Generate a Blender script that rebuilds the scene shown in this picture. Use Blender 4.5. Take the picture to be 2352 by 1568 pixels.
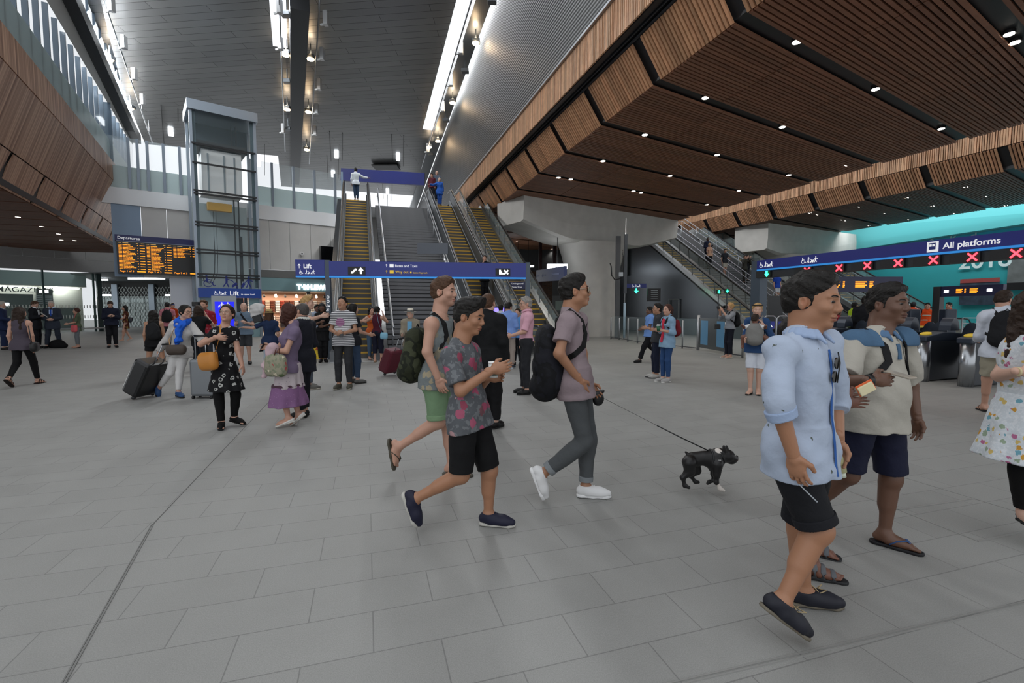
import bpy, math, random
import numpy as np
from mathutils import Vector, Matrix
for o in list(bpy.data.objects): bpy.data.objects.remove(o, do_unlink=True)
SC = bpy.context.scene
COL = SC.collection
# ---------------- camera, sky, exposure ----------------
F, CX, CY, W, H = 1090.0, 1176.0, 784.0, 2352.0, 1568.0
EYE = 1.57
PITCH = math.atan(74.0 / F)
cd = bpy.data.cameras.new('camera'); cam = bpy.data.objects.new('camera', cd); COL.objects.link(cam)
cd.sensor_fit = 'HORIZONTAL'; cd.sensor_width = 36.0; cd.lens = 36.0 * F / W
cd.clip_start = 0.05; cd.clip_end = 400
cam.location = (0, 0, EYE); cam.rotation_euler = (math.pi / 2 - PITCH, 0, 0)
SC.camera = cam
w = bpy.data.worlds.new('sky'); SC.world = w; w.use_nodes = True
bg = w.node_tree.nodes['Background']; bg.inputs[0].default_value = (0.93, 0.96, 1.0, 1); bg.inputs[1].default_value = 1.05
SC.view_settings.view_transform = 'Standard'; SC.view_settings.look = 'None'
SC.view_settings.gamma = 1.0; SC.view_settings.use_curve_mapping = False
SC.view_settings.exposure = 0.2
cy = SC.cycles
cy.max_bounces = 5; cy.diffuse_bounces = 3; cy.glossy_bounces = 2; cy.transmission_bounces = 3; cy.transparent_max_bounces = 12
cy.caustics_reflective = False; cy.caustics_refractive = False
cy.use_denoising = True; cy.use_adaptive_sampling = True; cy.adaptive_threshold = 0.03
cy.sample_clamp_indirect = 4.0

def daylight(loc, size, power, rot, name='rooflight'):   # daylight through the glazed roof strips, plus one lamp added over the hoarding
    l = bpy.data.lights.new(name, 'AREA'); l.shape = 'RECTANGLE'; l.size, l.size_y = size; l.energy = power; l.color = (.95, .98, 1.0)
    o = bpy.data.objects.new(name, l); COL.objects.link(o); o.location = loc; o.rotation_euler = rot; return o
daylight((-2.6, 27.5, 17.2), (1.2, 18), 3000, (0, 0, math.radians(17.5)))
daylight((-12.2, 24.0, 17.2), (1.0, 6), 1500, (0, 0, math.radians(24)))
daylight((-22.3, 27.5, 15.0), (1.6, 20), 3200, (math.radians(0), math.radians(-55), math.radians(30.6)), 'clerestory_daylight')
daylight((28.5, 25.5, 8.4), (1.6, 22), 600, (0, 0, math.radians(20)))  # added area light above an opened gap in the deck, brightening the teal hoarding

CP, SP = math.cos(PITCH), math.sin(PITCH)
def ray(px, py):
    u = (px - CX) / F; v = (CY - py) / F
    return Vector((u, CP + v * SP, v * CP - SP))
def at(px, py, Y):
    r = ray(px, py); t = Y / r.y
    return Vector((r.x * t, Y, EYE + r.z * t))
def on_z(px, py, z=0.0):
    r = ray(px, py); t = (z - EYE) / r.z
    return Vector((r.x * t, r.y * t, z))
def azd(a):
    a = math.radians(a); return Vector((math.sin(a), math.cos(a), 0))
def azn(a):
    a = math.radians(a); return Vector((math.cos(a), -math.sin(a), 0))
Z = Vector((0, 0, 1))
def V(*a): return Vector(a)

# ---------------- materials ----------------
def lin(c):
    if isinstance(c, str):
        c = tuple(int(c[i:i + 2], 16) / 255 for i in (0, 2, 4))
    return tuple(((x / 12.92) if x <= .04045 else ((x + .055) / 1.055) ** 2.4) for x in c[:3]) + (1,)
_mc = {}
def mat(key, col=None, rough=.6, metal=0., emit=None, estr=0., alpha=1., trans=0., noise=0., nscale=8., bump=0., attr=False, spec=None, coat=0.):
    if key in _mc: return _mc[key]
    m = bpy.data.materials.new(key); m.use_nodes = True; _mc[key] = m
    nt = m.node_tree; b = nt.nodes['Principled BSDF']
    c = lin(col or '888888')
    b.inputs['Base Color'].default_value = c
    b.inputs['Roughness'].default_value = rough; b.inputs['Metallic'].default_value = metal
    if spec is not None: b.inputs['Specular IOR Level'].default_value = spec
    if coat: b.inputs['Coat Weight'].default_value = coat
    if emit: b.inputs['Emission Color'].default_value = lin(emit); b.inputs['Emission Strength'].default_value = estr
    if alpha < 1: b.inputs['Alpha'].default_value = alpha
    if trans: b.inputs['Transmission Weight'].default_value = trans
    src = None
    if attr:
        a = nt.nodes.new('ShaderNodeVertexColor'); a.layer_name = 'Col'
        src = a.outputs['Color']; nt.links.new(src, b.inputs['Base Color'])
    if noise or bump:
        tc = nt.nodes.new('ShaderNodeTexCoord'); n = nt.nodes.new('ShaderNodeTexNoise')
        n.inputs['Scale'].default_value = nscale; n.inputs['Detail'].default_value = 4
        nt.links.new(tc.outputs['Object'], n.inputs['Vector'])
        if noise:
            hs = nt.nodes.new('ShaderNodeHueSaturation'); mr = nt.nodes.new('ShaderNodeMapRange')
            mr.inputs[1].default_value = .25; mr.inputs[2].default_value = .75
            mr.inputs[3].default_value = 1 - noise; mr.inputs[4].default_value = 1 + noise
            nt.links.new(n.outputs['Fac'], mr.inputs[0]); nt.links.new(mr.outputs[0], hs.inputs['Value'])
            if src: nt.links.new(src, hs.inputs['Color'])
            else: hs.inputs['Color'].default_value = c
            nt.links.new(hs.outputs[0], b.inputs['Base Color'])
        if bump:
            bp = nt.nodes.new('ShaderNodeBump'); bp.inputs['Strength'].default_value = bump; bp.inputs['Distance'].default_value = .02
            nt.links.new(n.outputs['Fac'], bp.inputs['Height']); nt.links.new(bp.outputs[0], b.inputs['Normal'])
    return m
def nd(m, kind, **kw):
    n = m.node_tree.nodes.new(kind)
    for k, v in kw.items(): setattr(n, k, v)
    return n
def lk(m, a, b): m.node_tree.links.new(a, b)

# ---------------- mesh builder ----------------
def org(p):
    while p is not None:
        if '_o' in p: return Vector(p['_o'])
        p = p.parent
    return V(0, 0, 0)
class MB:
    def __init__(s): s.v = []; s.f = []; s.c = []; s.m = []
    def add(s, vs, fs, col=(1, 1, 1), mi=0):
        o = len(s.v); s.v += [tuple(v) for v in vs]
        for f in fs: s.f.append([i + o for i in f]); s.c.append(col); s.m.append(mi)
        return s
    def hexa(s, p, col=(1, 1, 1), mi=0):     # 8 corners: 4 bottom, 4 top
        return s.add(p, [(0, 3, 2, 1), (4, 5, 6, 7), (0, 1, 5, 4), (1, 2, 6, 5), (2, 3, 7, 6), (3, 0, 4, 7)], col, mi)
    def box(s, c, size, ax=None, ay=None, col=(1, 1, 1), mi=0, az=None):
        c = Vector(c); x = (Vector(ax) if ax is not None else V(1, 0, 0)).normalized()
        y = Vector(ay).normalized() if ay is not None else (Vector(az).cross(x).normalized() if az is not None else Z.cross(x).normalized())
        z = x.cross(y)
        a, b, d = x * size[0] / 2, y * size[1] / 2, z * size[2] / 2
        return s.hexa([c - a - b - d, c + a - b - d, c + a + b - d, c - a + b - d, c - a - b + d, c + a - b + d, c + a + b + d, c - a + b + d], col, mi)
    def bar(s, a, b, wd, ht=None, up=Z, col=(1, 1, 1), mi=0):
        a, b = Vector(a), Vector(b); ht = ht or wd; d = b - a; L = d.length
        if L < 1e-6: return s
        d = d / L; side = d.cross(Vector(up))
        if side.length < 1e-4: side = d.cross(V(1, 0, 0))
        side.normalize()
        return s.box((a + b) / 2, (L, wd, ht), d, side, col, mi)
    def prism(s, poly, ext, col=(1, 1, 1), mi=0):   # polygon points and an extrusion vector
        n = len(poly); p = [Vector(q) for q in poly]; e = Vector(ext)
        fs = [tuple(range(n))[::-1], tuple(range(n, 2 * n))] + [(i, (i + 1) % n, n + (i + 1) % n, n + i) for i in range(n)]
        return s.add(p + [q + e for q in p], fs, col, mi)
    def tube(s, path, r, n=8, col=(1, 1, 1), mi=0, cap=True, flat=1.0, up=Z):
        P = [Vector(p) for p in path]; rr = r if isinstance(r, (list, tuple)) else [r] * len(P)
        base = len(s.v); vs = []
        for i, p in enumerate(P):
            d = (P[min(i + 1, len(P) - 1)] - P[max(i - 1, 0)]).normalized()
            a = d.cross(Vector(up))
            if a.length < 1e-3: a = d.cross(V(1, 0, 0))
            a.normalize(); b = a.cross(d)
            for k in range(n):
                t = 2 * math.pi * k / n
                vs.append(p + a * math.cos(t) * rr[i] + b * math.sin(t) * rr[i] * flat)
        fs = []
        for i in range(len(P) - 1):
            for k in range(n):
                fs.append((i * n + k, i * n + (k + 1) % n, (i + 1) * n + (k + 1) % n, (i + 1) * n + k))
        if cap: fs.append(tuple(range(n))[::-1]); fs.append(tuple((len(P) - 1) * n + k for k in range(n)))
        return s.add(vs, fs, col, mi)
    def disc(s, c, r, nrm=Z, n=16, col=(1, 1, 1), mi=0, th=.01):
        c = Vector(c); nrm = Vector(nrm).normalized()
        return s.tube([c - nrm * th / 2, c + nrm * th / 2], r, n, col, mi)
    def build(s, name, mats, parent=None, smooth=False, origin=None, bevel=0):
        me = bpy.data.meshes.new(name)
        O = Vector(origin) if origin is not None else org(parent)
        me.from_pydata([tuple(Vector(v) - O) for v in s.v], [], s.f)
        mats = mats if isinstance(mats, (list, tuple)) else [mats]
        for m in mats: me.materials.append(m)
        me.polygons.foreach_set('material_index', s.m)
        if any(c != (1, 1, 1) for c in s.c):
            ca = me.color_attributes.new('Col', 'FLOAT_COLOR', 'CORNER')
            arr = []
            for p, c in zip(me.polygons, s.c): arr += (list(c) + [1]) * p.loop_total
            ca.data.foreach_set('color', arr)
        if smooth: me.polygons.foreach_set('use_smooth', [True] * len(me.polygons))
        me.update()
        o = bpy.data.objects.new(name, me); COL.objects.link(o)
        if parent is not None: o.parent = parent
        else: o.location = O
        if bevel:
            b = o.modifiers.new('bevel', 'BEVEL'); b.width = bevel; b.segments = 2; b.limit_method = 'ANGLE'
        return o
def tag(o, label=None, cat=None, group=None, kind=None):
    if label: o['label'] = label
    if cat: o['category'] = cat
    if group: o['group'] = group
    if kind: o['kind'] = kind
    return o
def root(name, loc, label, cat, group=None):
    o = bpy.data.objects.new(name, None); COL.objects.link(o); o.location = loc; o['_o'] = tuple(loc)
    o.empty_display_size = .1
    return tag(o, label, cat, group)
def struct(mb, name, m, smooth=False, label=None):
    o = mb.build(name, m, None, smooth); o['kind'] = 'structure'
    if label: o['label'] = label
    return o
def copy_tree(src, loc, label, cat=None, group=None, rz=0):
    c = src.copy(); COL.objects.link(c); c.location = loc; c['_o'] = tuple(loc); c['label'] = label
    c.rotation_euler = (0, 0, rz)
    if group: c['group'] = group
    for ch in list(src.children):
        k = ch.copy(); COL.objects.link(k); k.parent = c
        for g in ch.children:
            q = g.copy(); COL.objects.link(q); q.parent = k
    return c
def text_mesh(name, s, loc, size, right, up, m, parent=None, align='LEFT', ext=.004, bold=0., sx=1.):
    cu = bpy.data.curves.new('lettering', 'FONT'); cu.body = s; cu.size = size; cu.align_x = align; cu.extrude = ext / size * size; cu.offset = bold
    to = bpy.data.objects.new('lettering', cu)
    COL.objects.link(to)
    dg = bpy.context.evaluated_depsgraph_get()
    me = bpy.data.meshes.new_from_object(to.evaluated_get(dg))
    bpy.data.objects.remove(to); bpy.data.curves.remove(cu)
    r = Vector(right).normalized(); u = Vector(up).normalized(); n = r.cross(u)
    O = org(parent)
    L = Vector(loc) - O
    for v in me.vertices:
        c = v.co.copy(); v.co = L + r * c.x * sx + u * c.y + n * c.z
    me.materials.clear(); me.materials.append(m); me.name = name
    o = bpy.data.objects.new(name, me); COL.objects.link(o)
    if parent is not None: o.parent = parent
    return o
def spot(name, loc, target, power, size=60, col=(1, .9, .78), r=.06, parent=None, blend=.6):
    l = bpy.data.lights.new(name, 'SPOT'); l.energy = power; l.spot_size = math.radians(size); l.spot_blend = blend; l.color = col; l.shadow_soft_size = r
    o = bpy.data.objects.new(name, l); COL.objects.link(o)
    d = Vector(target) - Vector(loc); o.rotation_euler = d.to_track_quat('-Z', 'Y').to_euler()
    if parent is not None:
        o.parent = parent; o.location = Vector(loc) - Vector(parent['_o'])
    else: o.location = loc
    return o
ORD = ['first', 'second', 'third', 'fourth', 'fifth', 'sixth', 'seventh', 'eighth', 'ninth', 'tenth', 'eleventh', 'twelfth', 'thirteenth', 'fourteenth', 'fifteenth', 'sixteenth', 'seventeenth', 'eighteenth']
RND = random.Random(7)
# ---------------- setting: floor, viaducts, roof, walls ----------------
D1, N1 = azd(-17.5), azn(-17.5)
def P1(e, s, z): return N1 * e + D1 * s + Z * z
D2, N2 = azd(-20), azn(-20)
def P2(e, s, z): return N2 * e + D2 * s + Z * z
D3, N3 = azd(-30.6), -azn(-30.6)
def P3(e, s, z): return N3 * e + D3 * s + Z * z

# floor: granite slabs
mfl = mat('granite_floor', '858585', .55)
b = mfl.node_tree.nodes['Principled BSDF']
tc = nd(mfl, 'ShaderNodeTexCoord'); mp = nd(mfl, 'ShaderNodeMapping'); mp.inputs['Rotation'].default_value = (0, 0, math.radians(-17))
br = nd(mfl, 'ShaderNodeTexBrick'); br.offset = .5; br.inputs['Scale'].default_value = 1
br.inputs['Brick Width'].default_value = .62; br.inputs['Row Height'].default_value = .31
br.inputs['Mortar Size'].default_value = .0035; br.inputs['Mortar Smooth'].default_value = .3; br.inputs['Bias'].default_value = 0
br.inputs['Color1'].default_value = lin('8b8b88'); br.inputs['Color2'].default_value = lin('878784'); br.inputs['Mortar'].default_value = lin('70706e')
n1 = nd(mfl, 'ShaderNodeTexNoise'); n1.inputs['Scale'].default_value = 190; n1.inputs['Detail'].default_value = 3
n2 = nd(mfl, 'ShaderNodeTexNoise'); n2.inputs['Scale'].default_value = .7; n2.inputs['Detail'].default_value = 5
n3 = nd(mfl, 'ShaderNodeTexNoise'); n3.inputs['Scale'].default_value = 3.1; n3.inputs['Detail'].default_value = 6
mx = nd(mfl, 'ShaderNodeMix', data_type='RGBA', blend_type='MULTIPLY'); mx.inputs[0].default_value = 1
ma = nd(mfl, 'ShaderNodeMath', operation='MULTIPLY_ADD'); ma.inputs[1].default_value = .75; ma.inputs[2].default_value = .62
mb_ = nd(mfl, 'ShaderNodeMath', operation='MULTIPLY_ADD'); mb_.inputs[1].default_value = .35; mb_.inputs[2].default_value = -.17
mc_ = nd(mfl, 'ShaderNodeMath', operation='ADD'); md_ = nd(mfl, 'ShaderNodeMath', operation='MULTIPLY_ADD'); md_.inputs[1].default_value = .22; 
lk(mfl, tc.outputs['Object'], mp.inputs['Vector']); lk(mfl, mp.outputs[0], br.inputs['Vector'])
for n_ in (n1, n2, n3): lk(mfl, tc.outputs['Object'], n_.inputs['Vector'])
lk(mfl, n1.outputs['Fac'], ma.inputs[0]); lk(mfl, n2.outputs['Fac'], mb_.inputs[0])
lk(mfl, ma.outputs[0], mc_.inputs[0]); lk(mfl, mb_.outputs[0], mc_.inputs[1])
lk(mfl, n3.outputs['Fac'], md_.inputs[0]); lk(mfl, mc_.outputs[0], md_.inputs[2])
cb = nd(mfl, 'ShaderNodeCombineColor'); [lk(mfl, md_.outputs[0], cb.inputs[i]) for i in range(3)]
lk(mfl, br.outputs['Color'], mx.inputs[6]); lk(mfl, cb.outputs[0], mx.inputs[7]); lk(mfl, mx.outputs[2], b.inputs['Base Color'])
rr = nd(mfl, 'ShaderNodeMapRange'); rr.inputs[3].default_value = .42; rr.inputs[4].default_value = .68
lk(mfl, n3.outputs['Fac'], rr.inputs[0]); lk(mfl, rr.outputs[0], b.inputs['Roughness'])
g = MB(); g.box((0, 28, -.1), (150, 84, .2)); struct(g, 'floor', mfl, label='grey granite slab floor of the concourse')

steel = mat('stainless_steel', 'b0b3b7', .38, 1.0)
steel_r = mat('brushed_steel', 'a9acb0', .42, .9, noise=.06, nscale=3)
dark = mat('dark_paint', '17181a', .5)
slotm = mat('slot_black', '1b1d20', .45)
grey_m = mat('dark_grey_metal', '4a4e53', .45, .3)
mid_m = mat('mid_grey_metal', '6f757b', .45, .3)
white_e = mat('lamp_white', 'ffffff', .5, emit='fff6e8', estr=9)
tube_e = mat('tube_white', 'ffffff', .5, emit='f4faff', estr=6)
warm_e = mat('flood_warm', 'ffffff', .5, emit='ffd9a8', estr=60)

# metal strips let into the floor
def strip(name, pts, wd, m, dbl=0, z=.002):
    g = MB()
    for a, c in zip(pts[:-1], pts[1:]):
        a = V(a.x, a.y, z); c = V(c.x, c.y, z)
        if dbl:
            sd = (c - a).normalized().cross(Z) * dbl
            g.bar(a + sd, c + sd, wd, .004); g.bar(a - sd, c - sd, wd, .004)
        else: g.bar(a, c, wd, .004)
    struct(g, name, m)
jm = mat('floor_joint_dark', '747472', .6); jl = mat('floor_joint_light', 'a3a3a0', .4, .4)
strip('trim_1', [on_z(95, 1660), on_z(350, 1205)], .006, jm, .006)
strip('trim_2', [on_z(350, 1205), on_z(620, 920), on_z(700, 835)], .006, jm)
strip('trim_3', [on_z(1500, 1582), on_z(2352, 1385), on_z(2700, 1300)], .006, jl, .008)
strip('trim_4', [on_z(1925, 1118), on_z(2062, 1170), on_z(2246, 1243), on_z(2380, 1215)], .012, jl)
strip('trim_5', [on_z(2062, 1171), on_z(2237, 1145)], .012, jl)
strip('trim_6', [on_z(1925, 1117), on_z(2081, 1098), on_z(2237, 1145), on_z(2345, 1178)], .008, jl)

# timber slats
woodm = mat('timber_slat', 'a06a4a', .55, attr=True, noise=.16, nscale=5)
def wood(base, v=.22):
    k = 1 + RND.uniform(-v, v); h = RND.uniform(-.04, .04)
    c = lin(base)
    return (c[0] * k, c[1] * k * (1 + h), c[2] * k * (1 + h))
ED = dict(s0=2, s1=34)
def slot_s(k, e): return 7.97 + 2.8 * k + .26 * (e - 7.24)
def side_fascia(P, Nn, e0, s0, s1, lab, zb=8.3, zt=9.3, dirn=1, slat=.085):
    # vertical slatted fascia at e0
    g = MB(); s = s0
    while s < s1:
        wv = slat * RND.choice((.5, .62, .62, .78))
        a = P(e0, s, zb); c = P(e0, s + wv, zb)
        g.hexa([a, c, c + Nn * .05 * dirn, a + Nn * .05 * dirn] + [q + Z * (zt - zb) for q in (a, c, c + Nn * .05 * dirn, a + Nn * .05 * dirn)], wood('c99c78', .28))
        s += slat
    struct(g, 'trim_7', woodm, label=lab)
    g = MB(); g.hexa([P(e0 + .07 * dirn, s0, zb - .02), P(e0 + .07 * dirn, s1, zb - .02), P(e0 + .2 * dirn, s1, zb - .02), P(e0 + .2 * dirn, s0, zb - .02)] + [P(e0 + .07 * dirn, s0, zt + .1), P(e0 + .07 * dirn, s1, zt + .1), P(e0 + .2 * dirn, s1, zt + .1), P(e0 + .2 * dirn, s0, zt + .1)])
    struct(g, 'trim_8', slotm)
def slat_run(g, p0, p1, wd, th, up, col):
    g.bar(p0, p1, wd, th, up, col)

# ---- viaduct 1 (over the right half) ----
side_fascia(P1, N1, 6.18, 1.0, 33.5, 'slatted timber fascia along the edge of the big right deck')
g = MB(); g.bar(P1(6.14, 1, 9.32), P1(6.14, 33.5, 9.32), .09, .07); struct(g, 'trim_9', steel_r)
g = MB()   # dark closing plates behind everything
g.add([P1(6.2, -6, 8.34), P1(6.2, 33.5, 8.34), P1(6.75, 33.5, 8.34), P1(6.75, -6, 8.34)], [(0, 1, 2, 3)])
g.add([P1(6.66, -6, 8.34), P1(6.66, 33.5, 8.34), P1(7.3, 33.5, 7.38), P1(7.3, -6, 7.38)], [(0, 1, 2, 3)])
g.hexa([P1(7.27, -6, 7.36), P1(7.27, 52, 7.36), P1(19.6, 52, 7.36), P1(19.6, -6, 7.36), P1(7.27, -6, 7.5), P1(7.27, 52, 7.5), P1(19.6, 52, 7.5), P1(19.6, -6, 7.5)])
g.hexa([P1(6.5, -6, 8.5), P1(6.5, 52, 8.5), P1(19.6, 52, 8.5), P1(19.6, -6, 8.5), P1(6.5, -6, 8.7), P1(6.5, 52, 8.7), P1(19.6, 52, 8.7), P1(19.6, -6, 8.7)])
g.add([P1(19.6, -6, 7.36), P1(19.6, 52, 7.36), P1(19.6, 52, 9), P1(19.6, -6, 9)], [(0, 1, 2, 3)])
struct(g, 'ceiling', slotm, label='dark void plates above the slatted deck soffit')
g = MB(); g.bar(P1(6.62, 1, 8.27), P1(6.62, 33.5, 8.27), .05, .05); g.bar(P1(6.5, 1, 8.31), P1(6.5, 33.5, 8.31), .02, .04)
struct(g, 'trim_10', grey_m)
for k in range(-3, 10):          # slanted edge panels, one thing per bay
    sa, sb = slot_s(k, 7.24) + .17, slot_s(k + 1, 7.24) - .17
    if sb > 33.4 or sa < -1: continue
    g = MB(); s = sa
    while s < sb - .03:
        q = min(.075, sb - s)
        g.bar(P1(7.24, s + q / 2, 7.3), P1(6.63, s + q / 2, 8.22), .07, .05, N1, wood('bd8d69', .28)); s += .118
    struct(g, 'trim_11', woodm)
SL = MB()
for k in range(-4, 15):
    for j in range(20):
        f0 = (.17 + j * .123) / 2.8
        cuts = [7.24, 9.6 + .5 * (k % 2), 12.4 + .4 * (k % 3), 15.2 - .3 * (k % 2), 17.6 + .3 * (k % 2), 19.6]
        for c0, c1 in zip(cuts[:-1], cuts[1:]):
            e0, e1 = c0 + .02, c1 - .01
            s0 = slot_s(k + f0, e0); s1 = slot_s(k + f0, e1)
            if max(s0, s1) > 52: continue
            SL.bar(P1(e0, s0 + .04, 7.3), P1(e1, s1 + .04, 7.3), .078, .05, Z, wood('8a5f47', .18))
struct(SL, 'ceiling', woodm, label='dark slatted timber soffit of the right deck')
# ---- viaduct 2 ----
side_fascia(P2, N2, 25.57, 4, 40, 'slatted timber fascia of the far right deck', 8.2, 9.4)
g = MB()
g.add([P2(25.62, -2, 8.24), P2(25.62, 40, 8.24), P2(26.3, 40, 7.36), P2(26.3, -2, 7.36)], [(0, 1, 2, 3)])
g.hexa([P2(26.2, -2, 7.36), P2(26.2, 50, 7.36), P2(35.2, 50, 7.36), P2(35.2, -2, 7.36), P2(26.2, -2, 7.5), P2(26.2, 50, 7.5), P2(35.2, 50, 7.5), P2(35.2, -2, 7.5)])
struct(g, 'ceiling', slotm)
def slot2(k, e): return 9.0 + 2.8 * k + .22 * (e - 26.2)
for k in range(-2, 11):
    sa, sb = slot2(k, 26.2) + .2, slot2(k + 1, 26.2) - .2
    g = MB(); s = sa
    while s < sb - .03:
        g.bar(P2(26.2, s + .04, 7.3), P2(25.59, s + .04, 8.16), .072, .05, N2, wood('c29270', .3)); s += .118
    struct(g, 'trim_12', woodm)
SL = MB()
for k in range(-3, 12):
    for j in range(19):
        f0 = (.2 + j * .128) / 2.8
        for c0, c1 in ((26.2, 30.1), (30.13, 34), (34.03, 35.1)):
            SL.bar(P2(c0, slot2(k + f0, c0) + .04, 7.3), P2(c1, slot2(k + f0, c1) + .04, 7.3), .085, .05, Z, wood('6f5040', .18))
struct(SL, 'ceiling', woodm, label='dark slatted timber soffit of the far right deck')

# ---- left deck edge (smooth timber panels) ----
lw = mat('timber_panel', 'a5785e', .5)
b = lw.node_tree.nodes['Principled BSDF']; tc = nd(lw, 'ShaderNodeTexCoord'); mp = nd(lw, 'ShaderNodeMapping')
mp.inputs['Rotation'].default_value = (0, 0, math.radians(-30.6)); mp.inputs['Scale'].default_value = (.05, 9, .05)
n_ = nd(lw, 'ShaderNodeTexNoise'); n_.inputs['Scale'].default_value = 1.6; n_.inputs['Detail'].default_value = 3
cr = nd(lw, 'ShaderNodeValToRGB'); cr.color_ramp.elements[0].position = .33; cr.color_ramp.elements[0].color = lin('7a5342'); cr.color_ramp.elements[1].position = .68; cr.color_ramp.elements[1].color = lin('cba58c')
lk(lw, tc.outputs['Object'], mp.inputs[0]); lk(lw, mp.outputs[0], n_.inputs['Vector']); lk(lw, n_.outputs['Fac'], cr.inputs[0]); lk(lw, cr.outputs[0], b.inputs['Base Color'])
S0, S1 = 8, 40.3
def panel(a, c, d_, e_, th, name='trim_13', m=None):
    n_ = (Vector(c) - Vector(a)).cross(Vector(d_) - Vector(a)).normalized() * th
    g = MB(); p = [Vector(q) for q in (a, c, d_, e_)]
    g.hexa(p + [q + n_ for q in p]); return struct(g, name, m or lw)
panel(P3(5.05, S0, 8.3), P3(5.05, S1, 8.3), P3(5.05, S1, 9.3), P3(5.05, S0, 9.3), -.06)
panel(P3(5.80, S0, 6.56), P3(5.80, S1, 6.56), P3(5.06, S1, 8.27), P3(5.06, S0, 8.27), -.05)
bw = 3.1
for i in range(10):
    s0 = 12.3 + i * bw
    if s0 + bw > S1 + .1: break
    panel(P3(6.25, s0, 5.5), P3(6.25, s0 + bw - .3, 5.5), P3(5.81, s0 + bw - .3, 6.52), P3(5.81, s0, 6.52), -.05)
g = MB(); g.add([P3(6.35, S0, 5.52), P3(6.35, S1, 5.52), P3(5.9, S1, 6.55), P3(5.9, S0, 6.55)], [(0, 1, 2, 3)])
g.add([P3(5.05, S1, 9.3), P3(5.05, S1, 8.3), P3(5.8, S1, 6.56), P3(6.25, S1, 5.5), P3(16, S1, 5.5), P3(16, S1, 9.3)], [(0, 1, 2, 3, 4, 5)])
struct(g, 'trim_14', grey_m)
SL = MB()
for k in range(0, 17):
    s0 = 8 + 2.05 * k
    for j in range(12):
        a = s0 + .12 + j * .158
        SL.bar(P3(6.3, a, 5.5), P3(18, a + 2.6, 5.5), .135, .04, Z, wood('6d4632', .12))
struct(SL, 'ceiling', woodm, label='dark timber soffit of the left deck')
g = MB(); g.hexa([P3(6.2, S0, 5.56), P3(6.2, S1, 5.56), P3(20, S1 + 3, 5.56), P3(20, S0, 5.56), P3(5.2, S0, 8.9), P3(5.2, S1, 8.9), P3(20, S1 + 3, 8.9), P3(20, S0, 8.9)])
struct(g, 'ceiling', slotm)

# upper level glazing above the left deck
clear = mat('clear_glass', 'd5e6ec', .03, 0, alpha=.16, spec=.6)
frost = mat('frosted_glass', 'cfdcdc', .25, 0)
b = frost.node_tree.nodes['Principled BSDF']; tr_ = nd(frost, 'ShaderNodeBsdfTranslucent'); tr_.inputs[0].default_value = lin('dbe8ea'); ms_ = nd(frost, 'ShaderNodeMixShader'); ms_.inputs[0].default_value = .6
lk(frost, b.outputs[0], ms_.inputs[1]); lk(frost, tr_.outputs[0], ms_.inputs[2]); lk(frost, ms_.outputs[0], frost.node_tree.nodes['Material Output'].inputs[0])
mull = mat('mullion_grey', '6e7f90', .35, .5)
gl = root('glazed_screen', P3(5.25, 24, 9.3), 'tall glass screen with grey mullions above the left timber edge', 'glass wall')
g = MB(); g.hexa([P3(5.2, S0, 9.3), P3(5.2, S1, 9.3), P3(5.22, S1, 9.3), P3(5.22, S0, 9.3), P3(5.2, S0, 10.5), P3(5.2, S1, 10.5), P3(5.22, S1, 10.5), P3(5.22, S0, 10.5)]); g.build('frosted_panel', frost, gl)
g = MB(); g.hexa([P3(5.2, S0, 10.52), P3(5.2, S1, 10.52), P3(5.22, S1, 10.52), P3(5.22, S0, 10.52), P3(5.2, S0, 12.4), P3(5.2, S1, 12.4), P3(5.22, S1, 12.4), P3(5.22, S0, 12.4)]); g.build('clear_pane', clear, gl)
s = 12.0; i = 0
mb1 = MB(); mb1.box((0, 0, 1.55), (.07, .16, 3.1), D3, N3); 
mo = None
while s < S1:
    big = i in (6, 20)
    if mo is None: mo = mb1.build('mullion', mull, gl, origin=(0, 0, 0)); q = mo
    else: q = mo.copy(); COL.objects.link(q)
    q.parent = gl; q.location = P3(5.3, s, 9.3) - Vector(gl['_o'])
    if big: q.scale = (3.0, 1.6, 1)
    s += 1.05; i += 1
# inner wall of pale boards + blue columns behind the glass
pb = mat('pale_boards', 'b9bcbb', .6, noise=.04)
g = MB()
for i in range(14): g.hexa([P3(9 + dx, ss, 9.3 + i * .42) for dx, ss in ((0, 6), (0, S1), (.1, S1), (.1, 6))] + [P3(9 + dx, ss, 9.3 + i * .42 + .39) for dx, ss in ((0, 6), (0, S1), (.1, S1), (.1, 6))])
struct(g, 'wall_left', pb, label='pale boarded inner wall behind the upper glass')
cc = mat('blue_grey_column', '5d7484', .4, .2)
for i in range(9):
    g = MB(); g.box(P3(7.6, 14 + i * 3.1, 10.8), (.35, .5, 3.0), D3, N3)
    tag(g.build('column', cc, origin=P3(7.6, 14 + i * 3.1, 9.3)), 'blue-grey steel column behind the upper left glazing, %s from the camera end' % ORD[i], 'column', 'columns behind the upper glazing')
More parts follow.
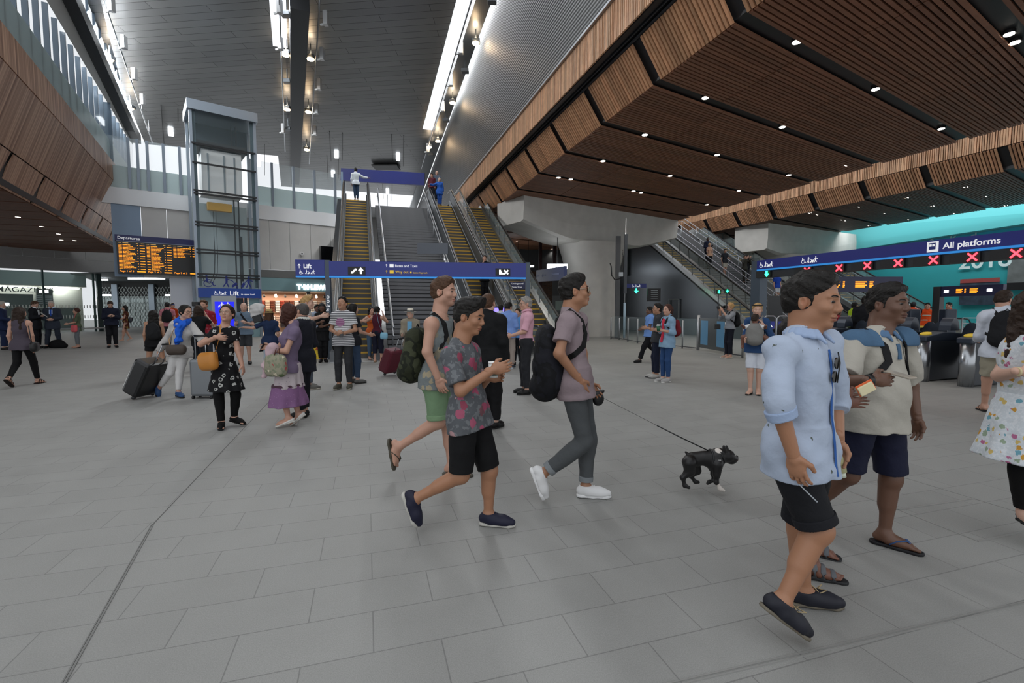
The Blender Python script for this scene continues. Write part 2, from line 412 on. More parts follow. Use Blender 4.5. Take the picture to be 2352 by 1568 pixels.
# sloping white fascia + dark beam + clerestory up to the roof
def roof_z(p): return 16.2 - .095 * (p.dot(D1) - 22.7)
sg = [8 + 2.5 * i for i in range(14)]
def bm_z(s): return 12.55 + max(0, (38 - s)) * .075
g = MB()
for a, c in zip(sg[:-1], sg[1:]): g.add([P3(5.2, a, 12.4), P3(5.2, c, 12.4), P3(5.2, c, bm_z(c)), P3(5.2, a, bm_z(a))], [(0, 1, 2, 3)])
struct(g, 'wall_left', mat('white_boards', 'c9cccb', .5), label='pale band over the upper left glazing')
g = MB()
for a, c in zip(sg[:-1], sg[1:]): g.hexa([P3(e_, s_, bm_z(s_)) for e_, s_ in ((4.75, a), (4.75, c), (5.3, c), (5.3, a))] + [P3(e_, s_, bm_z(s_) + .55) for e_, s_ in ((4.75, a), (4.75, c), (5.3, c), (5.3, a))])
tag(struct(g, 'beam', mat('roof_beam', '3b3d40', .4, .5)), 'dark steel beam running along the left glazing under the roof', 'beam')
del COL.objects['beam']['kind']
g = MB(); g2 = []
for i, (a, c) in enumerate(zip(sg[:-1], sg[1:])):
    za, zc = bm_z(a) + .55, bm_z(c) + .55
    ra, rc = roof_z(P3(5.2, a, 0)), roof_z(P3(5.2, c, 0))
    g.add([P3(5.2, a, za), P3(5.2, c, zc), P3(5.2, c, rc), P3(5.2, a, ra)], [(0, 1, 2, 3)])
    for t in (0, .5): 
        ss = a + t * 2.5; g2.append(MB().bar(P3(5.15, ss, bm_z(ss) + .5), P3(5.15, ss, roof_z(P3(5.2, ss, 0))), .1, .06, D3))
cl = root('clerestory', P3(5.2, 24, 13.5), 'strip of clerestory glazing between the left beam and the roof', 'glass wall')
g.build('clear_pane', clear, cl); [q_.build('mullion', mull, cl) for q_ in g2]

# ---- roof sheet with planks ----
rm = mat('roof_planks', '6b6c6d', .36, .55)
b = rm.node_tree.nodes['Principled BSDF']; tc = nd(rm, 'ShaderNodeTexCoord'); mp = nd(rm, 'ShaderNodeMapping'); mp.inputs['Rotation'].default_value = (0, 0, math.radians(3))
br = nd(rm, 'ShaderNodeTexBrick'); br.inputs['Scale'].default_value = 1; br.inputs['Brick Width'].default_value = 5.2; br.inputs['Row Height'].default_value = .46; br.inputs['Mortar Size'].default_value = .012
br.inputs['Color1'].default_value = lin('828383'); br.inputs['Color2'].default_value = lin('797a7b'); br.inputs['Mortar'].default_value = lin('3c3c3d')
lk(rm, tc.outputs['Object'], mp.inputs[0]); lk(rm, mp.outputs[0], br.inputs['Vector']); lk(rm, br.outputs['Color'], b.inputs['Base Color'])
def roofp(e, s, dz=0):
    p = P1(e, s, 0); p.z = roof_z(p) + dz; return p
def left_e(s):   # roof left edge (in viaduct-1 coordinates) from P3 line e=5.2
    # find P3 point whose D1 coordinate is s
    t = 10.0
    for _ in range(20):
        p = P3(5.2, t, 0); t += (s - p.dot(D1)) / D3.dot(D1)
    return P3(5.2, t, 0).dot(N1)
g = MB(); ss = [17 + i * 1.5 for i in range(30)]
for a, c in zip(ss[:-1], ss[1:]):
    ea, ec = (4.55 if a < 36 else 6.1), (4.55 if a < 36 else 6.1)
    la, lc = left_e(a) , left_e(c)
    # central gap (rooflight) left of the central beam
    ba, bc = P1(0, 0, 0), None
    xa = lambda s_: (-2.95 - (s_ - 24.1) * .12)      # beam e coordinate at s
    if a < 28:
        g.add([roofp(la, a), roofp(lc, c), roofp(xa(c) - .72, c), roofp(xa(a) - .72, a)], [(0, 1, 2, 3)])
        g.add([roofp(xa(a), a), roofp(xa(c), c), roofp(ec, c), roofp(ea, a)], [(0, 1, 2, 3)])
    else:
        if c < 45: g.add([roofp(la, a), roofp(lc, c), roofp(ec, c), roofp(ea, a)], [(0, 1, 2, 3)])
        elif c < 52.6: g.add([roofp(xa(a) - 1, a), roofp(xa(c) - 1, c), roofp(ec, c), roofp(ea, a)], [(0, 1, 2, 3)])
struct(g, 'ceiling', rm, label='grey metal plank roof over the concourse')
# rooflight edge beams and rail
g = MB(); g.bar(roofp(5.75, 17, -.05), roofp(5.75, 60, -.05), .75, .25); struct(g, 'trim_15', mat('edge_steel', '8d9194', .35, .4))
cbm = MB(); cbm.hexa([V(-9.1, 22.3, 14.9), V(-19.6, 44.6, 13.0), V(-20.2, 44.3, 13.0), V(-9.85, 22, 14.9), V(-9.1, 22.3, 16.6), V(-19.6, 44.6, 14.7), V(-20.2, 44.3, 14.7), V(-9.85, 22, 16.6)])
tag(cbm.build('beam', mat('roof_beam', '3b3d40'), origin=V(-10, 22, 15)), 'deep dark central roof beam running away over the hall', 'beam')

# corrugated dark wall above the right deck
cw = mat('ribbed_wall', '4f5153', .5, .25)
b = cw.node_tree.nodes['Principled BSDF']; tc = nd(cw, 'ShaderNodeTexCoord'); wv = nd(cw, 'ShaderNodeTexWave'); wv.bands_direction = 'Z'; wv.inputs['Scale'].default_value = 2.6; wv.inputs['Distortion'].default_value = 0
cr = nd(cw, 'ShaderNodeValToRGB'); cr.color_ramp.elements[0].color = lin('191a1b'); cr.color_ramp.elements[1].color = lin('434648')
bp = nd(cw, 'ShaderNodeBump'); bp.inputs['Distance'].default_value = .03; bp.inputs['Strength'].default_value = .5
lk(cw, tc.outputs['Object'], wv.inputs['Vector']); lk(cw, wv.outputs['Fac'], cr.inputs[0]); lk(cw, cr.outputs[0], b.inputs['Base Color']); lk(cw, wv.outputs['Fac'], bp.inputs['Height']); lk(cw, bp.outputs[0], b.inputs['Normal'])
g = MB()
for a, c in zip(range(2, 58, 4), range(6, 62, 4)):
    g.hexa([P1(6.25, a, 9.3), P1(6.25, c, 9.3), P1(6.4, c, 9.3), P1(6.4, a, 9.3), roofp(6.25, a), roofp(6.25, c), roofp(6.4, c), roofp(6.4, a)])
struct(g, 'wall_right', cw, label='dark ribbed metal wall above the timber fascia')

# ---- concrete piers ----
conc = mat('concrete', 'c6c3bd', .75, noise=.10, nscale=1.3, bump=.15)
def pier(c0, adir, L, wd, label, colpos, rad, zt=7.3):
    a = Vector(adir).normalized(); bdir = V(-a.y, a.x, 0)
    rt = root('concrete_pier', c0 + a * colpos, label, 'pier')
    g = MB(); n = 28; rows = []
    for i in range(n + 1):
        t = i / n * L; u = abs(t - colpos); 
        full = max(colpos, L - colpos)
        zb = 5.28 if u < 2.6 else 5.28 + (min(1, (u - 2.6) / (full - 2.6))) ** 1.1 * .85
        ch = .16 + .25 * max(0, 1 - u / 4)
        hw = wd / 2
        sec = [(-hw, zt), (-hw, zb + ch + .6 * (u < 99)), (-hw + ch * .4, zb + ch * .5), (-hw + ch * 1.6, zb), (hw - ch * 1.6, zb), (hw - ch * .4, zb + ch * .5), (hw, zb + ch + .6), (hw, zt)]
        rows.append([c0 + a * t + bdir * y + Z * z for y, z in sec])
    vs = [p for r in rows for p in r]; m = 8; fs = []
    for i in range(n):
        for j in range(m): fs.append((i * m + j, i * m + (j + 1) % m, (i + 1) * m + (j + 1) % m, (i + 1) * m + j))
    fs.append(tuple(range(m))); fs.append(tuple(n * m + j for j in range(m))[::-1])
    g.add(vs, fs); g.build('crosshead', conc, rt, smooth=False)
    g = MB(); vs = []; fs = []; N_ = 36; cc_ = c0 + a * colpos
    prof = [(0, .92), (1.2, .94), (2.4, .96), (3.4, 1.0), (4.1, 1.05), (4.7, 1.14), (5.1, 1.26), (5.4, 1.36)]
    for z, k in prof:
        for j in range(N_):
            t = 2 * math.pi * j / N_; vs.append(cc_ + a * math.cos(t) * rad[0] * k + bdir * math.sin(t) * rad[1] * min(k, 1.15) + Z * z)
    for i in range(len(prof) - 1):
        for j in range(N_): fs.append((i * N_ + j, i * N_ + (j + 1) % N_, (i + 1) * N_ + (j + 1) % N_, (i + 1) * N_ + j))
    g.add(vs, fs); g.build('shaft', conc, rt, smooth=True)
    return rt
c0 = V(-.1, 25.3, 0)
pr = pier(c0, azd(56), 12.2, 2.5, 'massive pale concrete pier with a hammerhead under the near right deck', 5.9, (1.7, 1.45))
g = MB(); cx_ = at(1418, 700, 25.9); g.bar(V(cx_.x, cx_.y, 0), V(cx_.x, cx_.y, 5.5), .25, .1, V(0, 1, 0)); g.build('recess_channel', mat('channel_grey', '55575a', .6), pr)
pier(V(16.4, 33.0, 0), azd(62), 11.8, 2.5, 'second concrete pier with a hammerhead behind the blue gateline sign', 4.3, (1.6, 1.5))
# ---------------- escalators and stairs ----------------
tread = mat('step_dark', '5a5854', .5, .5)
yel = mat('step_yellow', 'd2a63a', .5)
rub = mat('handrail_black', '141415', .35)
panelm = mat('balustrade_steel', '707376', .5, .8)
esc_glass = mat('escalator_glass', 'b8c8c8', .05, 0, alpha=.25)
SLOPE = math.tan(math.radians(31.2))
def incl(base, D, Nn, rise, lab_w):
    pass
def escalator(base, D, Nn, rise, label, glass=False, hw=.52):
    rt = root('escalator', base, label, 'escalator')
    run = rise / SLOPE
    # steps
    nst = int(rise / .2); g = MB(); pit = .2 / SLOPE
    g.hexa([-Nn * hw, -Nn * hw + D * pit, Nn * hw + D * pit, Nn * hw, -Nn * hw + Z * .2, -Nn * hw + D * pit + Z * .2, Nn * hw + D * pit + Z * .2, Nn * hw + Z * .2], mi=0)
    up = Z * .004
    g.hexa([-Nn * hw - D * .005 + Z * .155, -Nn * hw + D * .035 + Z * .155, Nn * hw + D * .035 + Z * .155, Nn * hw - D * .005 + Z * .155, -Nn * hw - D * .005 + Z * .205, -Nn * hw + D * .035 + Z * .205, Nn * hw + D * .035 + Z * .205, Nn * hw - D * .005 + Z * .205], mi=1)
    first = None
    for i in range(nst):
        if first is None: first = o = g.build('step', [tread, yel], rt, origin=(0, 0, 0))
        else: o = first.copy(); COL.objects.link(o)
        o.parent = rt; o.location = D * (i * pit) + Z * (i * .2)
    # landing plate
    l = MB(); l.hexa([base + q for q in (-Nn * .8 - D * 1.1, Nn * .8 - D * 1.1, Nn * .8 + D * .1, -Nn * .8 + D * .1)] + [base + q + Z * .012 for q in (-Nn * .8 - D * 1.1, Nn * .8 - D * 1.1, Nn * .8 + D * .1, -Nn * .8 + D * .1)])
    l.build('landing_plate', mat('landing_steel', 'c9cbcc', .35, .6), rt)
    dn = D * 1; 
    for sgn in (-1, 1):
        o0 = base + Nn * sgn * (hw + .12)
        a, c = o0 - D * .6, o0 + D * run + Z * rise
        m_ = base + D * .1
        # skirt + balustrade + rail
        k = MB()
        k.hexa([o0 - Nn * .12 - D * .9, o0 + Nn * .12 - D * .9, o0 + Nn * .12 + D * .1, o0 - Nn * .12 + D * .1, o0 - Nn * .12 - D * .9 + Z * .3, o0 + Nn * .12 - D * .9 + Z * .3, o0 + Nn * .12 + D * .1 + Z * .33, o0 - Nn * .12 + D * .1 + Z * .33])
        k.hexa([o0 - Nn * .12, o0 + Nn * .12, c + Nn * .12 - Z * .1, c - Nn * .12 - Z * .1, o0 - Nn * .12 + Z * .33, o0 + Nn * .12 + Z * .33, c + Nn * .12 + Z * .33, c - Nn * .12 + Z * .33])
        k.build('skirt', mat('skirt_steel', 'b4b6b6', .3, .8) if glass else panelm, rt)
        k = MB(); w_ = .02 if glass else .07
        k.hexa([o0 - Nn * w_ + Z * .3, o0 + Nn * w_ + Z * .3, c + Nn * w_ + Z * .3, c - Nn * w_ + Z * .3, o0 - Nn * w_ + Z * .95, o0 + Nn * w_ + Z * .95, c + Nn * w_ + Z * .95, c - Nn * w_ + Z * .95])
        k.hexa([o0 - Nn * w_ - D * .75 + Z * .3, o0 + Nn * w_ - D * .75 + Z * .3, o0 + Nn * w_ + Z * .3, o0 - Nn * w_ + Z * .3, o0 - Nn * w_ - D * .75 + Z * .93, o0 + Nn * w_ - D * .75 + Z * .93, o0 + Nn * w_ + Z * .95, o0 - Nn * w_ + Z * .95])
        k.build('balustrade', esc_glass if glass else panelm, rt)
        pth = [o0 - D * .6 + Z * .35, o0 - D * .92 + Z * .42, o0 - D * 1.02 + Z * .65, o0 - D * .92 + Z * .9, o0 - D * .7 + Z * .99, o0 - D * .1 + Z * 1.0, o0 + D * .6 + Z * (1.0 + .55 * SLOPE), c + Z * 1.0, c + D * 1.2 + Z * 1.02]
        k = MB(); k.tube(pth, .045, 8, up=Nn); k.build('handrail', rub, rt, smooth=True)
        k = MB(); k.bar(o0 + Z * .93 - D * .7, o0 + Z * .95, .08, .03, Nn); k.bar(o0 + Z * .95, c + Z * .95, .1, .03, Nn); k.build('handrail_guide', steel if glass else panelm, rt)
        if glass:
            for i in range(0, int(run), 1):
                p = o0 + D * (i + .5) + Z * (i + .5) * SLOPE
                kk = MB(); kk.bar(p + Z * .2, p + Z * .97 + D * .12, .025, .05); kk.build('balustrade_post', grey_m, rt)
    return rt
def staircase(base, D, Nn, rise, wid, label, midrail=()):
    rt = root('staircase', base, label, 'stairs')
    run = rise / SLOPE; hw = wid / 2; n = int(rise / .165); ht = rise / n; pit = run / n
    g = MB(); g.hexa([-Nn * hw, -Nn * hw + D * pit * 1.2, Nn * hw + D * pit * 1.2, Nn * hw, -Nn * hw + Z * ht, -Nn * hw + D * pit * 1.2 + Z * ht, Nn * hw + D * pit * 1.2 + Z * ht, Nn * hw + Z * ht], mi=0)
    g.hexa([-Nn * hw - D * .01, -Nn * hw + D * .06, Nn * hw + D * .06, Nn * hw - D * .01, -Nn * hw - D * .01 + Z * (ht + .004)] + [-Nn * hw + D * .06 + Z * (ht + .004), Nn * hw + D * .06 + Z * (ht + .004), Nn * hw - D * .01 + Z * (ht + .004)], mi=1)
    # (riser dark, nosing pale)
    first = None
    st_m = mat('stair_stone', '77787a', .6, noise=.08, nscale=3); no_m = mat('stair_shadow_gap', '232426', .5)
    g = MB(); g.hexa([-Nn * hw + Z * .05, -Nn * hw + D * pit * 1.3 + Z * .05, Nn * hw + D * pit * 1.3 + Z * .05, Nn * hw + Z * .05, -Nn * hw + Z * ht, -Nn * hw + D * pit * 1.3 + Z * ht, Nn * hw + D * pit * 1.3 + Z * ht, Nn * hw + Z * ht], mi=0)
    g.hexa([-Nn * hw + D * .04 , -Nn * hw + D * pit * 1.3, Nn * hw + D * pit * 1.3, Nn * hw + D * .04, -Nn * hw + D * .04 + Z * .05, -Nn * hw + D * pit * 1.3 + Z * .05, Nn * hw + D * pit * 1.3 + Z * .05, Nn * hw + D * .04 + Z * .05], mi=1)
    for i in range(n):
        if first is None: first = o = g.build('step', [st_m, no_m], rt, origin=(0, 0, 0))
        else: o = first.copy(); COL.objects.link(o)
        o.parent = rt; o.location = D * (i * pit) + Z * (i * ht)
    for off in midrail:
        o0 = base + Nn * off; c = o0 + D * run + Z * rise
        for hh in (1.0, .7):
            k = MB(); k.tube([o0 - D * .4 + Z * hh, o0 + Z * hh, c + Z * hh, c + D * .8 + Z * hh], .028, 8, up=Nn); k.build('handrail', steel, rt, smooth=True)
        for i in range(6):
            p = o0 + D * run * (i + .2) / 6 + Z * rise * (i + .2) / 6
            k = MB(); k.tube([p, p + Z * 1.0], .025, 8, up=Nn); k.build('rail_post', steel, rt, smooth=True)
    return rt
RISE = 7.7
def flank(base, D, Nn, rise, lab, name='side_wall', m=None, th=.2):   # triangular side wall under a flight
    run = rise / SLOPE
    g = MB(); g.prism([base, base + D * run + Z * rise, base + D * (run + 3) + Z * rise, base + D * (run + 3)], Nn * th)
    return tag(g.build(name, m or mat('flank_steel', '5c6166', .22, .6), origin=base), lab, 'cladding')
# left group
bL = V(-4.95, 15.1, 0)
escalator(bL, D1, N1, RISE, 'escalator with yellow-edged steps on the left of the grey staircase')
staircase(bL + N1 * 2.45 + D1 * .2, D1, N1, 7.35, 2.9, 'wide grey staircase between the escalators behind the blue Lift and Buses sign', (-1.3, 1.3))
escalator(bL + N1 * 4.75, D1, N1, RISE, 'escalator with yellow-edged steps just right of the grey staircase')
escalator(bL + N1 * 6.55 , D1, N1, RISE, 'outermost right escalator of the far bank, seen through its glass side', True)
flank(bL - N1 * 1.0, D1, N1, RISE, 'steel side cladding under the left escalator')
flank(bL + N1 * 7.3, D1, N1, RISE, 'steel side cladding under the outer right escalator of the far bank', th=.15)
# top landing sign
g = MB(); g.bar(at(784, 401, 30.5), at(975, 412, 30.5), .2, .75); 
sgn = root('landing_sign', at(880, 408, 30.5), 'long blue header sign across the head of the far staircase', 'sign')
g.build('panel', mat('header_blue', '1d2870', .4), sgn)
g = MB(); g.bar(at(786, 395, 30.45), V(at(786, 395, 30.45).x, 30.45, 7.9), .12); g.build('post', mull, sgn)
# back of a hanging sign in front of the stairs
g = MB(); p0, p1 = at(959, 571, 16.2), at(1029, 571, 16.2); g.bar(p0, p1, .1, .36)
tag(g.build('blank_sign', mat('panel_back', '5b6067', .5), origin=(p0 + p1) / 2), 'plain grey back of a panel above the blue Buses and Taxis sign', 'sign')
# landing slab (upper level)
g = MB(); q = bL + D1 * (RISE / SLOPE)
g.hexa([q - N1 * .9 + Z * 6.8, q + N1 * 8.2 + Z * 6.8, q + N1 * 8.2 + D1 * 24 + Z * 6.8, q - N1 * .9 + D1 * 24 + Z * 6.8, q - N1 * .9 + Z * 7.38, q + N1 * 8.2 + Z * 7.38, q + N1 * 8.2 + D1 * 24 + Z * 6.88, q - N1 * .9 + D1 * 24 + Z * 6.88])
g.hexa([q - N1 * .9 + D1 * 6 + Z * 6.8, q - N1 * .9 + D1 * 24 + Z * 6.8, q - N1 * 16 + D1 * 24 + Z * 6.8, q - N1 * 4 + D1 * 6 + Z * 6.8, q - N1 * .9 + D1 * 6 + Z * 6.88, q - N1 * .9 + D1 * 24 + Z * 6.88, q - N1 * 16 + D1 * 24 + Z * 6.88, q - N1 * 4 + D1 * 6 + Z * 6.88])
struct(g, 'floor', mat('upper_floor', '9a9c9d', .6), label='upper level floor behind the escalators')

# right (near platform) bank
bR = V(12.75, 24.0, 0)
escalator(bR + N1 * .6, D1, N1, RISE, 'near right escalator with yellow steps rising behind the baby carrier woman', True)
staircase(bR + N1 * 3.2, D1, N1, RISE, 3.0, 'dark staircase with people between the two right escalators', (-1.35, 0, 1.35))
escalator(bR + N1 * 5.9, D1, N1, RISE, 'second right escalator beyond the staircase with people', True)
flank(bR - N1 * .25, D1, N1, RISE, 'dark reflective side cladding under the near right escalator', th=.15)
# far right bank
bF = V(21.6, 28.6, 0) + N1 * 2.6
escalator(bF, D1, N1, RISE, 'left escalator of the far right bank behind the gateline', True)
staircase(bF + N1 * 1.95, D1, N1, RISE, 2.1, 'staircase of the far right bank against the teal hoarding', (-1.0, 1.0))
escalator(bF + N1 * 4.0, D1, N1, RISE, 'escalator hard against the teal hoarding', True)
flank(bF - N1 * .8, D1, N1, RISE, 'grey side cladding under the far right bank', th=.15)

# ---------------- wall with the lift ----------------
WA, WB = V(-20.9, 25.3, 0), V(-12.2, 32.2, 0)
WD = (WB - WA).normalized(); WM = V(WD.y, -WD.x, 0)       # WM towards the camera
pan = mat('wall_panel_grey', 'c6c5c3', .5, noise=.05, nscale=1.2); panb = mat('wall_panel_blue', '7c90a6', .4, .2)
LW = (WB - WA).length
def WP(t, m, z): return WA + WD * t + WM * m + Z * z
def wslab(t0, t1, z0, z1, m, th=.12, off=0, name='wall_back', lab=None):
    g = MB(); g.hexa([WP(t0, off, z0), WP(t1, off, z0), WP(t1, off - th, z0), WP(t0, off - th, z0), WP(t0, off, z1), WP(t1, off, z1), WP(t1, off - th, z1), WP(t0, off - th, z1)])
    return struct(g, name, m, label=lab)
def wt(px):   # parameter along the wall of a pixel column
    u = (px - CX) / F; k = u / CP  # near the horizon X/Y
    a, b_, c_, d_ = WA.x, WD.x, WA.y, WD.y
    return (k * c_ - a) / (b_ - k * d_)
T315, T335, T395, T455, T583, T625, T673, T720, T765, T790 = [wt(p) for p in (312, 338, 396, 455, 590, 627, 673, 720, 765, 790)]
wslab(wt(272), T335, 3.3, 7.1, panb)
wslab(T335 + .02, T395, 3.3, 7.1, pan); wslab(T395 + .02, T455 + 2, 3.3, 7.1, pan)
for a, c in ((T583 - 1, T625), (T625, T673), (T673, T720), (T720, T765), (T765, T790 + .6)): wslab(a + .01, c - .01, 4.05, 7.1, pan)
wslab(T315 - 6, T790 + .6, 7.1, 7.95, mat('white_band', 'eceff3', .4), .3, .08, lab='white band under the upper level balustrade')
wslab(T583 - .6, T790 + .6, 3.55, 4.03, mat('soffit_grey', '6c6d6c', .5), .3, .05)
wslab(wt(398), wt(462), 0, 3.3, mat('white_pillar', 'dde2ec', .5), .8, lab='plain white pillar below the departure board')
# upper glazed balustrade
ub = root('glazed_balustrade', WP(LW / 2, 0, 7.95), 'glass balustrade with grey posts along the upper level beside the lift', 'balustrade')
for a, c in ((T315 - 1, T455), (T583, T790 + .4)):
    g = MB(); g.hexa([WP(a, 0, 7.95), WP(c, 0, 7.95), WP(c, -.03, 7.95), WP(a, -.03, 7.95), WP(a, 0, 9.1), WP(c, 0, 9.1), WP(c, -.03, 9.1), WP(a, -.03, 9.1)]); g.build('frosted_panel', frost, ub)
    g = MB(); g.hexa([WP(a, 0, 9.12), WP(c, 0, 9.12), WP(c, -.03, 9.12), WP(a, -.03, 9.12), WP(a, 0, 10.6), WP(c, 0, 10.6), WP(c, -.03, 10.6), WP(a, -.03, 10.6)]); g.build('clear_pane', clear, ub)
for px in (318, 338, 360, 396, 432, 450, 590, 637, 685, 732, 778):
    t = wt(px); g = MB(); g.box(WP(t, .02, 9.28), (.13, .16, 2.65), WD, WM); g.build('post', mat('post_grey', '7d8894', .35, .4), ub)
# cameras, black screen
g = MB(); c_ = WP(wt(698), .12, 5.15); g.disc(c_, .11, WM, 14, th=.12); o = root('security_camera', c_, 'small round white security camera on the grey panel wall', 'camera'); g.build('housing', mat('cam_white', 'dedede', .4), o); g = MB(); g.disc(c_ + WM * .07, .045, WM, 10, th=.03); g.build('lens', dark, o)
g = MB(); g.hexa([WP(wt(738), .1, 4.05), WP(wt(786), .1, 4.05), WP(wt(786), .5, 4.05), WP(wt(738), .5, 4.05), WP(wt(738), .1, 5.7), WP(wt(786), .1, 5.7), WP(wt(786), .5, 5.7), WP(wt(738), .5, 5.7)])
tag(g.build('video_screen', mat('screen_black', '0e0f12', .25), origin=WP(wt(760), .3, 4.1)), 'large switched-off black screen left of the far escalator', 'screen')

# lift shaft
lc = WA + WD * wt(519) + WM * 1.25
lift = root('glass_lift', lc, 'tall glass lift shaft with black frame rails', 'lift')
lw_, ld_ = 3.0, 2.1
def LP(a, b_, z): return lc + WD * a + WM * b_ + Z * z
silv = mat('lift_silver', '9aa5b1', .35, .5); blk = mat('lift_black', '1c1e21', .4)
lg = mat('lift_glass', 'b9d0d8', .05, 0, alpha=.1)
for a in (-lw_ / 2, lw_ / 2):
    for b_ in (-ld_ / 2, ld_ / 2):
        g = MB(); g.bar(LP(a, b_, 0), LP(a, b_, 12.1), .14, .14, WD); g.build('corner_post', silv, lift)
for z in (3.3, 4.6, 6.05, 7.7, 9.3, 10.3):
    for dz in ((0, .16) if z < 9 else (0,)):
        g = MB(); f_ = ld_ / 2 + .06
        g.bar(LP(-lw_ / 2, f_, z + dz), LP(lw_ / 2, f_, z + dz), .07, .09); g.build('frame_rail', blk, lift)
g = MB(); g.hexa([LP(-1.65, -1.2, 12.0), LP(1.65, -1.2, 12.0), LP(1.65, 1.25, 12.0), LP(-1.65, 1.25, 12.0)] + [LP(-1.65, -1.2, 12.5), LP(1.65, -1.2, 12.5), LP(1.65, 1.25, 12.5), LP(-1.65, 1.25, 12.5)]); g.build('roof', silv, lift)
for (p, q) in (((-1.5, 1.05), (1.5, 1.05)), ((-1.5, -1.05), (-1.5, 1.05)), ((1.5, -1.05), (1.5, 1.05))):
    g = MB(); g.add([LP(p[0], p[1], 2.7), LP(q[0], q[1], 2.7), LP(q[0], q[1], 12), LP(p[0], p[1], 12)], [(0, 1, 2, 3)]); g.build('glass_wall', lg, lift)
g = MB(); g.hexa([LP(-1.05, -.7, 7.85), LP(.85, -.7, 7.85), LP(.85, .7, 7.85), LP(-1.05, .7, 7.85)] + [LP(-1.05, -.7, 10.2), LP(.85, -.7, 10.2), LP(.85, .7, 10.2), LP(-1.05, .7, 10.2)])
car = g.build('lift_car', mat('car_white', 'e4e9ea', .4), lift)
g = MB()
for a in (-.75, .0, .5): g.box(LP(a, .71, 9.0), (.08, .02, 2.0), WD, WM)
g.build('car_door', mat('car_grey', '7f8a90', .3, .5), car)
g = MB(); g.hexa([LP(-1.3, -.8, 10.25), LP(1.1, -.8, 10.25), LP(1.1, .8, 10.25), LP(-1.3, .8, 10.25)] + [LP(-1.3, -.8, 10.6), LP(1.1, -.8, 10.6), LP(1.1, .8, 10.6), LP(-1.3, .8, 10.6)]); g.build('car_roof', dark, lift)
g = MB(); g.box(LP(-.3, .75, 7.15), (1.15, .35, .42), WD, WM); g.build('buffer_panel', mat('lift_yellow', 'c99a20', .5), lift)
for a in (.55, .78): 
    g = MB(); g.bar(LP(a, -.3, 2.7), LP(a, -.3, 12), .07, .07, WD); g.build('guide_rail', dark, lift)
g = MB(); g.box(LP(.85, -.3, 4.5), (.12, .1, 2.6), WD, WM); g.build('counterweight', blk, lift)
for a in (-.55, -.42):
    g = MB(); g.tube([LP(a, .2, 7.4), LP(a, .2, 4.6), LP(a - .05, .2, 3.6), LP(a - .3, .2, 3.0), LP(a - .7, .2, 3.2), LP(a - .8, .2, 3.6)], .02, 6); g.build('cable', dark, lift, True)
g = MB(); g.hexa([LP(-1.45, -1.0, 2.7), LP(1.3, -1.0, 2.7), LP(1.3, -.95, 2.7), LP(-1.45, -.95, 2.7)] + [LP(-1.45, -1.0, 7.6), LP(1.3, -1.0, 7.6), LP(1.3, -.95, 7.6), LP(-1.45, -.95, 7.6)]); g.build('back_panel', mat('lift_back', 'a9b8bb', .45), lift)
g = MB(); g.hexa([LP(-1.45, -1.0, 10.7), LP(1.45, -1.0, 10.7), LP(1.45, -.95, 10.7), LP(-1.45, -.95, 10.7)] + [LP(-1.45, -1.0, 12.0), LP(1.45, -1.0, 12.0), LP(1.45, -.95, 12.0), LP(-1.45, -.95, 12.0)]); g.build('shade_sheet', mat('lift_top_shade', '2f3a40', .3, .4), lift)  # dark sheet added to shade the pale upper interior of the shaft
for a in (-1.36, 1.36): g = MB(); g.box(LP(a, .98, 7.4), (.16, .05, 9.2), WD, WM); g.build('dark_edge', mat('lift_edge', '42565e', .3, .3), lift)
blue = mat('sign_blue', '26348c', .35); lblue = mat('sign_light_blue', '2f8fe0', .4, emit='2f8fe0', estr=.35); wsign = mat('sign_white', 'f2f4f8', .5, emit='ffffff', estr=.35)
navy = mat('pictogram_navy', '1d2c80', .5)
g = MB(); g.box(LP(0, 1.18, 2.46), (3.0, .12, .52), WD, WM); g.build('header_sign', mat('sign_blue2', '274ba0', .4), lift)
text_mesh('lettering', 'Lift', LP(-.05, 1.25, 2.34), .34, WD, Z, wsign, lift, bold=.006)
text_mesh('lettering', 'to upper level', LP(.5, 1.25, 2.37), .12, WD, Z, wsign, lift)
def person_icon(g, o, r_, h, kind):   # simple pictograms in the plane (r_, Z)
    n_ = r_.cross(Z)
    def q(x, y): return o + r_ * x * h + Z * y * h
    def ln(x0, y0, x1, y1, w_=.09): g.bar(q(x0, y0), q(x1, y1), .012, w_ * h, n_.cross(q(x1, y1) - q(x0, y0)))
    if kind == 'chair':
        g.disc(q(.1, .93), .09 * h, n_, 10); ln(.1, .8, .14, .4, .13); ln(.14, .42, .5, .42); ln(.5, .42, .62, .1); ln(.62, .1, .75, .14); ln(.12, .62, .4, .62, .07)
        pts = [q(.2 + .32 * math.cos(t), .3 + .3 * math.sin(t)) for t in [math.radians(110 + i * 26) for i in range(10)]]
        for a, c in zip(pts[:-1], pts[1:]): g.bar(a, c, .012, .06 * h, n_.cross(c - a))
    elif kind == 'pram':
        g.disc(q(.15, .93), .09 * h, n_, 10); ln(.15, .8, .15, .42, .17); ln(.15, .42, .3, .02); ln(.12, .42, -.12, .05); ln(.2, .72, .6, .58, .07); ln(.6, .58, .95, .1, .06); ln(.6, .1, .95, .4, .2); g.disc(q(.6, .06), .06 * h, n_, 8); g.disc(q(.98, .06), .06 * h, n_, 8)
    else:
        g.disc(q(.45, .93), .09 * h, n_, 10); ln(.45, .8, .42, .42, .2); ln(.42, .42, .25, .02); ln(.45, .42, .62, .03); ln(.5, .72, .78, .58, .07); ln(.38, .7, .12, .45, .07); ln(.1, .42, -.12, .05, .22)
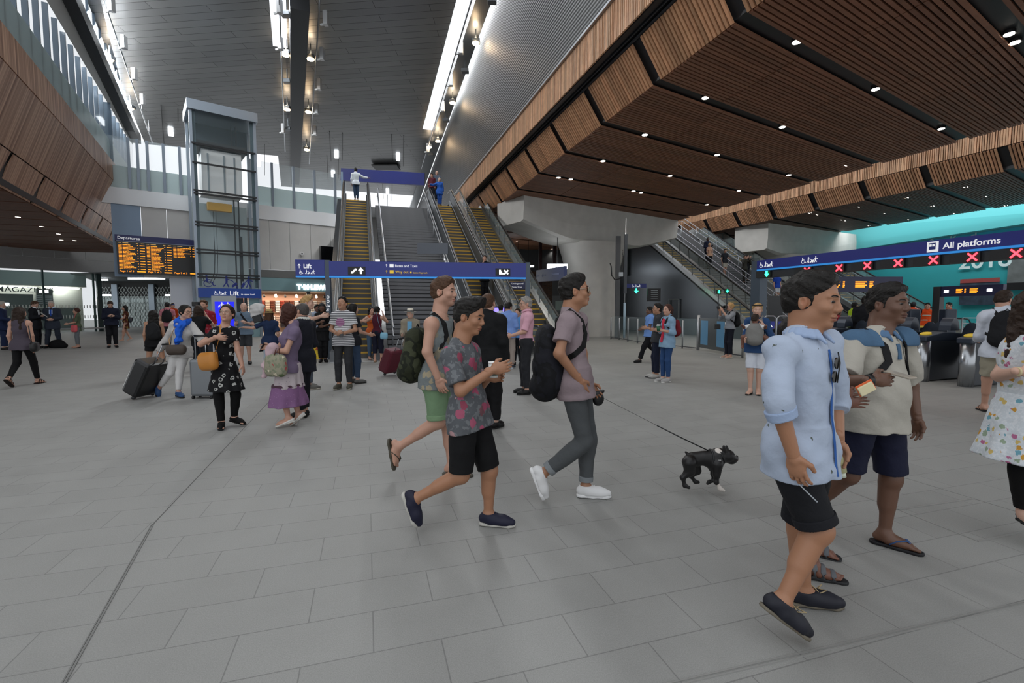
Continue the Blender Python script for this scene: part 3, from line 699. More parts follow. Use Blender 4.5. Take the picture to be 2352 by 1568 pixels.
def icons(o, r_, h, m, parent, gap=1.15, name='pictogram'):
    for i, k in enumerate(('chair', 'pram', 'walker')):
        g = MB(); person_icon(g, o + r_ * gap * h * i, r_, h, k); g.build(name, m, parent)
icons(LP(-1.15, 1.14, 2.78), WD, .62, navy, lift, 1.45)
icons(LP(-.75, 1.25, 2.36), WD, .2, wsign, lift, 1.0)
g = MB(); g.box(LP(0, .9, 1.1), (1.3, .08, 2.2), WD, WM); g.build('lift_door', mat('lift_door', '4a5358', .3, .5), lift)
for a, wd in ((-1.15, .9), (1.2, .6)):
    g = MB(); g.box(LP(a, 1.0, 1.1), (wd, .03, 2.2), WD, WM); g.build('side_glass', mat('pale_teal_glass', '93b2b8', .15), lift)
psc = root('poster_screen', V(*at(518, 775, 22.5).xy, 0), 'blue illuminated information screen on a stand before the lift door', 'screen')
pc = V(psc.location.x, psc.location.y, 1.1)
g = MB(); g.box(pc, (1.0, .2, 2.2), WD, WM); g.build('housing', mat('kiosk_grey', 'aeb4b8', .4, .3), psc)
g = MB(); g.box(pc + WM * .11 + Z * .2, (.78, .02, 1.25), WD, WM); g.build('display', mat('kiosk_blue', '1a1fb0', .4, emit='1c22d8', estr=1.0), psc)
g = MB()
for i in (-1, 1): person_icon(g, pc + WM * .13 + WD * (.12 * i - .1) + Z * .55, WD, .25, 'walker')
g.build('pictogram', wsign, psc)
g = MB(); g.box(pc + WM * .12 - Z * .5, (.7, .02, .16), WD, WM); g.build('light_panel', mat('kiosk_white', 'e8f0ff', .4, emit='ffffff', estr=1.2), psc)

# departure board
TB0, TB1 = wt(280), wt(459)
db = root('departure_board', WP((TB0 + TB1) / 2, .6, 3.7), 'electronic departures board with three columns of amber text', 'information board')
def bx(t0, t1, z0, z1, m0, m1, name, m, par):
    g = MB(); g.hexa([WP(t0, m0, z0), WP(t1, m0, z0), WP(t1, m1, z0), WP(t0, m1, z0), WP(t0, m0, z1), WP(t1, m0, z1), WP(t1, m1, z1), WP(t0, m1, z1)]); return g.build(name, m, par)
bx(TB0, TB1, 3.45, 5.12, .2, .6, 'cabinet', mat('board_black', '100f0d', .35), db)
bx(TB0 - .05, TB1 + .02, 5.14, 5.44, .2, .62, 'header', mat('header_navy', '141b5a', .4), db)
bx(TB0, TB1, 5.1, 5.15, .2, .61, 'strip_light', mat('strip_grey', '8d97b4', .4), db)
text_mesh('lettering', 'Departures', WP(TB0 + .05, .64, 5.22), .2, WD, Z, wsign, db)
amber = mat('led_amber', '000000', .5, emit='ff9420', estr=1.7); hd = mat('led_head', '000000', .5, emit='c8a060', estr=1.0)
BWd = TB1 - TB0
colw = BWd / 3
R_ = random.Random(3)
for c_i in range(3):
    g = MB(); gh = MB(); t0 = TB0 + .08 + c_i * colw
    rows = 19 if c_i < 2 else 8
    for r_i in range(rows):
        z = 4.93 - r_i * .069; 
        main = True
        def seg(a, b2, hh=.026, gg=g):
            gg.box(WP(t0 + (a + b2) / 2 * colw, .605, z), ((b2 - a) * colw, .012, hh), WD, WM)
        if not (r_i % 2 and c_i == 1 and r_i > 8) : seg(0, .12)
        a = .15; L_ = .15 + R_.uniform(.18, .46)
        while a < L_: b2 = a + R_.uniform(.04, .12); seg(a, b2); a = b2 + .012
        if r_i % 2 == 0: seg(.66, .69); seg(.75, .93)
    z = 5.03
    for a, b2 in ((0, .1), (.15, .35), (.62, .7), (.8, .92)):
        gh.box(WP(t0 + (a + b2) / 2 * colw, .605, z), ((b2 - a) * colw, .012, .022), WD, WM)
    g.box(WP(t0 + .77 * colw, .605, 3.56), (.3 * colw, .012, .05), WD, WM)
    g.build('led_text', amber, db); gh.build('led_heading', hd, db)
    text_mesh('lettering', 'Page %d of 3' % (c_i + 1), WP(t0, .615, 3.53), .12, WD, Z, amber, db, sx=1.1)

# clothes shop
teal_g = mat('shop_teal_glass', '86a6ab', .2)
shop = root('shop_front', WP(wt(660), 0, 0), 'clothes shop front with white letters on pale teal glass, under the grey panel wall', 'shop')
bx(T583 - .5, T790, 2.75, 3.55, -.2, .03, 'fascia_glass', teal_g, shop)
text_mesh('lettering', 'T·M·LEWIN', WP(wt(686), .06, 2.86), .46, WD, Z, mat('letters_lit', 'ffffff', .4, emit='ffffff', estr=3), shop, bold=.02, ext=.03, sx=.95)
bx(T583 - .5, T790, 0, 2.75, -3.2, -3.1, 'back_wall', mat('shop_wall', 'c99f86', .6), shop)
bx(T583 - .5, T790, 2.7, 2.76, -3.2, 0, 'shop_ceiling', mat('shop_ceiling', 'b0a8a0', .6), shop)
lw2 = mat('shop_bulb', 'ffffff', .5, emit='ffd8a8', estr=14)
for i in range(9):
    t = T583 + i * .62; g = MB(); g.tube([WP(t, -.4 - .3 * (i % 2), 2.5), WP(t, -.3 - .3 * (i % 2), 2.36)], [.06, .075], 8); g.build('shop_light', lw2 if i % 2 == 0 else dark, shop)
cl_c = [mat('shirt_%d' % i, c, .7) for i, c in enumerate(('e8e4e0', 'a8412c', '3a3438', 'd7b9a4', '70351f', 'f0ede8'))]
for i in range(20):
    t = T583 - .3 + i * .31
    for z0 in (.3, 1.35):
        g = MB(); n_k = 7
        for k in range(n_k): g.box(WP(t, -3.0, z0 + .12 * k + .05), (.26, .25, .09), WD, WM)
        g.build('shirt_stack', cl_c[R_.randrange(6)], shop)
l = bpy.data.lights.new('shop_light', 'AREA'); l.energy = 160; l.size = 2.5; l.size_y = 5; l.shape = 'RECTANGLE'; l.color = (1, .82, .66)
lo = bpy.data.objects.new('shop_light', l); COL.objects.link(lo); lo.parent = shop; lo.location = WP(wt(650), -1.5, 2.6) - Vector(shop['_o']); lo.rotation_euler = (0, 0, math.atan2(WD.y, WD.x) + math.pi / 2)
bx(T583 - .6, T583 - .45, 0, 3.5, -.3, .1, 'door_frame', grey_m, shop)
bx(wt(708), wt(716), 0, 2.75, -.2, .0, 'door_frame', grey_m, shop)

# ---------------- left shop front and shutters ----------------
SA, SB = V(-36.5, 29.0, 0), V(-27.6, 33.2, 0)       # ground line of the magazine shop glass
sa = at(-80, 710, 28.5); sb = at(238, 710, 34.0); SA = V(sa.x, sa.y, 0); SB = V(sb.x, sb.y, 0)
SD = (SB - SA).normalized(); SM = V(SD.y, -SD.x, 0); SLn = (SB - SA).length
def SP_(t, m, z): return SA + SD * t + SM * m + Z * z
def st(px):
    k = (px - CX) / F / CP
    return (k * SA.y - SA.x) / (SD.x - k * SD.y)
def sbx(t0, t1, z0, z1, m0, m1, name, m, par):
    g = MB(); g.hexa([SP_(t0, m0, z0), SP_(t1, m0, z0), SP_(t1, m1, z0), SP_(t0, m1, z0), SP_(t0, m0, z1), SP_(t1, m0, z1), SP_(t1, m1, z1), SP_(t0, m1, z1)])
    if par is None: return struct(g, name, m)
    return g.build(name, m, par)
gp = mat('upper_panel_grey', '8f8f8f', .5, noise=.04)
te = st(330) + 3
ed = [-1, st(66), st(138), st(208), te]
for a, c in zip(ed[:-1], ed[1:]):
    sbx(a + .015, c - .015, 5.0, 6.4, 0, -.2, 'wall_left', gp, None)
sbx(-1, te + .5, 4.15, 4.98, .05, -.2, 'wall_left', gp, None)
mag = root('shop_front', SP_(SLn / 2, 0, 0), 'empty glazed kiosk shop with the word MAGAZINES inside, far left', 'shop')
tE = st(240)
sbx(-1, tE, 0, 4.15, 0, -.02, 'glass', mat('shop_glass', 'a9c3c0', .04, alpha=.2), mag)
for px in (-2, 107, 222): sbx(st(px) - .04, st(px) + .05, 0, 4.15, .08, -.08, 'mullion', mat('mullion_teal', '2f4a4a', .3, .3), mag)
sbx(tE - .25, tE, 0, 4.15, .1, -.15, 'end_post', mat('dark_teal', '27393b', .3, .3), mag)
sbx(-1, tE, 0, 4.2, -4.0, -4.1, 'back_wall', mat('shop_cream', 'c9cabb', .6), mag)
sbx(-1, tE, 3.25, 4.2, -3.0, -3.1, 'bulkhead', mat('pale_bulkhead', '9fb5b4', .5), mag)
sbx(-1, tE, 3.2, 3.26, -3.0, -4.1, 'inner_ceiling', mat('shop_cream'), mag)
sbx(-1, st(118), 2.2, 2.62, -3.5, -3.6, 'dark_shelf', dark, mag)
sbx(-1, st(118), 1.7, 2.2, -3.5, -3.6, 'dark_shelf', dark, mag)
sbx(-1, tE - .4, .1, 1.68, -3.4, -3.5, 'counter', mat('counter_black', '121314', .3), mag)
text_mesh('lettering', 'MAGAZINES', SP_(st(28), -3.35, 2.76), .5, SD, Z, dark, mag, bold=.006, sx=1.05)
for px in (12, 85, 160, 190):
    sbx(st(px) - .4, st(px) + .9, 3.06, 3.12, -3.45, -3.8, 'strip_lamp', tube_e, mag)
sbx(st(25), st(52), 1.8, 2.0, -2.6, -2.7, 'strip_lamp', tube_e, mag)
mk = root('drinks_kiosk', SP_(st(140), -3.0, 0), 'black drinks price board hanging in the empty shop', 'kiosk')
sbx(st(122), st(160), 1.75, 3.0, -3.0, -3.2, 'board', mat('kiosk_black', '1a1b1d', .4), mk)
sbx(st(128), st(150), 2.72, 2.92, -2.97, -3.0, 'lit_heading', mat('heading_white', 'ffffff', .5, emit='ffffff', estr=1.5), mk)
g = MB()
for i in range(3):
    for j in range(5): g.box(SP_(st(126 + 12 * i), -2.96, 2.5 - j * .13), (.35, .02, .05), SD, SM)
g.build('menu_lines', mat('menu_white', 'a8b0b4', .5), mk)
for z in (1.15, 1.85):      # manifestation dashes on glass
    g = MB(); t = -.9
    while t < tE: g.box(SP_(t, .02, z - .1), (.05, .01, .22), SD, SM); t += .16
    g.build('glass_dashes', mat('dash_white', 'c9ccc8', .5), mag)
sbx(st(104), tE + .9, .22, .3, .5, .44, 'guard_rail', steel_r, mag)
for px in (108, 170, 236): sbx(st(px) - .03, st(px) + .03, 0, .22, .5, .44, 'guard_post', steel_r, mag)
# shutters
hx0, hx1 = at(228, 710, 43.0), at(415, 710, 43.0)
HA = V(hx0.x, hx0.y, 0); HD = (V(hx1.x, hx1.y, 0) - HA).normalized(); HL = (hx1 - hx0).length; HM = V(HD.y, -HD.x, 0)
shut = root('folding_shutter', HA + HD * HL / 2, 'closed silver lattice folding gates under the departure board', 'shutter')
shm = mat('shutter_silver', 'a9b5b4', .4, .5)
g = MB(); t = 0
while t < HL:
    w_ = .09 + .05 * abs(math.sin(t * 7)); g.hexa([HA + HD * t, HA + HD * (t + w_), HA + HD * (t + w_) - HM * .05, HA + HD * t - HM * .05] + [HA + HD * t + Z * 2.75, HA + HD * (t + w_) + Z * 2.75, HA + HD * (t + w_) - HM * .05 + Z * 2.75, HA + HD * t - HM * .05 + Z * 2.75]); t += .15
g.build('slat_curtain', shm, shut)
g = MB(); t = 0
for zz in (.3, .85, 1.4, 1.95, 2.8, 3.3):
    t = 0
    while t < HL - .3:
        a = HA + HD * t + HM * .05 + Z * zz
        g.bar(a, a + HD * .15 + Z * .28, .02, .035, HM); g.bar(a + HD * .15 + Z * .28, a + HD * .3, .02, .035, HM)
        g.bar(a, a + HD * .15 - Z * .28, .02, .035, HM); g.bar(a + HD * .15 - Z * .28, a + HD * .3, .02, .035, HM)
        t += .3
g.build('lattice', mat('lattice_pale', 'cfd6d4', .4, .3), shut)
for t in (1.6, 4.9): 
    g = MB(); g.box(HA + HD * t + HM * .12 + Z * 1.9, (.5, .15, 3.8), HD, HM); g.build('jamb', mat('jamb_blue', '9aa8b4', .35, .3), shut)
g = MB(); g.hexa([HA - HM * .1, HA + HD * (HL + 4) - HM * .1, HA + HD * (HL + 4) - HM * .3, HA - HM * .3] + [q + Z * 4.6 for q in (HA - HM * .1, HA + HD * (HL + 4) - HM * .1, HA + HD * (HL + 4) - HM * .3, HA - HM * .3)])
struct(g, 'wall_back', mat('passage_dark', '2b2d2d', .6))
for i, (px0, px1, zz, yy) in enumerate(((228, 255, 2.75, 40), (300, 380, 3.75, 34.0), (383, 402, 2.75, 40), (228, 250, 3.9, 38))):
    a, c = at(px0, 710, yy), at(px1, 710, yy); g = MB(); g.bar(V(a.x, yy, zz), V(c.x, yy, zz), .2, .12); g.bar(V((a.x + c.x) / 2, yy, zz), V((a.x + c.x) / 2, yy, 4.6), .03, .03, (1, 0, 0), mi=1)
    tag(g.build('tube_lamp', [tube_e, dark], origin=V(a.x, yy, zz)), ['short tube lamp left of the folding gates', 'long bright tube lamp right under the departure board', 'short tube lamp beside the white pillar', 'high tube lamp at the left top corner of the folding gates'][i], 'lamp')
g = MB(); a, c = at(225, 710, 34), at(420, 710, 44); g.hexa([V(-31, 33.5, 4.05), V(-19, 30, 4.05), V(-24, 48, 4.05), V(-38, 44, 4.05), V(-31, 33.5, 4.1), V(-19, 30, 4.1), V(-24, 48, 4.1), V(-38, 44, 4.1)])
struct(g, 'ceiling', mat('passage_ceiling', '555a5c', .6))

# ---------------- back wall between the banks ----------------
def vwall(px0, px1, Y, z0, z1, m, name='wall_back', th=.3, lab=None, Y1=None):
    a, c = at(px0, 710, Y), at(px1, 710, Y1 or Y); g = MB()
    d_ = V(c.x - a.x, c.y - a.y, 0).normalized(); n_ = V(-d_.y, d_.x, 0) * th
    a = V(a.x, a.y, z0); c = V(c.x, c.y, z0); h = Z * (z1 - z0)
    g.hexa([a, c, c + n_, a + n_, a + h, c + h, c + n_ + h, a + n_ + h])
    if name.split('_')[0] in ('wall', 'trim', 'door', 'ceiling'): return struct(g, name, m, label=lab)
    return tag(g.build(name, m, origin=a), lab, name.split('_')[-1])
brick = mat('brick', '6d5040', .8)
b = brick.node_tree.nodes['Principled BSDF']; tc = nd(brick, 'ShaderNodeTexCoord'); mp = nd(brick, 'ShaderNodeMapping'); mp.inputs['Rotation'].default_value = (math.pi / 2, 0, 0)
br = nd(brick, 'ShaderNodeTexBrick'); br.inputs['Scale'].default_value = 1; br.inputs['Brick Width'].default_value = .26; br.inputs['Row Height'].default_value = .09; br.inputs['Mortar Size'].default_value = .008
br.inputs['Color1'].default_value = lin('6a4a38'); br.inputs['Color2'].default_value = lin('4d392f'); br.inputs['Mortar'].default_value = lin('6b6256')
lk(brick, tc.outputs['Object'], mp.inputs[0]); lk(brick, mp.outputs[0], br.inputs['Vector']); lk(brick, br.outputs['Color'], b.inputs['Base Color'])
gw = mat('grey_wall', '6a6c6e', .6); dwall = mat('dark_wall', '343638', .6)
vwall(1080, 1500, 46, 4.3, 7.4, dwall, lab='dark grey bulkhead wall at the far end under the right deck')
vwall(1060, 1240, 47, 0, 4.3, mat('arch_dark', '2c2e2c', .7))
vwall(1125, 1155, 40, 0, 4.6, brick, 'brick_column', lab='brick pier just right of the far escalators')
vwall(1170, 1206, 42, 0, 4.2, mat('brick_ochre', '6a5f3e', .8, noise=.25, nscale=6), 'brick_column', lab='ochre brick pier framed by the blue sign post')
vwall(1212, 1268, 36, 0, 4.4, brick, 'brick_column', .9, 'broad red brick pier left of the concrete pier')
vwall(1262, 1300, 40, 0, 2.7, mat('door_grey', '8b8f90', .5), 'door_1', lab='plain grey door in the back wall')
vwall(1266, 1420, 40.4, 0, 4.3, gw)
g = MB(); a = at(1284, 702, 39.97); g.box(a, (.6, .06, .8), (1, 0, 0), (0, 1, 0)); tag(g.build('notice', mat('notice_pale', 'c9dcd6', .5), origin=a), 'small pale notice on the grey door', 'notice')
for i, px in enumerate((1241, 1273)):
    a = at(px, 600, 33); g = MB(); g.tube([V(a.x, 33, 2.9 + i * .6), V(a.x, 33, 7.3)], .12, 10, up=(1, 0, 0))
    tag(g.build('hanger_pole', mat('maroon_paint', '3d1d1c', .5), True, ) if False else g.build('hanger_pole', mat('maroon_paint', '3d1d1c', .5), origin=V(a.x, 33, 7.3)), ['maroon pole hanging left of the slanted blue sign', 'maroon pole rising above the slanted blue sign'][i], 'pole')
# hanging direction sign
hs = root('hanging_sign', at(1267, 632, 24), 'slanted blue direction sign beside the concrete pier', 'sign')
a, c = at(1234, 634, 26), at(1299, 627, 21.0); g = MB(); g.bar(a, c, .12, .62); g.build('panel', mat('sign_grey_blue', '34406f', .4), hs)
dd = (c - a).normalized(); nn = dd.cross(Z)
for t, L_ in ((.12, .5), (1.3, .7), (3.2, 1.1)):
    g = MB(); g.box(a + dd * (t + L_ / 2) + nn * .063, (L_, .008, .07), dd, nn); g.box(a + dd * t + nn * .063, (.12, .008, .16), dd, nn); g.build('line_of_text', mat('sign_text_dim', '8a93b8', .5), hs)
a = at(1280, 612, 26); g = MB(); g.box(a, (1.1, .3, .25), (1, 0, 0), (0, 1, 0)); g.bar(a, V(a.x, a.y, 7.35), .03, .03, (1, 0, 0), mi=1); tag(g.build('tube_lamp', [tube_e, dark], origin=a), 'bright lamp over the slanted blue sign', 'lamp')
for i, (px, py) in enumerate(((1153, 606), (1178, 608), (1190, 609), (1214, 611))):
    a = at(px, py, 40); g = MB(); g.box(a, (.9, .2, .14), (1, 0, 0), (0, 1, 0)); g.bar(a, V(a.x, a.y, 7.35), .03, .03, (1, 0, 0), mi=1); tag(g.build('tube_lamp', [tube_e, dark], origin=a), '%s of four bright lamps seen over the right end of the long blue sign' % ORD[i], 'lamp')
# underground sign behind post
us = root('underground_sign', at(1186, 657, 20), 'dark blue Underground direction sign under the right end of the long blue sign', 'sign')
a = at(1186, 655, 20); g = MB(); g.box(a, (.85, .1, .3), (1, 0, 0), (0, 1, 0)); g.build('panel', mat('sign_navy', '161c48', .4), us)
text_mesh('lettering', 'Underground', a + V(-.2, -.06, .04), .09, (1, 0, 0), Z, wsign, us); text_mesh('lettering', 'Tooley Street', a + V(-.2, -.06, -.1), .08, (1, 0, 0), Z, wsign, us)
hp = root('help_point', V(*at(1225, 740, 24).xy, 0), 'steel post with a small screen box left of the concrete pier', 'post')
q = hp.location; g = MB(); g.tube([V(q.x, q.y, 0), V(q.x, q.y, 2.2)], .09, 10, up=(1, 0, 0)); g.build('pole', steel_r, hp); g = MB(); g.box(V(q.x, q.y, 2.4), (.34, .2, .36)); g.build('box', mat('kiosk_grey'), hp); g = MB(); g.box(V(q.x, q.y, .9), (.25, .22, .35)); g.build('band', mat('sign_navy'), hp)
for i, (px, y0, y1, Yd, m_, lab) in enumerate(((1159, 683, 705, 30, 'c7dcd8', 'pale lit panel behind the man in the blue shirt'), (1222, 687, 740, 27, 'b7cacc', 'pale glass panel beside the help point'))):
    a, c = at(px - 9, y0, Yd), at(px + 9, y1, Yd); g = MB(); g.hexa([V(a.x, Yd, c.z), V(c.x, Yd, c.z), V(c.x, Yd + .1, c.z), V(a.x, Yd + .1, c.z), V(a.x, Yd, a.z), V(c.x, Yd, a.z), V(c.x, Yd + .1, a.z), V(a.x, Yd + .1, a.z)])
    tag(g.build('information_panel', mat('pale_panel%d' % i, m_, .4), origin=(a + c) / 2), lab, 'panel')

# right of the pier: entrance behind
vwall(1425, 1560, 36, 4.1, 7.3, mat('bulkhead_pale', '8d8f90', .6), lab='pale sloping bulkhead right of the concrete pier')
vwall(1425, 1600, 40, 0, 4.1, mat('entrance_dark', '1c1d1e', .6), lab='dark entrance right of the concrete pier')
es = root('gate_sign', at(1461, 656, 30), 'small blue sign with a green arrow in the dark entrance by the pier', 'sign')
a = at(1461, 656, 30); g = MB(); g.box(a, (1.25, .15, .26)); g.build('panel', mat('sign_blue'), es); icons(a + V(-.25, -.09, -.09), V(1, 0, 0), .16, wsign, es, 1.2)
grn = mat('led_green', '000000', .5, emit='22ff90', estr=8); red = mat('led_red', '000000', .5, emit='ff2a35', estr=7)
def arrow(c_, r_, h, m, par, name='green_arrow'):
    n_ = r_.cross(Z); g = MB(); g.bar(c_ + Z * h * .5, c_ - Z * h * .1, h * .3, .02, n_)
    g.prism([c_ + r_ * h * .42 + Z * h * .02, c_ - r_ * h * .42 + Z * h * .02, c_ - Z * h * .5], n_ * -.02); return g.build(name, m, par)
arrow(a + V(0, -.1, -.33), V(1, 0, 0), .3, grn, es)
tb = root('train_board', at(1500, 690, 28), 'dark list board behind the three people by the glass barrier', 'information board')
a = at(1502, 677, 28); g = MB(); g.box(a, (.75, .12, .75)); g.build('panel', dark, tb)
for i in range(5): g = MB(); g.box(a + V(.0, -.07, .25 - .12 * i), (.4, .02, .03)); g.build('line_of_text', mat('menu_white'), tb)
for i, (px, py, wd) in enumerate(((1486, 675, .12), (1520, 676, .4), (1525, 688, .3))):
    a = at(px, py, 34); g = MB(); g.box(a, (wd * 1.6, .1, .2)); tag(g.build('small_lamp', tube_e, origin=a), ['round lamp', 'short tube lamp', 'bright low lamp'][i] + ' in the dark entrance right of the pier', 'lamp')
for i, (px, py) in enumerate(((1652, 670), (1671, 668))):
    a = at(px, py, 21.5); sg_ = root('gate_arrow', a, '%s green arrow light floating before the near right escalator' % ('left' if i == 0 else 'right'), 'light')
    arrow(a, V(1, 0, 0), .14, grn, sg_)
    g = MB(); g.box(a + V(0, .06, 0), (.2, .06, .2)); g.build('housing', dark, sg_); g = MB(); g.bar(a + V(0, .06, 0), V(a.x, a.y + .06, 0), .03, .03, (1, 0, 0)); g.build('post', grey_m, sg_)
fr = root('service_door', at(1546, 720, 24), 'pale frame of a service door in the dark cladding under the near right escalator', 'door')
fb = bR - N1 * .3
def fp(px, z):  # on the flank plane
    k = (px - CX) / F / CP; p = fb; t = (k * p.y - p.x) / (D1.x - k * D1.y); return p + D1 * t - N1 * .04 + Z * z
for a, c in ((fp(1535, 0.2), fp(1535, 2.2)), (fp(1558, 0.2), fp(1558, 2.2)), (fp(1535, 2.2), fp(1558, 2.2))):
    g = MB(); g.bar(a, c, .06, .05, N1); g.build('frame', mat('frame_pale', '8a8f90', .4), fr)

# glass barrier with posts
gb = root('glass_barrier', V(*on_z(1560, 798).xy, 0), 'glass barrier with steel posts from the concrete pier to the gateline', 'barrier')
pts = [on_z(x, y) for x, y in ((1403, 779), (1422, 780), (1442, 784), (1464, 788), (1500, 793), (1567, 800), (1603, 804), (1665, 816), (1705, 822))]
for i, p in enumerate(pts):
    g = MB(); g.tube([p, V(p.x, p.y, 1.13 if i != 6 else 1.35)], .035 if i != 6 else .06, 8, up=(1, 0, 0)); g.build('post', steel_r, gb, True)
gls = mat('barrier_glass', 'b9d2d6', .04, alpha=.16)
for i, (a, c) in enumerate(zip(pts[:-1], pts[1:])):
    if i == 6: continue
    g = MB(); g.add([a + Z * .12, c + Z * .12, c + Z * 1.2, a + Z * 1.2], [(0, 1, 2, 3)]); g.build('glass_pane', gls, gb)
    g = MB(); g.bar(a + Z * .08, c + Z * .08, .04, .03); g.build('bottom_rail', grey_m, gb)
a, c = pts[6], pts[7]; gt = MB(); gt.hexa([a + Z * .12, c + Z * .12, c + Z * .12 + V(0, .02, 0), a + Z * .12 + V(0, .02, 0), a + Z * 1.25, c + Z * 1.25, c + Z * 1.25 + V(0, .02, 0), a + Z * 1.25 + V(0, .02, 0)])
gate = gt.build('gate_leaf', mat('gate_glass', '3d4345', .2), gb)
for f0, f1 in ((.08, .36), (.68, .95)):
    p, q = a.lerp(c, f0), a.lerp(c, f1); n_ = V(0, -.03, 0); g = MB(); g.add([p + n_ + Z * .25, q + n_ + Z * .25, q + n_ + Z * 1.15, p + n_ + Z * 1.15], [(0, 1, 2, 3)]); g.build('blue_panel', mat('blue_film', '4f87ad', .3), gate)

# ---------------- big blue sign (left) ----------------
bs = root('direction_sign', at(757, 824, 15).xy.to_3d(), 'long blue sign reading Lift, Buses and Taxis, Way out, standing before the far escalators', 'sign')
Lp, Rp = at(681, 618, 14.9), at(1210, 628, 15.7); sd = V(Rp.x - Lp.x, Rp.y - Lp.y, 0).normalized(); sn = V(sd.y, -sd.x, 0)
L0 = V(Lp.x, Lp.y, 0); SLEN = (V(Rp.x, Rp.y, 0) - L0).length
def BP(t, m, z): return L0 + sd * t + sn * m + Z * z
def bt(px): k = (px - CX) / F / CP; return (k * L0.y - L0.x) / (sd.x - k * sd.y)
def bbx(t0, t1, z0, z1, m0, m1, name, m, par=bs):
    g = MB(); g.box(BP((t0 + t1) / 2, (m0 + m1) / 2, (z0 + z1) / 2), (abs(t1 - t0), abs(m1 - m0), z1 - z0), sd, sn); return g.build(name, m, par)
ZB, ZT = 2.56, 3.1
bbx(0, bt(752), ZB + .05, ZT, -.1, .1, 'panel', blue); bbx(bt(762), bt(1207), ZB + .05, ZT - .03, -.1, .1, 'panel', blue)
bbx(0, bt(752), ZB, ZB + .045, -.1, .1, 'light_strip', lblue); bbx(bt(762), bt(1207), ZB, ZB + .045, -.1, .1, 'light_strip', lblue)
bbx(bt(752) , bt(752) + .15, 0, ZT, -.08, .08, 'post', mat('post_blue_grey', '4c5763', .4, .3)); bbx(bt(1207), bt(1207) + .14, 0, ZT, -.08, .08, 'post', mat('post_blue_grey'))
g = MB()
for i, z in enumerate((1.95, 1.82, 1.69, 1.56)):
    c_ = BP(bt(752) + .075, .085, z)
    if i < 2: g.tube([c_ + sd * .04 * math.cos(t) + Z * .04 * math.sin(t) for t in [k * .7 for k in range(10)]], .008, 5)
    else: person_icon(g, c_ - sd * .05 - Z * .05, sd, .1, 'pram' if i == 2 else 'walker')
g.build('pictogram', wsign, bs)
def uparrow(t, z, h, m=wsign, r_=None):
    g = MB(); c_ = BP(t, .11, z); g.bar(c_ - Z * h * .5, c_ + Z * h * .45, .01, h * .12, sd); g.bar(c_ + Z * h * .5, c_ + Z * h * .15 + sd * h * .3, .01, h * .12, sd); g.bar(c_ + Z * h * .5, c_ + Z * h * .15 - sd * h * .3, .01, h * .12, sd); g.build('arrow', m, bs)
uparrow(bt(695), 2.9, .13)
text_mesh('lettering', 'Lift', BP(bt(704), .105, 2.84), .19, sd, Z, wsign, bs, bold=.003)
icons(BP(bt(696), .105, 2.66), sd, .13, wsign, bs, 1.35)
bbx(bt(805), bt(844), 2.64, 2.9, .09, .12, 'display', dark)
g = MB(); c_ = BP(bt(812), .13, 2.7); 
for i in range(3): g.bar(c_ + sd * i * .045 + Z * i * .045, c_ + sd * (i + 1) * .045 + Z * i * .045, .01, .05, sd); g.bar(c_ + sd * (i + 1) * .045 + Z * i * .045, c_ + sd * (i + 1) * .045 + Z * (i + 1) * .045, .01, .05, sd)
g.bar(c_ + sd * .3 - Z * .02, c_ + sd * .3 + Z * .1, .05, .012, sn); g.prism([c_ + sd * .22 + Z * .08, c_ + sd * .38 + Z * .08, c_ + sd * .3 + Z * .17], sn * .012)
lit = mat('display_white', 'ffffff', .5, emit='ffffff', estr=4); g.build('lit_symbol', lit, bs)
bbx(bt(1138), bt(1171), 2.66, 2.89, .09, .12, 'display', dark)
g = MB(); c_ = BP(bt(1148), .13, 2.7); g.bar(c_ + Z * .14, c_, .05, .012, sn); g.bar(c_ + Z * .05, c_ + sd * .06 + Z * .05, .06, .012, sn); g.bar(c_ + sd * .04 + Z * .02, c_ + sd * .14 + Z * .02, .04, .012, sn)
c2 = BP(bt(1162), .13, 2.77); g.bar(c2 - sd * .06 - Z * .06, c2 + sd * .06 + Z * .06, .04, .012, sn); g.bar(c2 - sd * .06 + Z * .06, c2 + sd * .06 - Z * .06, .04, .012, sn); g.build('lit_symbol', lit, bs)
uparrow(bt(892), 2.94, .09); uparrow(bt(892), 2.75, .09, mat('sign_yellow', 'e8c23a', .5, emit='e8c23a', estr=.3))
bbx(bt(899), bt(908), 2.89, 2.99, .1, .115, 'bus_symbol', wsign); bbx(bt(899), bt(908), 2.7, 2.8, .1, .115, 'exit_symbol', mat('sign_yellow'))
text_mesh('lettering', 'Buses and Taxis', BP(bt(911), .105, 2.9), .115, sd, Z, wsign, bs, sx=.95)
text_mesh('lettering', 'Way out', BP(bt(911.5), .105, 2.71), .115, sd, Z, mat('sign_yellow'), bs)
bbx(bt(945), bt(948.5), 2.71, 2.76, .1, .115, 'exit_symbol', mat('sign_yellow')); text_mesh('lettering', 'Station Approach', BP(bt(951), .105, 2.705), .07, sd, Z, mat('sign_yellow'), bs, sx=.93)

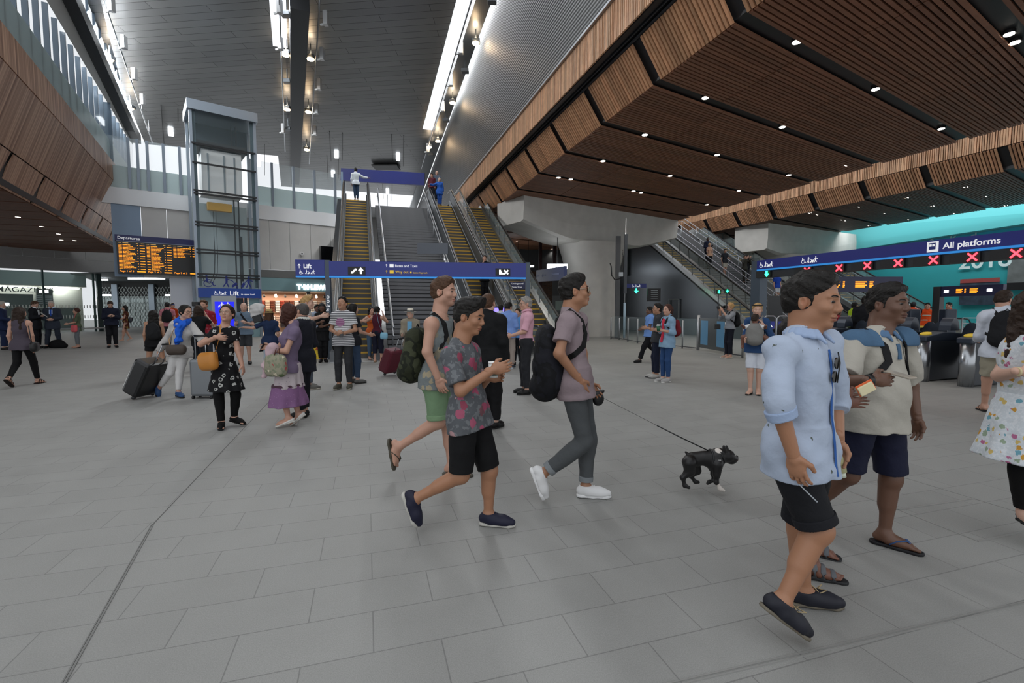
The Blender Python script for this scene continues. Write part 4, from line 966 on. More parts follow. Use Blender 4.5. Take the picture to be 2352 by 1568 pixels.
# ---------------- gateline: sign with crosses and arrows ----------------
GA, GB = V(8.25, 15.9, 0), V(10.9, 8.6, 0); gd = (GB - GA).normalized(); gn = V(gd.y, -gd.x, 0); GL = (GB - GA).length   # gn towards left/camera
if gn.x > 0: gn = -gn
def gt_(px): k = (px - CX) / F / CP; return (k * GA.y - GA.x) / (gd.x - k * gd.y)
def GP(t, m, z): return GA + gd * t + gn * m + Z * z
gs = root('gateline_sign', GP(0, 0, 0), 'long blue All platforms sign with red crosses over the ticket gates', 'sign')
def gbx(t0, t1, z0, z1, m0, m1, name, m, par=None):
    g = MB(); g.box(GP((t0 + t1) / 2, (m0 + m1) / 2, (z0 + z1) / 2), (abs(t1 - t0), abs(m1 - m0), z1 - z0), gd, gn); return g.build(name, m, par or gs)
gbx(0, GL, 2.88, 3.17, -.15, .15, 'panel', mat('sign_blue3', '1f2a86', .4)); gbx(0, GL, 2.83, 2.88, -.15, .15, 'light_strip', lblue)
gbx(0, GL, 2.6, 2.83, -.12, .1, 'cable_tray', mat('tray_dark', '23262a', .5))
gbx(-.25, .12, 0, 3.17, -.2, .12, 'post', mat('post_blue_grey'))
for i, t in enumerate((gt_(1740), gt_(1840))): icons(GP(t + (.15 if i == 0 else .05), .16, 2.93), gd, .17, wsign, gs, 1.05)
xs = (1764, 1856, 1929, 1993, 2063, 2143, 2231, 2330)
for i, px in enumerate(xs):
    t = gt_(px); bxo = gbx(t - .42, t + .13, 2.6, 2.82, .1, .16, 'signal_box', dark)
    c_ = GP(t, .17, 2.71)
    if i == 0: arrow(c_, gd, .19, grn, gs)
    else:
        g = MB(); h = .085; g.bar(c_ - gd * h - Z * h, c_ + gd * h + Z * h, .034, .012, gn); g.bar(c_ - gd * h + Z * h, c_ + gd * h - Z * h, .034, .012, gn); g.build('red_cross', red, gs)
t = gt_(2127); gbx(t - .0, t + .22, 2.9, 3.14, .15, .17, 'train_symbol_plate', wsign)
g = MB(); c_ = GP(t + .11, .18, 3.03); g.box(c_, (.13, .01, .15), gd, gn); g.build('train_symbol', navy, gs)
g = MB(); [g.box(c_ + gd * dx + Z * .02 + gn * .008, (.045, .01, .05), gd, gn) for dx in (-.03, .03)]; g.build('train_symbol_window', wsign, gs)
text_mesh('lettering', 'All platforms', GP(t + .31, .16, 2.95), .195, gd, Z, wsign, gs, bold=.002)
# secondary boards behind
def tboard(px0, px1, Y, z0, z1, lab, texts, Y1=None, post=None):
    a, c = at(px0, 710, Y), at(px1, 710, Y1 or Y); rt = root('platform_board', V((a.x + c.x) / 2, (a.y + c.y) / 2, z0), lab, 'information board')
    d_ = V(c.x - a.x, c.y - a.y, 0); L_ = d_.length; d_.normalize(); n_ = V(d_.y, -d_.x, 0)
    g = MB(); g.box(V((a.x + c.x) / 2, (a.y + c.y) / 2, (z0 + z1) / 2), (L_, .15, z1 - z0), d_, n_); g.build('panel', mat('sign_navy'), rt)
    for f0, f1, kind in texts:
        g = MB(); p = V(a.x, a.y, 0) + d_ * L_ * f0 + n_ * .08; w_ = L_ * (f1 - f0); hh = (z1 - z0)
        rws = 4 if kind == 'a' else 1
        for r_ in range(rws):
            zc = (z0 + z1) / 2 + (hh * .11 * (1.5 - r_) if rws > 1 else 0)
            g.box(p + d_ * w_ * (.5 - .08 * (r_ % 2)) + Z * zc, (w_ * (1 - .16 * (r_ % 2)), .01, hh * (.07 if rws > 1 else .25)), d_, n_)
        g.build('led_text', amber if kind == 'a' else lit, rt)
    if post is not None:
        g = MB(); p = V(a.x, a.y, 0) + d_ * L_ * post; g.bar(p, p + Z * z1, .22, .22, d_); g.build('post', mat('post_dark', '2b2d31', .4), rt)
    return rt
tboard(1850, 2066, 17.0, 2.18, 2.72, 'blue platform board with amber text behind the two near men', ((.02, .08, 'a'), (.22, .34, 'a'), (.37, .39, 'a'), (.5, .62, 'a'), (.65, .69, 'a')), post=.12)
tboard(2152, 2305, 16.6, 2.0, 2.35, 'slim blue platform board with amber text on a dark post before the teal hoarding', ((.13, .2, 'w'), (.32, .42, 'a'), (.45, .47, 'a'), (.53, .65, 'a'), (.78, .85, 'w')), Y1=14.8, post=.015)

# ticket gates
gdark = mat('gate_navy', '2b3340', .35, .2); gyel = mat('reader_yellow', 'e6c52c', .5); gst = mat('gate_steel', 'a3a6aa', .25, .9)
def ticket_gate(loc, label):
    rt = root('ticket_gate', loc, label, 'ticket gate', 'ticket gates under the blue gateline sign')
    def q(a, b_, z): return Vector(loc) + gn * a + gd * b_ + Z * z      # a towards near side
    g = MB(); g.tube([q(.85, 0, .0), q(.85, 0, .9)], .13, 14, up=gd); g.build('front_post', gst, rt, True)
    g = MB(); g.box(q(0, 0, .46), (1.75, .22, .88), gn, gd); g.build('body', mat('gate_body', '4b4f55', .3, .6), rt, bevel=.02)
    g = MB(); g.prism([q(1.0, -.13, .88), q(-.9, -.13, .88), q(-.9, -.13, 1.0), q(.4, -.13, 1.08), q(1.0, -.13, .99)], gd * .26); g.build('top_cover', gdark, rt, bevel=.02)
    nrm = (q(0, 0, 0) - q(0, 0, 0) + Z + gn * .3).normalized()
    g = MB(); g.disc(q(.8, 0, 1.035), .1, nrm, 18, th=.03); g.build('card_reader', gyel, rt)
    g = MB(); g.prism([q(.0 + .16 * math.cos(t), -.11, 1.1 + .28 * math.sin(t)) for t in [k * math.pi / 8 for k in range(9)]] , gd * .22); g.build('hood', gdark, rt)
    for sgn in (-1, 1):
        g = MB(); n_ = 18; poly = []
        for k in range(n_):
            t = k / n_ * 2 * math.pi; poly.append(q(-.25 + .012, sgn * (.3 + .19 * math.cos(t) ), .78 + .5 * math.copysign(abs(math.sin(t)) ** .8, math.sin(t))))
        g.prism(poly, gn * .03); g.build('paddle', gdark, rt)
    return rt
g0 = None; ts = [gt_(2143) - .30 + i * .78 for i in range(-4, 3)]
for i, t in enumerate(ts):
    loc = GP(t, .35, 0); lb = 'steel ticket gate with a yellow reader, %s from the left of the gateline' % ORD[i]
    if g0 is None: g0 = ticket_gate(loc, lb)
    else: copy_tree(g0, loc, lb)
tall = None
for i, (px, Yd) in enumerate(((2096, 13.0), (2178, 12.4))):
    a = at(px, 710, Yd); a = V(a.x, a.y, 0)
    rt = root('validator', a, ['slim navy ticket validator behind the dark post', 'slim navy ticket validator under the folded-arms worker'][i], 'ticket machine')
    g = MB(); g.box(a + Z * .6, (.07, .07, 1.2)); g.build('pole', gst, rt); g = MB(); g.box(a + Z * 1.2, (.3, .22, .75)); g.build('head', gdark, rt, bevel=.03); g = MB(); g.box(a + V(0, -.12, 1.15), (.16, .02, .12)); g.build('screen', mat('val_screen', '5a62c8', .3, emit='5a62ff', estr=.8), rt)
# yellow folding barrier and accessible-gate plates, rail
yb = root('folding_barrier', V(*at(2105, 710, 15).xy, 0), 'yellow and black folding barrier behind the orange-vested workers', 'barrier')
a, c = at(2068, 745, 15), at(2125, 745, 15)
for x in (a.x, (a.x + c.x) / 2, c.x): g = MB(); g.bar(V(x, 15, 0), V(x, 15, 1.05), .05, .05, (1, 0, 0)); g.build('leg', mat('barrier_yellow', 'd9b12c', .5), yb)
for z in (.55, 1.02): g = MB(); g.bar(V(a.x, 15, z), V(c.x, 15, z), .04, .06); g.build('rail', mat('barrier_yellow'), yb)
for k in range(4): x = a.x + (c.x - a.x) * (k + .3) / 4; g = MB(); g.bar(V(x, 14.98, .6), V(x + .12, 14.98, .98), .02, .08, (0, 1, 0)); g.build('stripe', dark, yb)
sr = root('steel_railing', V(*at(2260, 710, 26).xy, 0), 'steel railing at the foot of the teal hoarding', 'railing')
a, c = at(2212, 710, 26), at(2420, 710, 24)
for z in (.5, .8, 1.1): g = MB(); g.bar(V(a.x, a.y, z), V(c.x, c.y, z), .05, .05); g.build('rail', steel_r, sr)
for f_ in (0, .25, .5, .75, 1): p = V(a.x, a.y, 0).lerp(V(c.x, c.y, 0), f_); g = MB(); g.bar(p, p + Z * 1.1, .05, .05, (1, 0, 0)); g.build('post', steel_r, sr)
for i, (px, py) in enumerate(((1768, 746), (1798, 746))):
    a = at(px, py, 13.2); rt = root('gate_plate', a, ['left', 'right'][i] + ' small steel-framed wheelchair plate at the wide gate', 'sign')
    g = MB(); g.box(a, (.26, .02, .2)); g.build('plate', mat('plate_navy', '2a3390', .4), rt); g = MB(); person_icon(g, a + V(-.03, -.015, -.07), V(1, 0, 0), .14, 'chair'); g.build('pictogram', wsign, rt)
    g = MB(); g.tube([V(a.x - .17, a.y, 0), V(a.x - .17, a.y, 1.32), V(a.x - .1, a.y, 1.38), V(a.x + .1, a.y, 1.38), V(a.x + .17, a.y, 1.32), V(a.x + .17, a.y, 0)], .02, 8, up=(0, 1, 0)); g.build('loop', steel_r, rt, True)
dk = root('display_totem', V(*at(1779, 710, 17).xy, 0), 'dark totem screen right of the gateline post', 'screen'); a = at(1780, 710, 17)
g = MB(); g.box(V(a.x, 17, 1.35), (.5, .12, 1.4)); g.build('screen', mat('totem_dark', '1a1c20', .3), dk); g = MB(); g.box(V(a.x, 17, .33), (.15, .1, .66)); g.build('stand', grey_m, dk)

# ---------------- teal hoarding ----------------
th_m = mat('teal_hoarding', '38a0a6', .35, noise=.05, nscale=.8)
def HP(e, s, z): return P1(e, s, z)
e_h = 37.2
g = MB(); g.hexa([P1(e_h, 12, 0), P1(e_h, 34, 0), P1(e_h + .3, 34, 0), P1(e_h + .3, 12, 0), P1(e_h, 12, 6.6), P1(e_h, 34, 6.0), P1(e_h + .3, 34, 6.0), P1(e_h + .3, 12, 6.6)])
struct(g, 'wall_right', th_m, label='teal printed hoarding behind the far right escalators')
g = MB(); g.hexa([P1(e_h - .9, 12, 6.62), P1(e_h - .6, 34, 6.02), P1(e_h + .3, 34, 6.02), P1(e_h + .3, 12, 6.62), P1(e_h - 1.0, 12, 8.3), P1(e_h - 1.0, 34, 8.3), P1(e_h + .3, 34, 8.3), P1(e_h + .3, 12, 8.3)])
struct(g, 'wall_right', mat('teal_upper', '5ab4b8', .4), label='grey-teal upper strip of the hoarding')
g = MB(); g.hexa([P1(e_h - .06, 12, 5.1), P1(e_h - .06, 34, 5.1), P1(e_h, 34, 5.1), P1(e_h, 12, 5.1), P1(e_h - .06, 12, 6.6), P1(e_h - .06, 34, 6.0), P1(e_h, 34, 6.0), P1(e_h, 12, 6.6)])
struct(g, 'wall_right', mat('cyan_band', '48c8e4', .35), label='bright cyan band of the hoarding')
def hs_(px): k = (px - CX) / F / CP; return None
def hpt(px, py, off=.1):
    r = ray(px, py); t = (e_h - off) / r.dot(N1); return V(r.x * t, r.y * t, EYE + r.z * t)
hr = -D1
wht = mat('hoarding_white', 'd5ecec', .5)
hb = root('hoarding_print', hpt(2245, 640), 'white year figures and landscape picture printed on the teal hoarding', 'poster')
text_mesh('lettering', '2018', hpt(2200, 618, .12), 1.35, hr, Z, wht, hb, bold=.02)
a = hpt(2203, 700, .12); c = hpt(2291, 632, .12)
def hq(p0, p1, z0, z1, name, m, off=.12):
    A, B = hpt(p0, 700, off), hpt(p1, 700, off); g = MB(); g.hexa([V(A.x, A.y, z0), V(B.x, B.y, z0), V(B.x, B.y, z0) + N1 * .03, V(A.x, A.y, z0) + N1 * .03, V(A.x, A.y, z1), V(B.x, B.y, z1), V(B.x, B.y, z1) + N1 * .03, V(A.x, A.y, z1) + N1 * .03]); return g.build(name, m, hb)
hq(2202, 2292, 1.85, 3.45, 'picture', mat('picture_dark', '3a4858', .5, noise=.5, nscale=2.5)); hq(2202, 2292, 3.25, 3.5, 'picture_band', mat('picture_red', '9a4a48', .5), .14)
hq(2309, 2360, 3.1, 4.9, 'opening', mat('opening_grey', '6a7070', .5, noise=.3, nscale=2)); hq(2309, 2360, 2.7, 3.15, 'dark_sill', dark, .15)
text_mesh('lettering', 'x', hpt(2132, 556, .2), .8, hr, Z, wht, hb); text_mesh('lettering', 'k', hpt(2180, 556, .2), .8, hr, Z, wht, hb); text_mesh('lettering', 'd', hpt(2226, 553, .2), .8, hr, Z, wht, hb)

# ---------------- lamps in the soffits ----------------
can = mat('lamp_rim', '2a2b2d', .4)
def downlight(p, label, group, r=.085, power=26, parent=None):
    rt = root('downlight', p, label, 'ceiling light', group)
    g = MB(); g.disc(p - Z * .0, r, Z, 14, th=.02); g.build('lamp', white_e, rt)
    g = MB(); g.tube([p + Z * .0, p + Z * .1], r + .02, 14, cap=False, up=(1, 0, 0)); g.build('rim', can, rt)
    if power: spot('downlight_beam', p - Z * .03, p - Z * 5, power, 110, (1, .94, .86), .08, rt, .8)
for i, (px, py) in enumerate(((1830, 97), (2011, 205), (2162, 296), (2318, 79), (2332, 98), (1620, 225), (1797, 292), (1944, 380), (1481, 310), (1647, 356), (1812, 402), (1385, 370), (1539, 404), (1697, 438), (1283, 408), (1311, 412), (1455, 439), (1472, 443), (1624, 470), (1138, 518), (1109, 533), (1187, 554), (1164, 562), (1178, 563), (1268, 572), (1279, 573))):
    py_ = py; r = ray(px, py); t = (7.29 - EYE) / r.z; p = V(r.x * t, r.y * t, 7.29)
    downlight(p, 'round downlight in the near right soffit, %s going from the nearest rows back' % (ORD[i] if i < 18 else 'twenty-' + ORD[i - 18]), 'downlights of the near right soffit', power=110 if i < 19 else 60)
for i, (px, py) in enumerate(((2218, 430), (2267, 451), (2310, 472), (2084, 454), (2143, 473), (2191, 490), (1973, 475), (2033, 490), (2087, 504), (1860, 489), (1878, 493), (1932, 505), (1941, 507), (1996, 518))):
    r = ray(px, py); t = (7.29 - EYE) / r.z; p = V(r.x * t, r.y * t, 7.29)
    downlight(p, 'small white downlight in the far right soffit, %s from the screen top' % ORD[i], 'downlights of the far right soffit', power=120 if i % 2 else 0)
for i, (px, py) in enumerate(((41, 498), (96, 520), (134, 537), (141, 551), (171, 552))):
    r = ray(px, py); t = (5.49 - EYE) / r.z; p = V(r.x * t, r.y * t, 5.49)
    downlight(p, 'small white downlight in the dark left timber soffit, %s from the nearest' % ORD[i], 'downlights of the left soffit', power=20 if i < 5 else 0)
# linear lights in the roof
def on_roof(px, py, dz=-.06):
    r = ray(px, py); dd_ = r.dot(D1); t = (16.2 + .095 * 22.7 - EYE + dz) / (r.z + .095 * dd_); return V(r.x * t, r.y * t, EYE + r.z * t)
for i, (px, py) in enumerate(((392, 303), (773, 355), (914, 361), (765, 400), (890, 440), (594, 375), (880, 463))):
    p = on_roof(px, py); dr = (V(p.x, p.y, 0)).normalized(); rt = root('linear_light', p, 'short bright strip light recessed in the metal roof, %s of seven' % ORD[i], 'ceiling light', 'strip lights in the roof')
    g = MB(); g.bar(p - dr * .7 + Z * .067, p + dr * .7 - Z * .067, .3, .05); g.build('diffuser', tube_e, rt)
    g = MB(); pr_ = dr.cross(Z) * .45; g.bar(p - dr * 4 + Z * .42 + pr_, p + dr * 3 - Z * .2 + pr_, .05, .03); g.bar(p - dr * 4 + Z * .42 - pr_, p + dr * 3 - Z * .2 - pr_, .05, .03); g.build('track', mat('track_dark', '3a3b3c', .5), rt)
# flood lights on the beams
for i, (px, py, on, tgt) in enumerate(((252, 133, 1, 'L'), (300, 246, 1, 'L'), (657, 122, 1, 'C'), (714, 132, 1, 'C'), (660, 248, 1, 'C'), (709, 254, 1, 'C'), (705, 341, 1, 'C'), (1093, 95, 1, 'R'), (1040, 233, 1, 'R'), (1006, 321, 1, 'R'), (986, 335, 1, 'R'), (657, 33, 0, 'C'), (660, 187, 0, 'C'), (662, 296, 0, 'C'), (1130, 2, 0, 'R'), (1068, 163, 0, 'R'), (1024, 276, 0, 'R'), (990, 355, 0, 'R'))):
    p = on_roof(px, py, -.75)
    lab = {'L': 'flood light on the left beam under the roof', 'C': 'flood light on the central roof beam', 'R': 'flood light along the edge of the ribbed wall'}[tgt]
    rt = root('flood_light', p, ('glowing warm ' if on else 'unlit grey ') + lab + ', ' + ORD[i] + ' from the left', 'flood light', 'flood lights on the roof beams')
    g = MB(); g.box(p, (.42, .34, .2)); g.build('housing', mid_m, rt, bevel=.02)
    g = MB(); g.bar(p + Z * .1, p + Z * .7, .05, .05, (1, 0, 0)); g.build('bracket', mid_m, rt)
    if on:
        g = MB(); g.disc(p - Z * .12 - V(0, .05, 0), .17, Z, 14, th=.06); g.build('lamp', warm_e, rt)
        g = MB(); g.disc(p + Z * .115, .12, Z, 14, th=.02); g.build('up_lamp', mat('up_lamp', 'ffffff', .5, emit='ffd9a8', estr=12), rt)
        spot('flood_beam', p + Z * .16, p + Z * 2, 45, 140, (1, .78, .55), .1, rt, .9)
        if tgt == 'R': spot('wall_beam', p + V(0, 0, -.1), p + N1 * 1.6 - Z * .6, 50, 100, (1, .74, .55), .05, rt, .8)
# suspension rails with speakers
for i, (p0, p1, sp, lab) in enumerate((((640, -30), (655, 348), ((634, 15), (637, 100), (645, 295)), 'left of the central beam'), ((737, -30), (710, 376), ((740, 42), (733, 124), (727, 194), (722, 250), (719, 300)), 'right of the central beam'), ((228, -30), (350, 328), ((247, 10), (277, 97), (302, 170), (322, 229)), 'near the left glazing'), ((1092, -30), (968, 388), ((1052, 110), (1030, 185), (1012, 245), (978, 340)), 'along the white rooflight'))):
    a, c = on_roof(*p0, -.9), on_roof(*p1, -.9); rt = root('suspended_rail', (a + c) / 2, 'thin steel rail hung under the roof ' + lab, 'rail')
    g = MB(); g.tube([a, c], .035, 8); g.build('rail', steel_r, rt, True)
    for k in range(5): q = a.lerp(c, (k + .5) / 5); g = MB(); g.tube([q, q + Z * .9], .012, 6, up=(1, 0, 0)); g.build('hanger', steel_r, rt)
    for k, s_ in enumerate(sp):
        q = on_roof(*s_, -.9); r2 = root('speaker', q, 'white bracket speaker on the rail %s, %s from the near end' % (lab, ORD[k]), 'speaker', 'speakers on the roof rails')
        g = MB(); g.box(q + V(.16, 0, 0), (.2, .25, .62)); g.build('cabinet', mat('speaker_white', 'd8dadc', .4), r2, bevel=.02); g = MB(); g.bar(q + V(.2, 0, -.25), q + V(-.1, 0, -.3), .08, .08); g.build('arm', mat('speaker_white'), r2)
a = on_roof(887, 384, -.15); g = MB(); g.box(a, (2.2, 1.4, .1)); tag(g.build('roof_vent', mat('vent_dark', '3d3e3e', .6), origin=a), 'dark square vent in the metal roof above the stairs', 'vent')
# pole with cable on pier
cp = root('service_pole', V(*on_z(1433, 780).xy, 0), 'thin service pole with black cable beside the concrete pier', 'pole')
q = cp.location; zt_ = at(1433, 500, q.y).z; g = MB(); g.tube([V(q.x, q.y, 0), V(q.x, q.y, zt_)], .035, 8, up=(1, 0, 0)); g.build('pole', steel_r, cp, True)
g = MB(); a = at(1437, 606, q.y); g.box(V(a.x, q.y, a.z), (.14, .1, 3.0)); g.build('cable_box', grey_m, cp)
g = MB(); g.tube([at(x, y, q.y) for x, y in ((1430, 575), (1430, 628), (1424, 640), (1412, 642), (1405, 632), (1404, 612), (1401, 604))], .03, 6, up=(0, 1, 0)); g.build('cable', dark, cp, True)
g = MB(); a = at(1426, 630, q.y); g.box(a, (.2, .15, .22)); g.build('junction_box', mat('kiosk_grey'), cp)
g = MB(); a = at(1429, 770, q.y); g.tube([V(q.x, q.y - .04, .1), V(q.x, q.y - .04, 1.9)], .06, 8, up=(1, 0, 0)); g.build('sleeve', mat('sleeve_blue', '9db6c6', .5), cp, True)
# wet floor sign
wf = root('wet_floor_sign', V(*on_z(732, 824).xy, 0), 'yellow wet floor sign behind the woman in the black apron', 'sign')
q = wf.location
for i in (-1, 1): g = MB(); g.hexa([q + V(-.15, .13 * i, 0), q + V(.15, .13 * i, 0), q + V(.15, .13 * i + .01, 0), q + V(-.15, .13 * i + .01, 0), q + V(-.1, .01 * i, .62), q + V(.1, .01 * i, .62), q + V(.1, .01 * i + .01, .62), q + V(-.1, .01 * i + .01, .62)]); g.build('board', mat('wet_yellow', 'e3c21c', .5), wf)
g = MB(); g.prism([q + V(-.06, -.09, .3), q + V(.06, -.09, .3), q + V(0, -.07, .42)], V(0, -.01, 0)); g.build('warning_triangle', mat('wet_red', 'b8461c', .5), wf)
# ---------------- people: bodies and clothes as smooth surfaces ----------------
A_ = lambda *a: np.array(a, dtype=np.float64)
def nrm(v): v = np.asarray(v, float); return v / (np.linalg.norm(v) + 1e-9)
def cone(a, b, ra, rb, k=.02, flat=0, add=0.): return ('c', np.asarray(a, float), np.asarray(b, float), ra + add, rb + add, k, flat)
def ell(c, r, R=None, k=.02): return ('e', np.asarray(c, float), np.asarray(r, float), np.eye(3) if R is None else R, k)
def frus(a, b, R, r0, r1, fl=0, nf=8, k=.02): return ('f', np.asarray(a, float), np.asarray(b, float), R, r0, r1, fl, nf, k)
def pbox(p, m):
    if p[0] == 'c': r = max(p[3], p[4]) + m; return np.minimum(p[1], p[2]) - r, np.maximum(p[1], p[2]) + r
    if p[0] == 'e':
        r = np.sqrt(((p[3] * p[2][None, :]) ** 2).sum(1)) + m; return p[1] - r, p[1] + r
    r = max(max(p[4]), max(p[5])) * (1 + p[6]) + m; return np.minimum(p[1], p[2]) - r, np.maximum(p[1], p[2]) + r
def pev(p, P):
    if p[0] == 'c':
        _, a, b, ra, rb, k, flat = p; ba = b - a; L2 = ba @ ba + 1e-12; q = P - a
        h = (q @ ba) / L2; hc = np.clip(h, 0, 1)
        d = np.sqrt(np.maximum(((q - hc[..., None] * ba) ** 2).sum(-1), 1e-12)) - (ra + (rb - ra) * hc)
        L = math.sqrt(L2)
        if flat & 1: d = np.maximum(d, (h - 1) * L)
        if flat & 2: d = np.maximum(d, -h * L)
        return d
    if p[0] == 'e':
        _, c, r, R, k = p; q = (P - c) @ R; k0 = np.sqrt(((q / r) ** 2).sum(-1) + 1e-9); k1 = np.sqrt(((q / r ** 2) ** 2).sum(-1) + 1e-9)
        return k0 * (k0 - 1) / k1
    _, a, b, R, r0, r1, fl, nf, k = p; ba = b - a; L = np.linalg.norm(ba); ax = ba / L
    q = P - a; h = q @ ax; t = np.clip(h / L, 0, 1); q = q - h[..., None] * ax; x = q @ R[:, 0]; y = q @ R[:, 1]
    rx = r0[0] + (r1[0] - r0[0]) * t; ry = r0[1] + (r1[1] - r0[1]) * t
    w_ = 1 + fl * t * np.sin(nf * np.arctan2(y, x) + 1.3)
    d = (np.sqrt((x / rx) ** 2 + (y / ry) ** 2 + 1e-9) - w_) * np.minimum(rx, ry) * .9
    return np.maximum(d, np.maximum(-h, h - L))
def smin(a, b, k):
    if k <= 0: return np.minimum(a, b)
    h = np.maximum(k - np.abs(a - b), 0) / k; return np.minimum(a, b) - h * h * k * .25
def field(prims, P):
    d = None
    for p in prims:
        e = pev(p, P); d = e if d is None else smin(d, e, p[-1] if p[0] != 'c' else p[5])
    return d
def snet(d, org, vs):
    s = d < 0
    nx, ny, nz = d.shape
    cnt = np.zeros((nx - 1, ny - 1, nz - 1), np.int8)
    for i in (0, 1):
        for j in (0, 1):
            for k in (0, 1): cnt += s[i:nx - 1 + i, j:ny - 1 + j, k:nz - 1 + k]
    act = (cnt > 0) & (cnt < 8); I = np.argwhere(act)
    idx = -np.ones(act.shape, np.int64); idx[act] = np.arange(len(I))
    pos = np.zeros((len(I), 3)); n = np.zeros(len(I))
    cor = [(i, j, k) for i in (0, 1) for j in (0, 1) for k in (0, 1)]
    val = {c: d[I[:, 0] + c[0], I[:, 1] + c[1], I[:, 2] + c[2]] for c in cor}
    for c in cor:
        for ax in range(3):
            if c[ax]: continue
            c2 = list(c); c2[ax] = 1; c2 = tuple(c2); v0, v1 = val[c], val[c2]; m = (v0 < 0) != (v1 < 0)
            t = v0[m] / (v0[m] - v1[m]); q = np.tile(np.array(c, float), (m.sum(), 1)); q[:, ax] = t; pos[m] += q; n[m] += 1
    pos = pos / n[:, None] + I
    F_ = []
    for ax in range(3):
        u, v = (ax + 1) % 3, (ax + 2) % 3
        sl0 = [slice(None)] * 3; sl1 = [slice(None)] * 3; sl0[ax] = slice(0, -1); sl1[ax] = slice(1, None)
        a, b = s[tuple(sl0)], s[tuple(sl1)]
        E_ = np.argwhere(a != b)
        ok = (E_[:, u] > 0) & (E_[:, v] > 0) & (E_[:, u] < d.shape[u] - 1) & (E_[:, v] < d.shape[v] - 1); E_ = E_[ok]
        if not len(E_): continue
        du = np.zeros(3, int); du[u] = 1; dv = np.zeros(3, int); dv[v] = 1
        q = [E_ - du - dv, E_ - dv, E_, E_ - du]
        f = np.stack([idx[c[:, 0], c[:, 1], c[:, 2]] for c in q], 1)
        ins = a[E_[:, 0], E_[:, 1], E_[:, 2]]
        f[~ins] = f[~ins][:, ::-1]; F_.append(f)
    F_ = np.concatenate(F_) if F_ else np.zeros((0, 4), int)
    return pos * vs + org, F_
def surf(prims, vs, cuts=(), noise=0., ncut=(), seed=0, nf=1.0):
    m = vs * 3 + .012
    lo = np.min([pbox(p, m)[0] for p in prims], 0); hi = np.max([pbox(p, m)[1] for p in prims], 0)
    sh = np.ceil((hi - lo) / vs).astype(int) + 1
    d = np.full(sh, .5, np.float32)
    for p in prims:
        kk = p[-1] if p[0] != 'c' else p[5]
        a, b = pbox(p, m + kk * .5); i0 = np.maximum(((a - lo) / vs).astype(int), 0); i1 = np.minimum(np.ceil((b - lo) / vs).astype(int) + 1, sh)
        g = np.stack(np.meshgrid(*[lo[i] + vs * np.arange(i0[i], i1[i]) for i in range(3)], indexing='ij'), -1)
        sl = tuple(slice(i0[i], i1[i]) for i in range(3))
        d[sl] = smin(d[sl], pev(p, g).astype(np.float32), kk)
    near = np.argwhere(np.abs(d) < .09) if (noise or cuts or ncut) else None
    if near is not None and len(near):
        P = lo + near * vs; v = d[near[:, 0], near[:, 1], near[:, 2]].astype(float)
        if noise:
            rs = np.random.RandomState(seed + 5)
            w_ = np.zeros(len(P))
            warp = .03 * np.stack([np.sin(P @ rs.randn(3) * 9 + rs.rand() * 6) for _ in range(3)], 1)
            for f_, a_ in ((22, 1.), (40, .6), (75, .3)):
                for _ in range(3):
                    dr = nrm(rs.randn(3) * A_(1, 1, 1.3)); w_ += a_ * np.sin((P + warp) @ dr * f_ * nf + rs.rand() * 6)
            v = v + noise * w_ * .7
        for c in cuts: v = np.maximum(v, c(P))
        d[near[:, 0], near[:, 1], near[:, 2]] = v
        if cuts:      # solid interior beyond the cut must open too
            deep = np.argwhere(d <= -.09)
            if len(deep):
                P = lo + deep * vs; v = d[deep[:, 0], deep[:, 1], deep[:, 2]].astype(float)
                for c in cuts: v = np.maximum(v, c(P))
                d[deep[:, 0], deep[:, 1], deep[:, 2]] = v
    return snet(d, lo, vs)
def mesh_obj(name, parts, m, parent, paint=None):
    vs, fs, o = [], [], 0
    for v, f in parts: vs.append(v); fs.append(f + o); o += len(v)
    v = np.concatenate(vs); f = np.concatenate(fs)
    O = np.array(org(parent))
    me = bpy.data.meshes.new(name); n = len(f)
    me.vertices.add(len(v)); me.vertices.foreach_set('co', (v - O).astype(np.float32).ravel())
    me.loops.add(n * 4); me.loops.foreach_set('vertex_index', f.ravel().astype(np.int32))
    me.polygons.add(n); me.polygons.foreach_set('loop_start', np.arange(0, n * 4, 4, dtype=np.int32))
    me.polygons.foreach_set('use_smooth', np.ones(n, bool))
    me.update(calc_edges=True); me.validate()
    if paint is not None:
        c = paint(v); ca = me.color_attributes.new('Col', 'FLOAT_COLOR', 'POINT')
        ca.data.foreach_set('color', np.concatenate([c, np.ones((len(c), 1))], 1).astype(np.float32).ravel())
    me.materials.append(m)
    ob = bpy.data.objects.new(name, me); COL.objects.link(ob); ob.parent = parent
    return ob
def R_of(yaw, pitch=0, roll=0):   # columns: right, forward, up
    y = math.radians(yaw); p = math.radians(pitch); f = A_(math.sin(y) * math.cos(p), math.cos(y) * math.cos(p), math.sin(p))
    r = A_(math.cos(y), -math.sin(y), 0); u = np.cross(r, f)
    if roll:
        a = math.radians(roll); r, u = r * math.cos(a) + u * math.sin(a), u * math.cos(a) - r * math.sin(a)
    return np.stack([r, f, u], 1)

